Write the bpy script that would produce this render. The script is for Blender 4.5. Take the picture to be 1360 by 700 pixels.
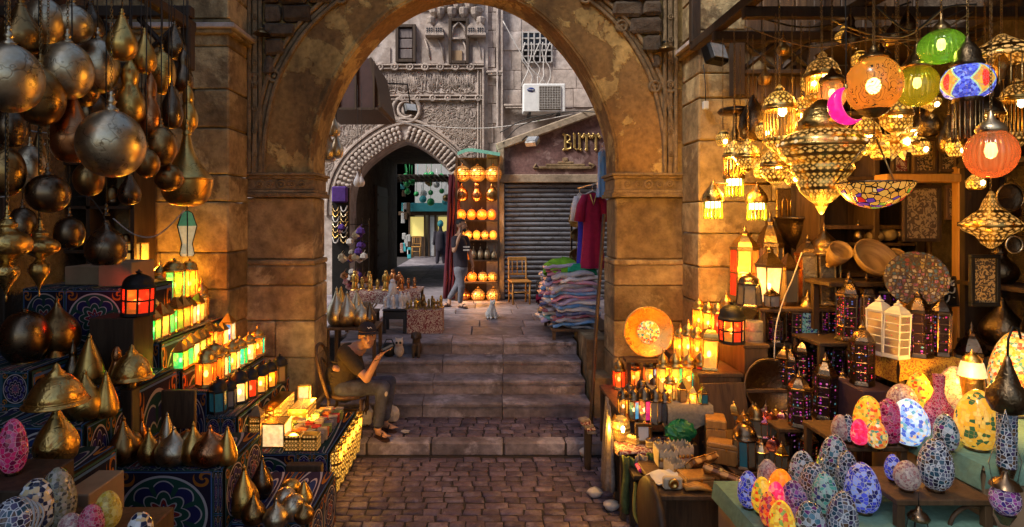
import bpy, math, random
from mathutils import Vector, Matrix
from math import sin, cos, pi, radians, sqrt, atan2
random.seed(7)
scn = bpy.context.scene
for o in list(bpy.data.objects): bpy.data.objects.remove(o)
COL = scn.collection

# ---------------------------------------------------------------- camera, sky, sun, exposure
F = 760.0; EYE = 2.55; CX = 640.0; HY = 290.0           # focal length (px of a 1360 px wide picture), eye height, vanishing point
cam = bpy.data.cameras.new('camera'); cam_o = bpy.data.objects.new('camera', cam); COL.objects.link(cam_o)
cam_o.location = (0, 0, EYE); cam_o.rotation_euler = (pi/2, 0, 0)
cam.sensor_width = 36; cam.lens = F/1360*36
cam.shift_x = 40/1360; cam.shift_y = -60/1360
cam.clip_start = 0.05; cam.clip_end = 400
scn.camera = cam_o
SUN_EL, SUN_AZ = radians(47), radians(236)
w = bpy.data.worlds.new('World'); scn.world = w; w.use_nodes = True
wn = w.node_tree.nodes; wl = w.node_tree.links
sky = wn.new('ShaderNodeTexSky'); sky.sky_type = 'NISHITA'; sky.sun_disc = False
sky.sun_elevation = SUN_EL; sky.sun_rotation = SUN_AZ
sky.dust_density = 2.0
wl.new(sky.outputs[0], wn['Background'].inputs[0]); wn['Background'].inputs[1].default_value = 0.15
sl = bpy.data.lights.new('sun', 'SUN'); sl.energy = 4.4; sl.angle = radians(16); sl.color = (1, .95, .88)
so = bpy.data.objects.new('sun', sl); COL.objects.link(so)
# direction towards the sun (azimuth measured like the sky node: rotation about z from +y, clockwise)
sd = Vector((sin(SUN_AZ)*cos(SUN_EL), cos(SUN_AZ)*cos(SUN_EL), sin(SUN_EL)))
so.rotation_euler = sd.to_track_quat('Z', 'Y').to_euler(); so.location = (0, 0, 20)
scn.view_settings.view_transform = 'Standard'; scn.view_settings.look = 'None'
scn.view_settings.exposure = 0.36; scn.view_settings.gamma = 1.0
scn.render.engine = 'CYCLES'
cy = scn.cycles
cy.max_bounces = 6; cy.diffuse_bounces = 3; cy.glossy_bounces = 3; cy.transmission_bounces = 4; cy.transparent_max_bounces = 10
cy.caustics_reflective = False; cy.caustics_refractive = False; cy.sample_clamp_indirect = 6.0; cy.sample_clamp_direct = 0
cy.use_denoising = True

def P(px, py, D): return Vector(((px-CX)/F*D, D, EYE-(py-HY)/F*D))
def WC(px): return (1+((px-CX)/F)**2)**-.45      # round things away from the centre spread sideways in a wide lens: their true width
def PX(px, D): return (px-CX)/F*D
def PZ(py, D): return EYE-(py-HY)/F*D
def DZ(py, z): return (EYE-z)*F/(py-HY)               # distance of a point of height z seen at row py

# ---------------------------------------------------------------- mesh helpers
def frame_dir(d):
    d = d.normalized(); a = Vector((0, 0, 1)) if abs(d.z) < .95 else Vector((1, 0, 0))
    u = d.cross(a).normalized(); return u, u.cross(d).normalized()
class MB:
    def __init__(s): s.v = []; s.f = []; s.m = []; s.sm = []; s.uv = {}
    def add(s, vs, fs, mi=0, sm=False, uvs=None):
        b = len(s.v); s.v += [tuple(v) for v in vs]
        for k, f in enumerate(fs):
            if uvs: s.uv[len(s.f)] = uvs[k]
            s.f.append(tuple(b+i for i in f)); s.m.append(mi); s.sm.append(sm)
        return s
    def box(s, c, d, rz=0, mi=0, rx=0, ry=0, bev=0, taper=1):
        x, y, z = d[0]/2, d[1]/2, d[2]/2
        if bev <= 0:
            t = taper
            vs = [(-x,-y,-z),(x,-y,-z),(x,y,-z),(-x,y,-z),(-x*t,-y*t,z),(x*t,-y*t,z),(x*t,y*t,z),(-x*t,y*t,z)]
            fs = [(0,3,2,1),(4,5,6,7),(0,1,5,4),(1,2,6,5),(2,3,7,6),(3,0,4,7)]
        else:
            b = min(bev, x*.9, y*.9, z*.9)
            vs = []; 
            for sx, sy, sz in [(-1,-1,-1),(1,-1,-1),(1,1,-1),(-1,1,-1),(-1,-1,1),(1,-1,1),(1,1,1),(-1,1,1)]:
                vs += [(sx*(x-b), sy*(y-b), sz*z), (sx*(x-b), sy*y, sz*(z-b)), (sx*x, sy*(y-b), sz*(z-b))]
            q = lambda i, k: i*3+k
            fs = [(q(0,0),q(3,0),q(2,0),q(1,0)),(q(4,0),q(5,0),q(6,0),q(7,0)),
                  (q(0,1),q(1,1),q(5,1),q(4,1)),(q(1,2),q(2,2),q(6,2),q(5,2)),(q(2,1),q(3,1),q(7,1),q(6,1)),(q(3,2),q(0,2),q(4,2),q(7,2))]
            for i in range(4): fs.append((q(i,0),q(i,1),q(i,2))); fs.append((q(i+4,0),q(i+4,1),q(i+4,2)))
            fs += [(q(0,0),q(1,0),q(1,1),q(0,1)),(q(1,0),q(2,0),q(2,2),q(1,2)),(q(2,0),q(3,0),q(3,1),q(2,1)),(q(3,0),q(0,0),q(0,2),q(3,2)),
                   (q(4,0),q(4,1),q(5,1),q(5,0)),(q(5,0),q(5,2),q(6,2),q(6,0)),(q(6,0),q(6,1),q(7,1),q(7,0)),(q(7,0),q(7,2),q(4,2),q(4,0)),
                   (q(0,1),q(4,1),q(4,2),q(0,2)),(q(1,1),q(1,2),q(5,2),q(5,1)),(q(2,2),q(2,1),q(6,1),q(6,2)),(q(3,1),q(3,2),q(7,2),q(7,1))]
        M = Matrix.Translation(Vector(c)) @ Matrix.Rotation(rz,4,'Z') @ Matrix.Rotation(ry,4,'Y') @ Matrix.Rotation(rx,4,'X')
        return s.add([M @ Vector(v) for v in vs], fs, mi)
    def lathe(s, prof, n=20, c=(0,0,0), mi=0, sm=True, rib=0, nrib=12, ph=0, ax=None):
        vs = []; fs = []
        for r, z in prof:
            for k in range(n):
                a = 2*pi*(k+ph)/n; rr = r*(1+rib*abs(sin(a*nrib/2))) if rib else r
                v = Vector((rr*cos(a), rr*sin(a), z))
                if ax: v = ax @ v
                vs.append((c[0]+v[0], c[1]+v[1], c[2]+v[2]))
        for i in range(len(prof)-1):
            for k in range(n):
                k2 = (k+1) % n
                fs.append((i*n+k, i*n+k2, (i+1)*n+k2, (i+1)*n+k))
        s.add(vs, fs, mi, sm)
        if prof[0][0] > 1e-4: s.add(vs[:n], [tuple(range(n))[::-1]], mi)
        if prof[-1][0] > 1e-4: s.add(vs[-n:], [tuple(range(n))], mi)
        return s
    def tube(s, pts, r, n=6, mi=0, sm=True, closed=False):
        pts = [Vector(p) for p in pts]; N = len(pts); vs = []; fs = []
        pu = None
        for i, p in enumerate(pts):
            a = pts[(i-1) % N] if (closed or i) else p; b = pts[(i+1) % N] if (closed or i < N-1) else p
            d = (b-a); d = d if d.length > 1e-9 else Vector((0,0,1))
            if pu is None: u, w2 = frame_dir(d)
            else:
                d = d.normalized(); u = (pu - d*pu.dot(d)); u = u.normalized() if u.length > 1e-6 else frame_dir(d)[0]; w2 = u.cross(d)
            pu = u; rr = r[i] if isinstance(r, (list, tuple)) else r
            for k in range(n):
                t = 2*pi*k/n; vs.append(p+u*(rr*cos(t))+w2*(rr*sin(t)))
        for i in range(N if closed else N-1):
            j = (i+1) % N
            for k in range(n):
                k2 = (k+1) % n; fs.append((i*n+k, i*n+k2, j*n+k2, j*n+k))
        if not closed: fs += [tuple(range(n))[::-1], tuple(range((N-1)*n, N*n))]
        return s.add(vs, fs, mi, sm)
    def ell(s, c, r, n=14, m=8, mi=0, rot=None):
        vs = []; fs = []
        for i in range(m+1):
            t = pi*i/m
            for k in range(n):
                a = 2*pi*k/n; v = Vector((r[0]*sin(t)*cos(a), r[1]*sin(t)*sin(a), r[2]*cos(t)))
                if rot: v = rot @ v
                vs.append(Vector(c)+v)
        for i in range(m):
            for k in range(n):
                k2 = (k+1) % n; fs.append((i*n+k, (i+1)*n+k, (i+1)*n+k2, i*n+k2))
        return s.add(vs, fs, mi, True)
    def prism(s, poly, y0, y1, mi=0):                 # poly in (x, z), extruded along y
        n = len(poly); vs = [(x, y0, z) for x, z in poly]+[(x, y1, z) for x, z in poly]
        fs = [tuple(range(n)), tuple(range(n, 2*n))[::-1]]+[(i, i+n, (i+1) % n+n, (i+1) % n) for i in range(n)]
        return s.add(vs, fs, mi)
    def quad(s, a, b, c, d, mi=0, uv=None): return s.add([a, b, c, d], [(0,1,2,3)], mi, False, [uv] if uv else None)
    def mesh(s, name, mats):
        me = bpy.data.meshes.new(name); me.from_pydata(s.v, [], s.f)
        for m in (mats if isinstance(mats, (list, tuple)) else [mats]): me.materials.append(m)
        me.polygons.foreach_set('material_index', s.m); me.polygons.foreach_set('use_smooth', s.sm)
        if s.uv:
            uvl = me.uv_layers.new(name='UVMap').data
            for fi, p in enumerate(me.polygons):
                if fi in s.uv:
                    for li, u in zip(p.loop_indices, s.uv[fi]): uvl[li].uv = u
        me.update(); return me
    def build(s, name, mats, parent=None, kind=None): return link(name, s.mesh(name, mats), parent, kind)
def link(name, me, parent=None, kind=None):
    o = bpy.data.objects.new(name, me); COL.objects.link(o)
    if parent: o.parent = parent
    if kind: o['kind'] = kind
    return o
USED = {}
def tag(o, label, cat, group=None):
    o['label'] = label; o['category'] = cat
    if group: o['group'] = group
    USED[label] = USED.get(label, 0)+1
    return o
def thing(name, label, cat, loc=(0,0,0), rz=0, group=None, sc=1):
    o = bpy.data.objects.new(name, None); COL.objects.link(o); o.empty_display_size = .05
    o.location = loc; o.rotation_euler = (0, 0, rz); o.scale = (sc,)*3 if not isinstance(sc, (tuple, list)) else sc
    return tag(o, label, cat, group)
def add_light(parent, e, col, z, r=.02, xy=(0,0)):
    l = bpy.data.lights.new('glow', 'POINT'); l.energy = e; l.color = col; l.shadow_soft_size = r
    o = bpy.data.objects.new('glow', l); COL.objects.link(o); o.parent = parent; o.location = (xy[0], xy[1], z); return o
def spawn(name, label, cat, loc, parts, rz=0, sc=1, group=None, light=None, rot=None):
    """a thing from a list of parts (name, mesh, [sub-parts]); meshes are shared between copies"""
    t = thing(name, label, cat, loc, rz, group, sc)
    if rot: t.rotation_euler = rot
    for p in parts:
        o = link(p[0], p[1], t)
        for q in (p[2] if len(p) > 2 else []): link(q[0], q[1], o)
    if light: add_light(t, *light)
    return t
CACHE = {}
def cached(key, fn):
    if key not in CACHE: CACHE[key] = fn()
    return CACHE[key]
def interp(pts, t):
    for (a, x), (b, y) in zip(pts, pts[1:]):
        if t <= b: return x+(y-x)*(t-a)/(b-a+1e-9)
    return pts[-1][1]
def smooth_poly(pts, k=4):                              # Catmull-Rom
    out = []; n = len(pts)
    for i in range(n-1):
        p0, p1, p2, p3 = (Vector(pts[max(i-1,0)]), Vector(pts[i]), Vector(pts[i+1]), Vector(pts[min(i+2,n-1)]))
        for j in range(k):
            t = j/k; out.append(.5*((2*p1)+(p2-p0)*t+(2*p0-5*p1+4*p2-p3)*t*t+(3*p1-p0-3*p2+p3)*t**3))
    out.append(Vector(pts[-1])); return out

# ---------------------------------------------------------------- material helpers
class NT:
    def __init__(s, name):
        s.mat = bpy.data.materials.new(name); s.mat.use_nodes = True; s.nt = s.mat.node_tree
        s.bsdf = s.nt.nodes['Principled BSDF']; s.out = s.nt.nodes['Material Output']
    def n(s, t, **k):
        x = s.nt.nodes.new(t)
        for a, b in k.items(): setattr(x, a, b)
        return x
    def put(s, sock, v):
        if isinstance(v, E): s.nt.links.new(v.s, sock)
        elif isinstance(v, bpy.types.NodeSocket): s.nt.links.new(v, sock)
        elif isinstance(v, (tuple, list)) and len(v) == 3 and sock.type == 'RGBA': sock.default_value = (*v, 1)
        else: sock.default_value = v
    def math(s, op, a, b=None, c=None):
        x = s.n('ShaderNodeMath', operation=op); s.put(x.inputs[0], a)
        if b is not None: s.put(x.inputs[1], b)
        if c is not None: s.put(x.inputs[2], c)
        return E(s, x.outputs[0])
    def pos(s): return E(s, s.n('ShaderNodeNewGeometry').outputs['Position'])
    def obj(s): return E(s, s.n('ShaderNodeTexCoord').outputs['Object'])
    def uv(s): return E(s, s.n('ShaderNodeTexCoord').outputs['UV'])
    def rnd(s): return E(s, s.n('ShaderNodeObjectInfo').outputs['Random'])
    def vscale(s, v, k):
        x = s.n('ShaderNodeVectorMath', operation='MULTIPLY'); s.put(x.inputs[0], v); x.inputs[1].default_value = k; return E(s, x.outputs[0])
    def vaddr(s, v, f, k=13.0):                         # shift a vector by a per-object amount
        x = s.n('ShaderNodeVectorMath', operation='ADD'); s.put(x.inputs[0], v); y = f*k; s.nt.links.new(y.s, x.inputs[1]); return E(s, x.outputs[0])
    def sep(s, v):
        x = s.n('ShaderNodeSeparateXYZ'); s.put(x.inputs[0], v); return [E(s, o) for o in x.outputs]
    def noise(s, v, scale, detail=4, rough=.55, dist=0):
        x = s.n('ShaderNodeTexNoise'); s.put(x.inputs['Vector'], v); x.inputs['Scale'].default_value = scale
        x.inputs['Detail'].default_value = detail; x.inputs['Roughness'].default_value = rough; x.inputs['Distortion'].default_value = dist
        return E(s, x.outputs[0])
    def voro(s, v, scale, feature='F1', rand=1.0, out=0):
        x = s.n('ShaderNodeTexVoronoi', feature=feature); s.put(x.inputs['Vector'], v); x.inputs['Scale'].default_value = scale
        x.inputs['Randomness'].default_value = rand; return E(s, x.outputs[out])
    def ramp(s, f, stops, const=False):
        x = s.n('ShaderNodeValToRGB'); s.put(x.inputs[0], f); r = x.color_ramp
        if const: r.interpolation = 'CONSTANT'
        while len(r.elements) < len(stops): r.elements.new(.5)
        for e, (p, c) in zip(r.elements, stops):
            e.position = p; e.color = (*c, 1) if isinstance(c, (tuple, list)) else (c, c, c, 1)
        return E(s, x.outputs[0])
    def mix(s, f, a, b, mode='MIX'):
        x = s.n('ShaderNodeMix', data_type='RGBA', blend_type=mode); s.put(x.inputs[0], f); s.put(x.inputs[6], a); s.put(x.inputs[7], b); return E(s, x.outputs[2])
    def bump(s, h, strength=.4, dist=.01):
        x = s.n('ShaderNodeBump'); s.put(x.inputs['Height'], h); x.inputs['Strength'].default_value = strength; x.inputs['Distance'].default_value = dist
        s.nt.links.new(x.outputs[0], s.bsdf.inputs['Normal'])
    def set(s, **k):
        M = dict(col='Base Color', rough='Roughness', metal='Metallic', spec='Specular IOR Level', emis='Emission Color', es='Emission Strength', alpha='Alpha', coat='Coat Weight', sheen='Sheen Weight')
        for a, b in k.items(): s.put(s.bsdf.inputs[M[a]], b)
        return s
class E:
    def __init__(s, t, sock): s.t = t; s.s = sock
    def __add__(s, o): return s.t.math('ADD', s, o)
    def __radd__(s, o): return s.t.math('ADD', s, o)
    def __sub__(s, o): return s.t.math('SUBTRACT', s, o)
    def __rsub__(s, o): return s.t.math('SUBTRACT', o, s)
    def __mul__(s, o): return s.t.math('MULTIPLY', s, o)
    __rmul__ = __mul__
    def __truediv__(s, o): return s.t.math('DIVIDE', s, o)
    def __gt__(s, o): return s.t.math('GREATER_THAN', s, o)
    def __lt__(s, o): return s.t.math('LESS_THAN', s, o)
    def m(s, op, *a): return s.t.math(op, s, *a)

def m_stone(name, c1, c2, c3=None, scale=2.2, bump=.5, rvar=.35, rough=.9):
    t = NT(name); p = t.vaddr(t.pos(), t.rnd(), 3.0)
    a = t.noise(p, scale, 6, .62); b = t.noise(p, scale*5, 5, .65)
    col = t.mix(t.ramp(a, [(.36, 0.), (.64, 1.)]), c1, c2)
    if c3: col = t.mix(t.ramp(t.noise(p, scale*.7, 7, .68, .4), [(.53, 0.), (.6, 1.)]), col, c3)
    col = t.mix(t.ramp(b, [(.3, .55), (.6, 1.), (.8, 1.15)]), (0,0,0), col)
    v = t.rnd()*rvar+(1-rvar*.5)
    x = t.n('ShaderNodeVectorMath', operation='SCALE'); t.put(x.inputs[0], col); t.put(x.inputs['Scale'], v)
    t.set(col=E(t, x.outputs[0]), rough=rough, spec=.25)
    pit = t.ramp(t.voro(p, scale*9), [(.0, .0), (.25, 1.)])
    t.bump(b*.7+t.noise(p, scale*22, 3)*.35+a*.6+pit*.15, bump, .03); return t.mat
def m_plaster(name, base, old, dark, scale=1.1):
    """patchy lime plaster: flaked areas show rougher old render"""
    t = NT(name); p = t.pos()
    n1 = t.noise(p, scale, 8, .66, .5); n2 = t.noise(p, scale*3.1, 7, .7); n3 = t.noise(p, scale*16, 5, .6)
    flake = t.ramp(n1+n2*.25, [(.60, 0.), (.625, 1.)])
    stain = t.ramp(t.noise(t.vscale(p, (1, 1, .35)), scale*1.6, 5, .6), [(.42, 0.), (.66, 1.)])
    col = t.mix(flake, base, old); col = t.mix(stain*.75, col, dark)
    col = t.mix(t.ramp(n3, [(.3, .6), (.65, 1.)]), (0,0,0), col)
    crack = t.ramp(t.voro(t.mix(.25, p, t.noise(p, 3, 4)), 1.3, 'DISTANCE_TO_EDGE'), [(.0, .0), (.012, 1.)])
    col = t.mix(crack*.1+.9, (.03,.02,.01), col)
    t.set(col=col, rough=.92, spec=.2); t.bump(flake*-.5+n3*.35+n2*.6+crack*.06, .7, .03); return t.mat
def m_simple(name, col, rough=.6, metal=0, nscale=20, var=.35, bump=.15, spec=.4, **k):
    t = NT(name); p = t.obj(); a = t.noise(p, nscale, 5, .6)
    c = t.mix(t.ramp(a, [(.3, 1-var), (.7, 1.)]), (0,0,0), col)
    t.set(col=c, rough=rough, metal=metal, spec=spec, **k)
    if bump: t.bump(a, bump, .01)
    return t.mat
def m_wood(name, c1, c2, scale=6, rough=.6, axis=(1,1,.12)):
    t = NT(name); p = t.vaddr(t.vscale(t.obj(), axis), t.rnd(), 7.0)
    a = t.noise(p, scale*4, 6, .6, .8); b = t.noise(p, scale, 3)
    t.set(col=t.mix(t.ramp(a, [(.35, 0.), (.65, 1.)]), c1, c2), rough=rough, spec=.35)
    t.bump(a*.6+b*.4, .35, .01); return t.mat
def m_metal(name, col, col2=None, rough=.26, scale=9, engr=0, dirt=(.05,.03,.015), dirtw=.5):
    t = NT(name); p = t.vaddr(t.obj(), t.rnd(), 5.0)
    a = t.noise(p, scale, 6, .65); b = t.noise(p, scale*5, 4)
    c = t.mix(t.ramp(a, [(.38, 0.), (.62, 1.)]), col, col2 or col)
    cr = t.ramp(t.voro(t.mix(.3, p, t.noise(p, 8, 3)), scale*.9, 'DISTANCE_TO_EDGE'), [(0, 0.), (.03, 1.)])
    c = t.mix((1-t.ramp(a+b*.3, [(.42, 0.), (.72, 1.)]))*dirtw+(1-cr)*.5, c, dirt)
    t.set(col=c, metal=1.0, rough=t.math('ADD', a*.3, rough-.12))
    h = b*.25+a*.2+cr*.25
    if engr:
        e = t.ramp(t.voro(t.mix(.12, p, t.noise(p, 14, 2)), engr, 'SMOOTH_F1'), [(.25, 0.), (.5, 1.)]); h = h+e*1.2
    t.bump(h, .35 if not engr else .22, .006); return t.mat
def m_glow(name, col, strength, trans=.3, scale=28, rough=.25, hot=None):
    """lit coloured lamp glass: seedy, frosted, gives off light and lets the bulb show through"""
    t = NT(name); p = t.obj(); a = t.noise(p, scale, 3); 
    c = t.mix(t.ramp(a, [(.35, 0.), (.7, 1.)]), tuple(x*.55 for x in col), hot or col)
    t.set(col=tuple(x*.6 for x in col), rough=rough, emis=c, es=strength); t.bump(a, .4, .01)
    tr = t.n('ShaderNodeBsdfTransparent'); tr.inputs[0].default_value = (*[min(1, x*.9+.08) for x in col], 1)
    mx = t.n('ShaderNodeMixShader'); mx.inputs[0].default_value = trans
    t.nt.links.new(t.bsdf.outputs[0], mx.inputs[1]); t.nt.links.new(tr.outputs[0], mx.inputs[2]); t.nt.links.new(mx.outputs[0], t.out.inputs[0]); return t.mat
def m_blown(name, col, es=.25, rib=0, dens=.72):
    """clear blown glass globe: tinted see-through wall, glossy, faintly glowing"""
    t = NT(name); fr = t.n('ShaderNodeLayerWeight'); fr.inputs[0].default_value = .35
    t.set(col=tuple(x*.22 for x in col), rough=.08, emis=col, es=es, spec=.6)
    tr = t.n('ShaderNodeBsdfTransparent'); tr.inputs[0].default_value = (*[x*.75+.2 for x in col], 1)
    mx = t.n('ShaderNodeMixShader'); f = E(t, fr.outputs['Facing']).m('POWER', .8)*dens+.16; t.put(mx.inputs[0], f)
    t.nt.links.new(t.bsdf.outputs[0], mx.inputs[1]); t.nt.links.new(tr.outputs[0], mx.inputs[2]); t.nt.links.new(mx.outputs[0], t.out.inputs[0]); return t.mat
def m_mosaic(name, pal, scale=34, grout=(.75,.72,.7), es=0, rand=.75, gw=.07, es_g=.5):
    """glass chip mosaic set in plaster; es > 0 adds a glow, on unlit eggs too"""
    t = NT(name); p = t.vaddr(t.obj(), t.rnd(), 9.0)
    c = t.sep(t.voro(p, scale, 'F1', rand, 1))[0]
    n = len(pal); col = t.ramp(c, [(i/n, pal[i]) for i in range(n)], True)
    e = t.ramp(t.voro(p, scale, 'DISTANCE_TO_EDGE', rand), [(gw*.6, 0.), (gw, 1.)])
    full = t.mix(e, grout, col)
    t.set(col=full, rough=t.math('ADD', (1-e)*.6, .16), spec=.5); t.bump(e, .5, .006)
    if es:
        t.set(emis=full, es=t.math('ADD', e*(es*(1-es_g)), es*es_g))
    return t.mat
def m_emit(name, col, s):
    t = NT(name); t.set(col=col, emis=col, es=s); return t.mat
# ---------------------------------------------------------------- materials
M = {}
M['ashlar'] = m_stone('ashlar', (.42,.29,.14), (.19,.125,.065), (.50,.37,.19), 1.9, .8, .5)
M['pier'] = m_stone('pier_stone', (.43,.30,.15), (.17,.11,.06), (.50,.37,.20), 1.6, .8, .45)
M['carved'] = m_stone('carved_stone', (.33,.225,.12), (.19,.125,.065), None, 3, .8, .15)
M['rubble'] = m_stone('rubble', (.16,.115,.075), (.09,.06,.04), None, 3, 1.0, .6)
M['mortar'] = m_simple('mortar', (.10,.075,.05), .95, 0, 12, .5, .5)
M['plaster'] = m_plaster('plaster', (.66,.43,.15), (.36,.20,.07), (.085,.052,.028))
M['facade'] = m_stone('facade_stone', (.53,.435,.375), (.40,.32,.275), (.58,.49,.44), 1.1, .5, .22)
M['facade_carve'] = m_stone('facade_carving', (.48,.39,.33), (.34,.27,.23), None, 2.4, .7, .12)
M['cobble'] = m_stone('cobble', (.175,.128,.158), (.095,.068,.088), (.23,.18,.21), 5, .5, .55, .42)
M['joint'] = m_simple('joint_earth', (.05,.04,.038), .95, 0, 20, .5, .6)
M['slab'] = m_stone('slab', (.26,.225,.245), (.17,.145,.16), (.33,.29,.31), 1.5, .4, .28, .6)
M['step'] = m_stone('step_stone', (.31,.265,.285), (.14,.115,.12), (.42,.37,.40), 2.2, .5, .2, .6)
M['wood_dk'] = m_wood('dark_wood', (.032,.018,.010), (.062,.036,.02))
M['wood'] = m_wood('brown_wood', (.060,.031,.015), (.12,.065,.03))
M['wood_x'] = m_wood('brown_wood_side', (.12,.065,.03), (.21,.12,.058), 6, .6, (.12,1,1))
M['wood_lt'] = m_wood('pale_wood', (.22,.125,.055), (.32,.20,.095))
M['wood_or'] = m_wood('honey_wood', (.42,.19,.04), (.55,.28,.07), 6, .4)
M['black'] = m_simple('black_iron', (.018,.016,.015), .5, .3, 30, .4, .2)
M['blackplastic'] = m_simple('black_plastic', (.02,.02,.024), .45)
M['gold'] = m_metal('brass_gold', (.86,.56,.17), (.56,.32,.08), .30, 8, 0, (.09,.045,.012), .55)
M['goldengr'] = m_metal('brass_engraved', (.80,.52,.17), (.58,.34,.09), .28, 9, 42)
M['bronze'] = m_metal('bronze', (.50,.30,.11), (.26,.14,.05), .28, 8, 0, (.05,.028,.012), .6)
M['copper'] = m_metal('copper', (.62,.28,.12), (.36,.14,.05), .27, 8, 0, (.06,.022,.012), .45)
M['silver'] = m_metal('tarnished_silver', (.80,.66,.45), (.52,.39,.23), .32, 9, 0, (.09,.055,.025), .6)
M['darkmetal'] = m_metal('dark_metal', (.26,.18,.11), (.15,.10,.06), .26, 9)
M['darkengr'] = m_metal('dark_metal_engraved', (.20,.14,.08), (.10,.07,.04), .32, 9, 50)
M['antique'] = m_metal('antique_brass', (.42,.28,.12), (.24,.15,.06), .30, 9, 38)
M['steel'] = m_metal('steel', (.5,.48,.46), None, .3)
M['wire'] = m_simple('cable', (.03,.025,.02), .6)
M['wire_w'] = m_simple('white_cable', (.55,.5,.46), .5)
M['white'] = m_simple('white_paint', (.74,.73,.71), .5, 0, 8, .2)
M['cardboard'] = m_simple('cardboard', (.36,.235,.13), .85, 0, 6, .25)
M['canvas'] = m_simple('canvas_cloth', (.30,.25,.19), .95, 0, 40, .4, .4)
M['greencloth'] = m_simple('green_cloth', (.19,.34,.25), .9, 0, 30, .3, .3)
M['skin'] = m_simple('skin', (.46,.25,.155), .5, 0, 14, .15, .08)
M['hair'] = m_simple('black_hair', (.012,.01,.01), .5)
M['tee_ol'] = m_simple('olive_tee', (.050,.036,.020), .95, 0, 40, .35, .35)
M['tee_dk'] = m_simple('dark_tee', (.035,.028,.040), .95, 0, 60, .3, .3)
M['cap'] = m_simple('navy_cap', (.020,.018,.028), .9, 0, 60, .3, .2)
def jeans():
    t = NT('jeans'); p = t.obj(); a = t.noise(p, 7, 5, .6); b = t.noise(p, 160, 2)
    c = t.mix(t.ramp(a, [(.42, 0.), (.66, 1.)]), (.028,.032,.058), (.085,.10,.165)); t.set(col=t.mix(b*.4, c, (.02,.02,.03)), rough=.95); t.bump(a+b*.2, .4, .02); return t.mat
M['jeans'] = jeans()
M['greyjean'] = m_simple('grey_trousers', (.17,.17,.20), .95, 0, 9, .45, .3)
M['sandal'] = m_simple('sandal', (.05,.022,.022), .6)
M['eye'] = m_simple('eye_white', (.6,.55,.5), .3); M['lip'] = m_simple('lips', (.33,.13,.10), .5)
# lit glass and lamps
LAMP = (1.0, .46, .045)
G = {}
G['amber'] = m_glow('glass_amber', (1.0,.50,.07), .36)
G['yellow'] = m_glow('glass_yellow', (1.0,.66,.16), .42)
G['white'] = m_glow('glass_frosted', (1.0,.78,.42), .85)
G['red'] = m_glow('glass_red', (1.0,.05,.012), .8, .2)
G['orange'] = m_glow('glass_orange', (1.0,.26,.03), .45)
G['green'] = m_glow('glass_green', (.06,.72,.20), .8, .2)
G['teal'] = m_glow('glass_teal', (.03,.62,.50), .75, .2)
G['blue'] = m_glow('glass_blue', (.06,.22,.80), .5)
G['cyan'] = m_glow('glass_cyan', (.08,.55,.95), .6)
G['pink'] = m_glow('glass_pink', (1.0,.05,.30), .6)
G['dim'] = m_glow('glass_unlit', (.30,.24,.16), .05, .35)  # unlit panes keep a faint emission of their own
G['dimteal'] = m_glow('glass_unlit_teal', (.05,.22,.28), .12, .3)
G['dimgrey'] = m_glow('glass_unlit_grey', (.26,.22,.22), .10, .3)
M['bulb'] = m_emit('bulb', (1.0,.74,.36), 22)
M['bulb_soft'] = m_emit('bulb_soft', (1.0,.70,.32), 9)
def pierced(name, metal, light, es, scale, thr=.30, engr=0):
    """brass sheet pierced with a fretwork; holes emit in place of a lit inside, even on lampless boxes"""
    t = NT(name); p = t.vaddr(t.obj(), t.rnd(), 2.0)
    x, y, z = t.sep(t.obj()); th = y.m('ARCTAN2', x); sc = scale/26
    N_ = 14 if 'large' in name else 8; a1 = ((th*N_).m('SINE').m('ABSOLUTE')); a2 = ((z*(75*sc)).m('SINE').m('ABSOLUTE')); b1 = ((th*(2*N_)).m('COSINE').m('ABSOLUTE')); b2 = ((z*(150*sc)).m('COSINE').m('ABSOLUTE'))
    d = a1+a2; hole = t.math('MAXIMUM', (d > 1.42)*((b1*b2) > .16), (d < .62)*((b1+b2) > .95)*(d > .22)); hole = hole*((z*(25*sc)).m('SINE').m('ABSOLUTE') > .22)
    a = t.noise(p, 9, 5)
    t.set(col=t.mix(hole, t.mix(a, metal, tuple(x*.5 for x in metal)), (.5,.35,.15)), metal=1-hole, rough=t.math('ADD', hole*.4, .28), emis=light, es=hole*es)
    t.bump((1-hole), .6, .006); return t.mat
M['pierced'] = pierced('pierced_brass', (.80,.52,.16), (1,.48,.06), 1.0, 26, .36)
M['pierced_big'] = pierced('pierced_brass_large', (.80,.52,.16), (1,.48,.06), .5, 30, .34)
M['pierced_dim'] = pierced('pierced_brass_dim', (.55,.34,.10), (1,.45,.08), .5, 30, .30)
M['pierced_cop'] = pierced('pierced_copper', (.85,.38,.12), (1,.28,.02), .7, 26, .38)
M['jewel'] = None
def jewel(name, base, cols, scale=48, es=.35):
    t = NT(name); p = t.vaddr(t.obj(), t.rnd(), 9.0); d = t.voro(p, scale, 'F1', .35); c = t.sep(t.voro(p, scale, 'F1', .35, 1))[1]
    hole = (d < .33)*(c > .42); n = len(cols); cc = t.ramp(t.sep(t.voro(p, scale, 'F1', .35, 1))[0], [(i/n, cols[i]) for i in range(n)], True)
    t.set(col=t.mix(hole, base, cc), metal=(1-hole)*.8, rough=t.math('ADD', (1-hole)*.25, .12), emis=cc, es=hole*es); t.bump(t.ramp(d, [(.0, 1.), (.33, .3), (.36, 0.)]), .8, .006); return t.mat
JW = [(.8,.04,.10), (.5,.02,.25), (.75,.10,.35), (.55,.25,.08), (.25,.04,.4), (.75,.05,.03), (.08,.15,.5)]
M['jewel'] = jewel('jewelled_tin', (.045,.026,.022), JW, 46, .30)
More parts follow.
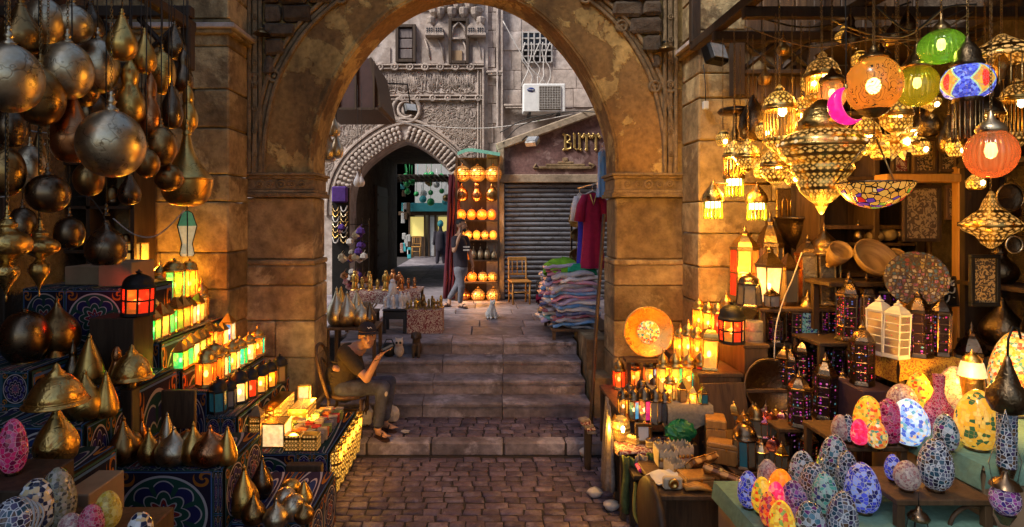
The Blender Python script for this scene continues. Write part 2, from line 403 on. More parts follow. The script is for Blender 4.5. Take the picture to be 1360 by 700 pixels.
M['jewelpurple'] = jewel('jewelled_purple_tin', (.055,.028,.035), [(.6,.06,.5), (.4,.05,.55), (.8,.1,.4), (.1,.3,.35), (.55,.2,.5)], 40, .34)
M['jewelwhite'] = jewel('jewelled_white_tin', (.50,.45,.46), [(.7,.05,.12), (.6,.04,.25), (.75,.1,.3)], 44, .1)
# mosaics
pal = dict(
 blue=[(.03,.04,.42), (.08,.10,.70), (.02,.02,.14), (.30,.38,.85), (.05,.06,.55)],
 purple=[(.10,.02,.12), (.04,.02,.16), (.22,.04,.22), (.05,.03,.08), (.28,.14,.32)],
 multi=[(.02,.05,.07), (.06,.16,.22), (.02,.02,.03), (.14,.03,.15), (.08,.07,.06), (.35,.40,.45)],
 crim=[(.30,.008,.06), (.42,.015,.10), (.12,.004,.035), (.36,.05,.16)],
 yel=[(.95,.48,.02), (.95,.58,.04), (.85,.07,.01), (.98,.62,.08), (.80,.35,.03), (.25,.35,.05)],
 amb=[(.92,.42,.03), (.92,.50,.06), (.90,.42,.03), (.94,.56,.10), (.92,.46,.04), (.9,.42,.03), (.93,.5,.07), (.05,.12,.04)],
 lime=[(.75,.70,.02), (.30,.45,.03), (.90,.80,.08), (.08,.18,.03)],
 pink=[(.95,.02,.12), (.98,.06,.20), (.95,.02,.08), (.98,.25,.2)],
 orange=[(.98,.26,.01), (.98,.33,.02), (.95,.22,.01)],
 red=[(.95,.08,.02), (.95,.16,.02), (.25,.03,.05), (.90,.30,.04), (.5,.02,.05)],
 pale=[(.34,.24,.23), (.46,.34,.30), (.25,.13,.15), (.52,.42,.36), (.34,.16,.16)],
 green=[(.05,.24,.20), (.10,.38,.32), (.02,.07,.08), (.03,.05,.18), (.30,.5,.45)],
 glow=[(.25,.45,.95), (.45,.65,1.), (.08,.15,.6), (.6,.8,.95), (.15,.4,.5), (.8,.75,.7), (.9,.55,.3)],
 bw=[(.012,.014,.03), (.05,.04,.10), (.02,.06,.10), (.09,.05,.03), (.12,.14,.2)],
 check=[(.015,.02,.05), (.75,.74,.70), (.02,.03,.08), (.70,.55,.30), (.80,.79,.77)],
 silv=[(.26,.25,.16), (.36,.34,.24), (.07,.07,.06), (.42,.38,.32), (.2,.17,.07)],
 gold=[(.52,.36,.04), (.62,.46,.08), (.40,.26,.03), (.65,.52,.14)],
 rasp=[(.35,.02,.07), (.45,.04,.12), (.22,.01,.05), (.55,.12,.2)],
 warmmix=[(.95,.50,.06), (.9,.12,.03), (.98,.72,.2), (.1,.3,.2), (.95,.35,.05), (.98,.8,.5)])
MO = {}
for k, sc, es, gr, gw in [('blue',30,.28,(.72,.70,.78),.08),('purple',30,.25,(.72,.62,.70),.08),('multi',28,.18,(.74,.76,.80),.09),('crim',30,.22,(.70,.35,.45),.06),
    ('yel',30,.5,(.95,.5,.06),.05),('amb',26,.5,(.85,.40,.06),.05),('lime',30,.45,(.9,.8,.2),.06),('pink',34,.7,(1,.05,.15),.03),('orange',26,.65,(1,.3,.03),.03),
    ('red',32,.5,(.98,.3,.08),.06),('pale',44,.12,(.66,.54,.48),.08),('green',30,.22,(.7,.74,.74),.08),('glow',27,.85,(.7,.8,1),.05),('bw',28,.16,(.74,.76,.82),.12),
    ('check',30,.0,(.6,.58,.5),.04),('silv',40,.0,(.42,.42,.33),.08),('gold',36,.04,(.75,.6,.2),.07),('rasp',40,.04,(.72,.5,.5),.08),('warmmix',30,.45,(.95,.55,.2),.05)]:
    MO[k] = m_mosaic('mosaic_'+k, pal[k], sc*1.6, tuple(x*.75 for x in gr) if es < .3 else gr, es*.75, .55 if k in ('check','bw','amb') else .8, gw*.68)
# khayamiya (tent applique) cloth: medallions and stars in rings, driven by the panel's own UVs
def khaya(name, ground, petals=8, a=(.70,.64,.62), b=(.34,.035,.03), c=(.025,.10,.07), d=(.03,.03,.13), rep=1):
    t = NT(name); u, v, _ = t.sep(t.uv())
    fx = (u*rep).m('FRACT')-.5; fy = (v*rep).m('FRACT')-.5
    r = (fx*fx+fy*fy).m('SQRT'); th = fy.m('ARCTAN2', fx)
    pet = (th*petals).m('COSINE'); r2 = r+(-.035)*pet
    def ring(x, lo, hi): return (x > lo)*(x < hi)
    col = t.mix(r < .44, ground, c)
    col = t.mix(ring(r, .415, .44), col, a)
    arm = ((th*(petals/2)).m('COSINE').m('ABSOLUTE'))
    fl = ring(r+arm*-.07, .20, .30)*(arm > .35); col = t.mix(fl, col, d)
    ed = ring(r+arm*-.07, .185, .20); ed2 = ring(r+arm*-.07, .30, .315)*(arm > .3); col = t.mix(t.math('MAXIMUM', ed, ed2), col, a)
    col = t.mix(ring(r2, .0, .15), col, b); col = t.mix(ring(r2, .13, .15), col, a); col = t.mix(r2 < .085, col, d); col = t.mix(ring(r2, .05, .06), col, a)
    ax = fx.m('ABSOLUTE'); ay = fy.m('ABSOLUTE'); cx = ax-.40; cy_ = ay-.40; cr = (cx*cx+cy_*cy_).m('SQRT')
    curl = ((cr*70)+(cy_.m('ARCTAN2', cx)*2)).m('SINE') > .25
    col = t.mix((cr < .11)*curl*(r > .45), col, (.55,.18,.02))
    mx = t.math('MAXIMUM', ax, ay); col = t.mix(ring(mx, .468, .482), col, (.10,.20,.42)); col = t.mix(mx > .488, col, (.05,.12,.09))
    w = t.noise(t.obj(), 220, 2); wr = t.noise(t.obj(), 7, 3)
    t.set(col=t.mix(w*.5, col, (.01,.01,.01)), rough=.95, spec=.15); t.bump(w*.35+wr+(1-t.math('MAXIMUM', ed, ed2))*.3, .5, .012); return t.mat
M['kh_a'] = khaya('applique_medallion', (.030,.018,.040), 8)
M['kh_b'] = khaya('applique_star', (.020,.022,.060), 6, (.72,.62,.58), (.40,.05,.03), (.05,.03,.07), (.03,.06,.20))
M['kh_c'] = khaya('applique_roundels', (.012,.045,.035), 8, (.66,.52,.50), (.36,.04,.06), (.03,.02,.05), (.06,.04,.18), 2)
M['kh_d'] = khaya('applique_dark', (.015,.015,.030), 6, (.45,.40,.36), (.20,.04,.03), (.015,.05,.045), (.03,.03,.09), 1)
def printed(name, ground, ink, scale=26, thr=.5):
    t = NT(name); p = t.vaddr(t.obj(), t.rnd(), 3.0); a = t.noise(p, scale, 2, .4, 2.2); b = t.ramp(a, [(thr-.02, 0.), (thr+.02, 1.)])
    t.set(col=t.mix(b, ground, ink), rough=.8); return t.mat
M['arab_gold'] = printed('gold_print', (.05,.032,.018), (.42,.27,.10))
M['arab_pale'] = printed('pale_print', (.10,.06,.03), (.34,.24,.12), 20)
M['redprint'] = printed('red_print_cloth', (.16,.015,.02), (.45,.35,.28), 30)
M['yellowcloth'] = printed('ochre_cloth', (.55,.31,.03), (.25,.08,.015), 34, .54)
# ---------------------------------------------------------------- ground, steps, landing
def struct(name, mb, mat, parent=None):
    o = mb.build(name, mat, parent); 
    if not parent: o['kind'] = 'structure'
    return o
YF, YB = 6.8, 7.3                       # arch wall front and back
STEP_Y = [6.92, 7.24, 7.56, 7.89, 8.23] ; STEP_Z = [.15, .325, .5, .675, .85]
mb = MB(); mb.box((0, 1.0, -.05), (40, 50, .06)); mb.box((0, 60, -.05), (200, 68, .06)); ground = struct('ground', mb, M['joint'])
def cobble_mesh(w, d, h, i):
    r = random.Random(i); mb = MB(); j = lambda s: r.uniform(-s, s)
    bx, tx = [], []
    for sx, sy in ((-1,-1),(1,-1),(1,1),(-1,1)):
        ex, ey = j(w*.06), j(d*.08)
        bx.append((sx*w/2+ex, sy*d/2+ey)); tx.append((sx*(w/2-.009)+ex, sy*(d/2-.009)+ey))
    vs = [(x, y, 0) for x, y in bx]+[(x, y, h*.84) for x, y in bx]+[(x, y, h+j(.004)) for x, y in tx]+[(j(.01), j(.01), h+.002)]
    fs = [(k, (k+1) % 4, 4+(k+1) % 4, 4+k) for k in range(4)]+[(4+k, 4+(k+1) % 4, 8+(k+1) % 4, 8+k) for k in range(4)]+[(8+k, 8+(k+1) % 4, 12) for k in range(4)]
    mb.add(vs, fs, 0, True); return mb.mesh('cobblestone', M['cobble'])
COB = [cobble_mesh(w, .093, .05, i) for i, w in enumerate([.13, .15, .17, .19, .145, .16, .18, .14, .155, .175, .165, .135])]
COBW = [.13, .15, .17, .19, .145, .16, .18, .14, .155, .175, .165, .135]
def pave(parent, x0, x1, y0, y1, z, dy=.098, far=None):
    """rows of cobbles across the alley; the part the picture shows as single stones, the rest joined"""
    n = 0; rest = MB(); y = y0; rr = random.Random(3)
    while y < y1-.04:
        x = x0+rr.uniform(0, .1)
        while x < x1:
            k = rr.randrange(12); wd = COBW[k]
            loc = (x+wd/2, y+dy/2+rr.uniform(-.006, .006), z+rr.uniform(-.006, .006))
            vis = (far is None) or far(loc)
            if vis and n < 298:
                o = link('cobblestone', COB[k], parent); o.location = loc; o.rotation_euler = (rr.uniform(-.03,.03), rr.uniform(-.03,.03), rr.uniform(-.04,.04)); n += 1
            else:
                me = COB[k]; b = Vector(loc)
                rest.add([v.co+b for v in me.vertices], [tuple(p.vertices) for p in me.polygons], 0, True)
            x += wd+.012
        y += dy+.008
    if rest.v: rest.build('cobblestone_field', M['cobble'], parent, 'stuff')
alley = MB(); alley.box((0, 3.2, -.004), (3.3, 5.86, .024)); alley = struct('alley_paving', alley, M['joint'])
pave(alley, -1.5, 1.35, 3.2, 6.1, -.03, .098, lambda l: -1.33 < l[0] < 1.2 and l[1] > 4.68)
pf = MB(); pf.box((-.1, 6.53, .067), (3.9, .78, .134)); pf = struct('lower_platform', pf, M['joint'])
kx = -1.9
rr = random.Random(11)
while kx < 1.6:
    wd = rr.uniform(.55, .8); mb = MB(); mb.box((kx+wd/2, 6.215, .075), (wd-.008, .17, .15), bev=.018); struct('kerb_stone', mb, M['step'], pf); kx += wd
pave(pf, -1.9, 1.45, 6.31, 6.9, .095, .098)
stairs = MB(); stairs.box((-.2, 7.56, .05), (3.5, 1.3, .1)); stairs = struct('stairs', stairs, M['joint'])
for i in range(4):
    y0, z1 = STEP_Y[i], STEP_Z[i+1]; zb = STEP_Z[i]-.02; yb = STEP_Y[i+1]+.05 if i < 3 else 8.34
    for x0, x1 in ((-1.95, -.72+.1*i), (-.72+.1*i, .25+.015*i), (.25+.015*i, 1.31)):
        mb = MB(); g = .004; jx = rr.uniform(-.006, .006)
        # tread slab with a worn nosing and a riser below it
        L = x1-x0-2*g; xc = (x0+x1)/2
        prof = [(y0+.02, zb), (y0+.015, z1-.055), (y0-.012, z1-.05), (y0-.018, z1-.018), (y0-.004, z1-.002), (y0+.03, z1), (yb, z1), (yb, zb)]
        vs = []; NS = 8
        for s in range(NS+1):
            for (yy, zz) in prof: vs.append((x0+g+L*s/NS, yy+jx+rr.uniform(-.004,.004), zz+(rr.uniform(-.008,.003) if zz > z1-.03 and yy < yb-.01 else 0)))
        n = len(prof); fs = [(s*n+k, s*n+(k+1) % n, (s+1)*n+(k+1) % n, (s+1)*n+k) for s in range(NS) for k in range(n)]
        fs += [tuple(range(n))[::-1], tuple(range(NS*n, NS*n+n))]
        mb.add(vs, fs); struct('step_slab', mb, M['step'], stairs)
land = MB(); land.box((0, 10.6, .40), (9, 4.6, .84)); land.box((-1.75, 16.7, .41), (2.6, 7.9, .82)); land.box((-2, 30, .40), (24, 20, .83)); land = struct('upper_court', land, M['joint'])
ys = [8.35, 9.0, 9.55, 10.2, 10.75, 11.4, 12.0, 12.78]
for a, b in zip(ys, ys[1:]):
    x = -4.0+rr.uniform(0, .4)
    while x < 4:
        wd = rr.uniform(.7, 1.15); mb = MB(); mb.box((x+wd/2, (a+b)/2, .825+rr.uniform(-.003,.003)), (wd-.01, b-a-.01, .05), bev=.008); struct('paving_slab', mb, M['slab'], land); x += wd
y = 12.8
while y < 26:
    mb = MB(); d = 1.1 if y < 20 else 1.6
    for k in range(2): 
        mb = MB(); mb.box((-2.36+1.3*k, y+d/2, .825), (1.29, d-.01, .045), bev=.006); struct('paving_slab', mb, M['slab'], land)
    y += d
# low side wall of the stairs, right
sw = MB(); sw.prism([(1.34,0),(1.62,0),(1.62,1.0),(1.34,1.0)], 7.32, 8.3); sw.prism([(1.36,0),(1.62,0),(1.62,.62),(1.36,.62)], 6.9, 7.3)
tag(sw.build('stair_wall', M['pier']), 'low stone side wall along the right edge of the stairs', 'wall')

# ---------------------------------------------------------------- arch wall
def strip_wall(mb, prof, x0, x1, z0, z1, ya, yb, mi=0):
    """wall with an opening whose outline is prof (x, z) left to right; faces front, back and soffit"""
    L, R = prof[0][0], prof[-1][0]
    for y, fl in ((ya, False), (yb, True)):
        def q(a, b, c, d): mb.add([a, b, c, d] if not fl else [d, c, b, a], [(0,1,2,3)], mi)
        q((x0,y,z0),(L,y,z0),(L,y,z1),(x0,y,z1)); q((R,y,z0),(x1,y,z0),(x1,y,z1),(R,y,z1))
        for (xa, za), (xb, zb) in zip(prof, prof[1:]): q((xa,y,za),(xb,y,zb),(xb,y,z1),(xa,y,z1))
        if prof[0][1] > z0+.001: pass
    for (xa, za), (xb, zb) in zip(prof, prof[1:]): mb.add([(xa,ya,za),(xa,yb,za),(xb,yb,zb),(xb,ya,zb)], [(0,1,2,3)], mi, True)
    mb.add([(L,ya,z0),(L,yb,z0),(L,yb,prof[0][1]),(L,ya,prof[0][1])], [(3,2,1,0)], mi)
    mb.add([(R,ya,z0),(R,yb,z0),(R,yb,prof[-1][1]),(R,ya,prof[-1][1])], [(0,1,2,3)], mi)
    for x in (x0, x1): mb.add([(x,ya,z0),(x,yb,z0),(x,yb,z1),(x,ya,z1)], [(0,1,2,3)], mi)
    mb.add([(x0,ya,z1),(x1,ya,z1),(x1,yb,z1),(x0,yb,z1)], [(0,1,2,3)], mi)
    mb.add([(x0,ya,z0),(L,ya,z0),(L,yb,z0),(x0,yb,z0)], [(0,1,2,3)], mi); mb.add([(R,ya,z0),(x1,ya,z0),(x1,yb,z0),(R,yb,z0)], [(0,1,2,3)], mi)
def curve_half(pts, D, cx): # (half-width px, row) from springing to apex -> closed symmetric outline
    h = [(hw*D/F, PZ(y, D)) for hw, y in pts]; h = [(v.x, v.y) for v in smooth_poly([(a, b, 0) for a, b in h], 4)]
    return [(cx-a, b) for a, b in h]+[(cx+a, b) for a, b in h[::-1][1:]]
AC = -.208
ARCH = curve_half([(187,230),(186,205),(183,185),(173,152),(159,121),(142,92),(118,62),(90,36),(60,18),(30,8),(0,4)], YB, AC)
ZC0, ZC1 = 2.80, 3.09
AL, AR = ARCH[0][0], ARCH[-1][0]
arch = thing('arch_gateway', 'big plastered pointed stone archway across the alley above the stairs', 'archway', (0, YF, 0))
def at_arch(o): o.location = (0, -YF, 0); return o
mb = MB(); strip_wall(mb, [(AL, ZC1)]+ARCH+[(AR, ZC1)], -4.6, 4.6, ZC1-.02, 8.2, YF, YB); at_arch(mb.build('plaster_face', M['plaster'], arch))
# thin proud edge round the opening
def sweep(outline, w, y0, y1, off=0, closed=False):
    """flat moulding along an (x, z) outline: offset outward by off, width w, from y0 (front) to y1"""
    pts = [Vector((x, z)) for x, z in outline]; n = len(pts); vs = []; mb = MB()
    for i, p in enumerate(pts):
        a, b = pts[max(i-1, 0)], pts[min(i+1, n-1)]; d = (b-a).normalized(); nn = Vector((-d.y, d.x))
        A = p+nn*off; B = p+nn*(off+w); mi_ = p+nn*(off+w/2)
        vs += [(A.x, y1, A.y), (A.x, y0+.012, A.y), ((A.x*.8+B.x*.2), y0, (A.y*.8+B.y*.2)), ((A.x*.2+B.x*.8), y0, (A.y*.2+B.y*.8)), (B.x, y0+.012, B.y), (B.x, y1, B.y)]
    fs = [(i*6+k, i*6+k+1, (i+1)*6+k+1, (i+1)*6+k) for i in range(n-1) for k in range(5)]; fs += [tuple(range(6)), tuple(range((n-1)*6, n*6))[::-1]]
    return mb.add(vs, fs)
def shift_outline(o, dz=0): return [(x, z+dz) for x, z in o]
at_arch(sweep(ARCH, .045, YF-.012, YF+.02, .02).build('opening_edge', M['plaster'], arch))
OUT = curve_half([(270,232),(268,180),(256,120),(237,76),(209,35),(165,-4),(118,-32),(60,-54),(0,-62)], YF, AC)
for off, w, pr in ((.0, .045, .045), (.055, .05, .028), (.115, .045, .05)):
    at_arch(sweep(OUT, w, YF-pr, YF+.01, off-.06).build('archivolt_moulding', M['carved'], arch))
def ringk(x, z, r, t, y=YF-.03, n=16): # interlaced knot boss
    mb = MB(); mb.tube([(x+r*cos(2*pi*k/n), y, z+r*sin(2*pi*k/n)) for k in range(n)], t, 6, closed=True); mb.ell((x, y+.005, z), (r*.45, .025, r*.45), 8, 5); return mb
for px, py in ((340,105),(365,102),(454,-2),(825,36),(869,116),(889,116),(777,-2)):
    at_arch(ringk(PX(px, YF), PZ(py, YF), .062, .02).build('knot_boss', M['carved'], arch))
for s, pxc in ((-1, 340), (1, 889)):
    xc = PX(pxc, YF)
    for dx, w_ in ((-.065, .04), (0, .055), (.065, .04)):
        mb = MB(); mb.box((xc+dx, YF-.018-(.012 if dx else 0), (ZC1+5.6)/2), (w_, .05, 5.6-ZC1), bev=.008); at_arch(mb.build('frame_moulding', M['carved'], arch))
    for k in range(9): at_arch(ringk(xc, ZC1+.22+k*.27, .028, .009, YF-.045, 10).build('chain_relief', M['carved'], arch))
# rubble in the spandrels between the archivolt and the frame moulding
rr = random.Random(21)
for s in (-1, 1):
    z = 4.05
    while z < 5.5:
        hh = rr.uniform(.17, .27); xo = interp([(b, a) for a, b in [(x, zz) for x, zz in OUT[:len(OUT)//2+1]]], z+hh/2)   # archivolt x (left) at this height
        xin = abs(xo-AC)+.07; xout = abs(PX(340 if s < 0 else 889, YF)-AC)-.10
        xa = xin
        while xa < xout-.05:
            wd = min(rr.uniform(.22, .42), xout-xa)
            if xout-xa-wd < .1: wd = xout-xa
            mb = MB(); mb.box((0,0,0), (wd-.02, .10, hh-.02), bev=.03)
            mb.v = [(x+rr.uniform(-.012,.012), y+rr.uniform(-.012,.012), zz+rr.uniform(-.012,.012)) for x, y, zz in mb.v]
            o = mb.build('rubble_stone', M['rubble'], arch); o.location = (AC+s*(xa+wd/2), -YF+YF-.035+rr.uniform(-.015,.01), z+hh/2); xa += wd
        z += hh
# capital bands
for x0, x1 in ((-2.80, AL+.035), (AR-.035, 2.40)):
    for (za, zb, pr) in ((ZC0, ZC0+.05, .05), (ZC0+.05, ZC0+.09, .03), (ZC0+.09, ZC1-.07, .014), (ZC1-.07, ZC1-.035, .03), (ZC1-.035, ZC1, .055)):
        mb = MB(); e = pr if x0 < 0 else -pr
        xa, xb = (x0, x1-.035+pr) if x0 < 0 else (x0+.035-pr, x1)
        mb.box(((xa+xb)/2, (YF+YB)/2, (za+zb)/2), (xb-xa, YB-YF+2*pr, zb-za-.001), bev=.006); at_arch(mb.build('capital_moulding', M['carved'], arch))
    xc = (x0+x1)/2
    for k in range(5):
        r = .045 if k == 2 else .03
        at_arch(ringk(xc+(k-2)*.125, (ZC0+.09+ZC1-.07)/2, r, .011, YF-.018, 12).build('band_knot', M['carved'], arch))
# jamb piers of single stone blocks
def course_blocks(parent, x0, x1, z0, z1, y0, y1, rows, mat, rr, name='stone_block', off=(0,0,0), cols=None, jut=.012):
    for i, (za, zb) in enumerate(rows):
        cs = cols[i % len(cols)] if cols else [0, 1]
        for a, b in zip(cs, cs[1:]):
            xa, xb = x0+(x1-x0)*a, x0+(x1-x0)*b; pr = rr.uniform(0, jut); g = .008
            mb = MB(); mb.box(((xa+xb)/2, (y0-pr+y1)/2, (za+zb)/2), (xb-xa-g, y1-y0+pr, zb-za-g), bev=rr.uniform(.008, .02))
            o = mb.build(name, mat, parent); o.location = off
rr = random.Random(5)
def rows_from(pys, D): 
    z = [PZ(y, D) for y in pys]; return [(z[i+1], z[i]) for i in range(len(z)-1)]
LR = rows_from([262, 345], YF); LR2 = rows_from([352, 379, 426, 474, 535, 574], YF)
OFF = (0, -YF, 0)
course_blocks(arch, -2.86, AL+.005, 0, 0, YF+.012, YB-.01, [(LR[0][0], ZC0-.002)], M['pier'], rr, off=OFF)
course_blocks(arch, AR-.005, 2.42, 0, 0, YF+.012, YB-.01, [(LR[0][0], ZC0-.002)], M['pier'], rr, off=OFF)
for x0, x1 in ((-2.86, AL+.03), (AR-.03, 2.42)):
    mb = MB(); mb.box(((x0+x1)/2, (YF+YB)/2, (PZ(345, YF)+PZ(352, YF))/2), (x1-x0, YB-YF+.07, .064), bev=.015); at_arch(mb.build('base_ledge', M['pier'], arch))
    course_blocks(arch, x0, x1, 0, 0, YF-.02, YB+.015, LR2, M['pier'], rr, off=OFF, cols=[[0,1],[0,1],[0,.47,1],[0,.62,1],[0,.4,1]], jut=.02)
# flanking piers, half a metre proud of the arch wall
def flank(label, x0, x1, capy, pys, seed):
    rr = random.Random(seed); t = thing('stone_pier', label, 'pier', ((x0+x1)/2, 6.5, 0)); off = (-(x0+x1)/2, -6.5, 0)
    rows = rows_from(pys, 6.27)
    cols = [[0,.42,1],[0,.6,1],[0,.3,.7,1],[0,.5,1],[0,.36,.74,1]]
    course_blocks(t, x0, x1, 0, 0, 6.27, 6.79, rows, M['ashlar'], rr, off=off, cols=cols, jut=.018)
    zc = PZ(capy, 6.27)
    for dz, pr, hh in ((0, .05, .05), (.05, .09, .06), (.11, .03, .05)):
        mb = MB(); e = pr; mb.box(((x0+x1)/2, 6.53-pr/2, zc+dz+hh/2), (x1-x0+2*pr, .52+pr, hh-.002), bev=.01); o = mb.build('pier_moulding', M['facade'] if dz == .05 else M['ashlar'], t); o.location = off
    return t
flank('left ochre ashlar pier beside the arch behind the hanging metal lamps', -4.3, -2.77, 46, [-60, -10, 25, 62, 118, 170, 232, 268, 335, 385, 432, 486, 540, 599], 8)
flank('right lamp-lit ashlar pier beside the arch behind the brass hanging lamps', 2.37, 4.3, 64, [-60, -10, 40, 98, 130, 187, 268, 310, 355, 402, 452, 505, 555, 599], 9)
# upper walls over the piers, and the house walls behind the stalls, raised to shade the alley
for nm, x0, x1, y0, y1, z0, z1, lb in (('house_wall', -4.7, -4.25, -3, 6.8, 0, 13, 'dark house wall behind the left lamp stall'), ('house_wall', 4.5, 4.9, -3, 6.8, 0, 10, 'dark house wall behind the right lamp stall')):
    mb = MB(); mb.box(((x0+x1)/2, (y0+y1)/2, (z0+z1)/2), (x1-x0, y1-y0, z1-z0)); tag(mb.build(nm, M['rubble']), lb, 'wall')

M['shadecloth'] = m_simple('shade_canvas', (.10,.07,.05), .95, 0, 3, .4)  # awning added above the view to darken the right stall
for x0, x1, z, lb in ((1.35, 4.5, 4.74, 'unseen dark canvas added to shade the right lamp stall'),):
    mb = MB(); n = 8; vs = [(x0+(x1-x0)*i/n, y, z-.10*sin(pi*i/n)*(j % 2)) for j, y in enumerate((2.9, 3.4, 3.9, 4.4, 5.0)) for i in range(n+1)]
    mb.add(vs, [(j*(n+1)+i, j*(n+1)+i+1, (j+1)*(n+1)+i+1, (j+1)*(n+1)+i) for j in range(4) for i in range(n)], 0, True); o = mb.build('awning', M['shadecloth']); o.modifiers.new('s', 'SOLIDIFY').thickness = .01; tag(o, lb, 'awning')
# ---------------------------------------------------------------- kit of lamps and vessels
LE = 3.4
PROF = {
 'tear': [(.30,0),(.55,.0),(.86,.09),(1,.25),(.96,.38),(.74,.53),(.46,.66),(.25,.78),(.13,.88)],
 'onion': [(.40,0),(.62,0),(.9,.12),(1,.30),(.95,.44),(.70,.60),(.38,.71),(.19,.80),(.10,.89)],
 'cone': [(.55,0),(.80,0),(.97,.10),(1,.2),(.88,.36),(.62,.58),(.36,.76),(.16,.9)],
 'tall': [(.45,0),(.6,0),(.92,.12),(1,.26),(.86,.42),(.52,.56),(.40,.64),(.44,.72),(.30,.82),(.12,.9)],
 'round': [(.3,0),(.62,.05),(.9,.22),(1,.44),(.92,.66),(.66,.84),(.3,.92),(.14,.94)],
 'globe': [(.0,0),(.31,.025),(.59,.09),(.81,.2),(.95,.34),(1,.48),(.96,.64),(.84,.77),(.64,.88),(.38,.96),(.16,.99)],
 'egg': [(.30,0),(.52,.02),(.78,.11),(.95,.26),(1,.40),(.96,.54),(.84,.69),(.65,.83),(.42,.93),(.2,.985),(.0,1.0)],
 'pear': [(.2,0),(.55,.03),(.84,.13),(1,.30),(.97,.45),(.80,.60),(.58,.74),(.40,.86),(.28,.95),(.2,1)],
 'gourd': [(.3,0),(.5,.0),(.55,.03),(.86,.12),(1,.27),(.9,.42),(.64,.55),(.52,.63),(.58,.74),(.52,.86),(.3,.96),(.16,1)],
 'bell': [(.25,0),(.6,.03),(.85,.12),(.98,.28),(1,.36),(1.02,.38),(.95,.42),(.72,.52),(.46,.64),(.28,.78),(.18,.92),(.13,1)],
 'squat': [(.12,0),(.22,.12),(.5,.2),(.86,.30),(1,.42),(.98,.54),(.82,.64),(.5,.72),(.36,.80),(.42,.86),(.24,.95),(.12,1)],
 'drop': [(.06,0),(.10,.1),(.06,.14),(.22,.28),(.5,.42),(.85,.55),(1,.66),(.92,.78),(.6,.88),(.3,.95),(.16,1)],
}
def prof(kind, w, h, k=3):
    p = [(r*w/2, z*h) for r, z in PROF[kind]]
    return [(max(v.x, 0), v.y) for v in smooth_poly([(a, b, 0) for a, b in p], k)]
def chain_mesh(L, s=.011):
    def mk():
        mb = MB(); z = 0; i = 0
        while z < L:
            pts = [(s*.55*cos(a) if i % 2 else 0, 0 if i % 2 else s*.55*cos(a), z+s*.95*sin(a)) for a in [2*pi*k/8 for k in range(8)]]
            mb.tube(pts, s*.19, 4, closed=True); z += s*1.45; i += 1
        return mb.mesh('chain', M['antique'])
    return cached(('chain', round(L, 2), s), mk)
def wire_mesh(L, r=.004, mat='wire'):
    return cached(('wire', round(L, 2), r, mat), lambda: MB().tube([(0,0,0),(.004,.002,L*.3),(-.003,0,L*.7),(0,0,L)], r, 5).mesh('wire', M[mat]))
def cap_mesh(r, h, mat):
    return cached(('cap', round(r,3), round(h,3), mat), lambda: MB().lathe([(r*1.0,0),(r*1.05,h*.12),(r*.62,h*.2),(r*.52,h*.38),(r*.8,h*.48),(r*.5,h*.58),(r*.34,h*.78),(r*.5,h*.88),(r*.2,h)], 14).mesh('neck_cap', M[mat]))
def vessel(name, label, cat, loc, kind, w, h, mat, group=None, tilt=0, rz=0, n=26):
    """standing metal lamp body: belly and pointed tip"""
    key = ('vessel', kind, round(w, 3), round(h, 3), mat)
    def mk():
        p = prof(kind, w, h); body = MB().lathe(p, n).mesh('body', M[mat]); r, z = p[-1]
        tip = MB().lathe([(r*1.02, z-.002), (r*.9, z+(h-z)*.35), (r*1.1, z+(h-z)*.45), (r*.6, z+(h-z)*.6), (0.0015, h)], 12).mesh('tip', M[mat])
        foot = MB().lathe([(w*.24, -.004), (w*.27, 0), (w*.24, .008)], 16).mesh('foot', M['antique'])
        return [('body', body), ('tip', tip), ('foot', foot)]
    return spawn(name, label, cat, (loc[0], loc[1], loc[2]+.004), cached(key, mk), rz, 1, group, rot=(tilt*.7, tilt, rz) if tilt else None)
def hanging(name, label, loc, kind, w, h, mat, ztop, group=None, neck=.22, chain='wire', tilt=0, cat='hanging lamp', capmat=None):
    """metal lamp hanging from the rack: belly, neck cap, wire; loc is the middle of the belly"""
    p = prof(kind, w, h, 3); z0 = -h/2
    body = MB().lathe([(r, z+z0) for r, z in p], 30).mesh('body', M[mat])
    t = thing(name, label, cat, loc, random.uniform(0, 6), group)
    link('body', body, t)
    r = max(p[-1][0]*1.3, w*.09); ch = min(max(w*neck*1.6, .05), .16)
    c = link('neck_cap', cap_mesh(r, ch, capmat or mat), t); c.location = (0, 0, h/2-.006)
    L = ztop-(loc[2]+h/2+ch)
    if L > .02:
        k = link('chain' if chain == 'chain' else 'wire', chain_mesh(L) if chain == 'chain' else wire_mesh(L), t); k.location = (0, 0, h/2+ch-.012)
    if kind not in ('globe', 'gourd', 'drop', 'squat', 'pear', 'bell'): pass
    return t
ROOF = {
 'dome': [(1.08,0),(1.08,.05),(.98,.07),(.96,.22),(.88,.42),(.70,.58),(.45,.68),(.22,.73),(.12,.77),(.20,.82),(.22,.86),(.10,.90),(.05,.96),(.0,1.0)],
 'onion': [(1.08,0),(1.08,.04),(.80,.08),(.86,.2),(.84,.32),(.66,.46),(.40,.57),(.2,.66),(.10,.74),(.17,.80),(.07,.88),(.0,1.0)],
 'pyr': [(1.16,0),(1.16,.08),(1.0,.12),(.55,.55),(.2,.86),(.10,.92),(.0,1.0)],
 'street': [(1.14,0),(1.14,.06),(1.02,.08),(.72,.35),(.40,.55),(.32,.60),(.30,.72),(.36,.76),(.12,.84),(.10,.92),(.0,1.0)],
 'tower': [(1.08,0),(1.08,.04),(.95,.07),(.80,.25),(.5,.46),(.32,.55),(.32,.62),(.36,.64),(.2,.72),(.10,.80),(.14,.85),(.05,.93),(.0,1.0)],
}
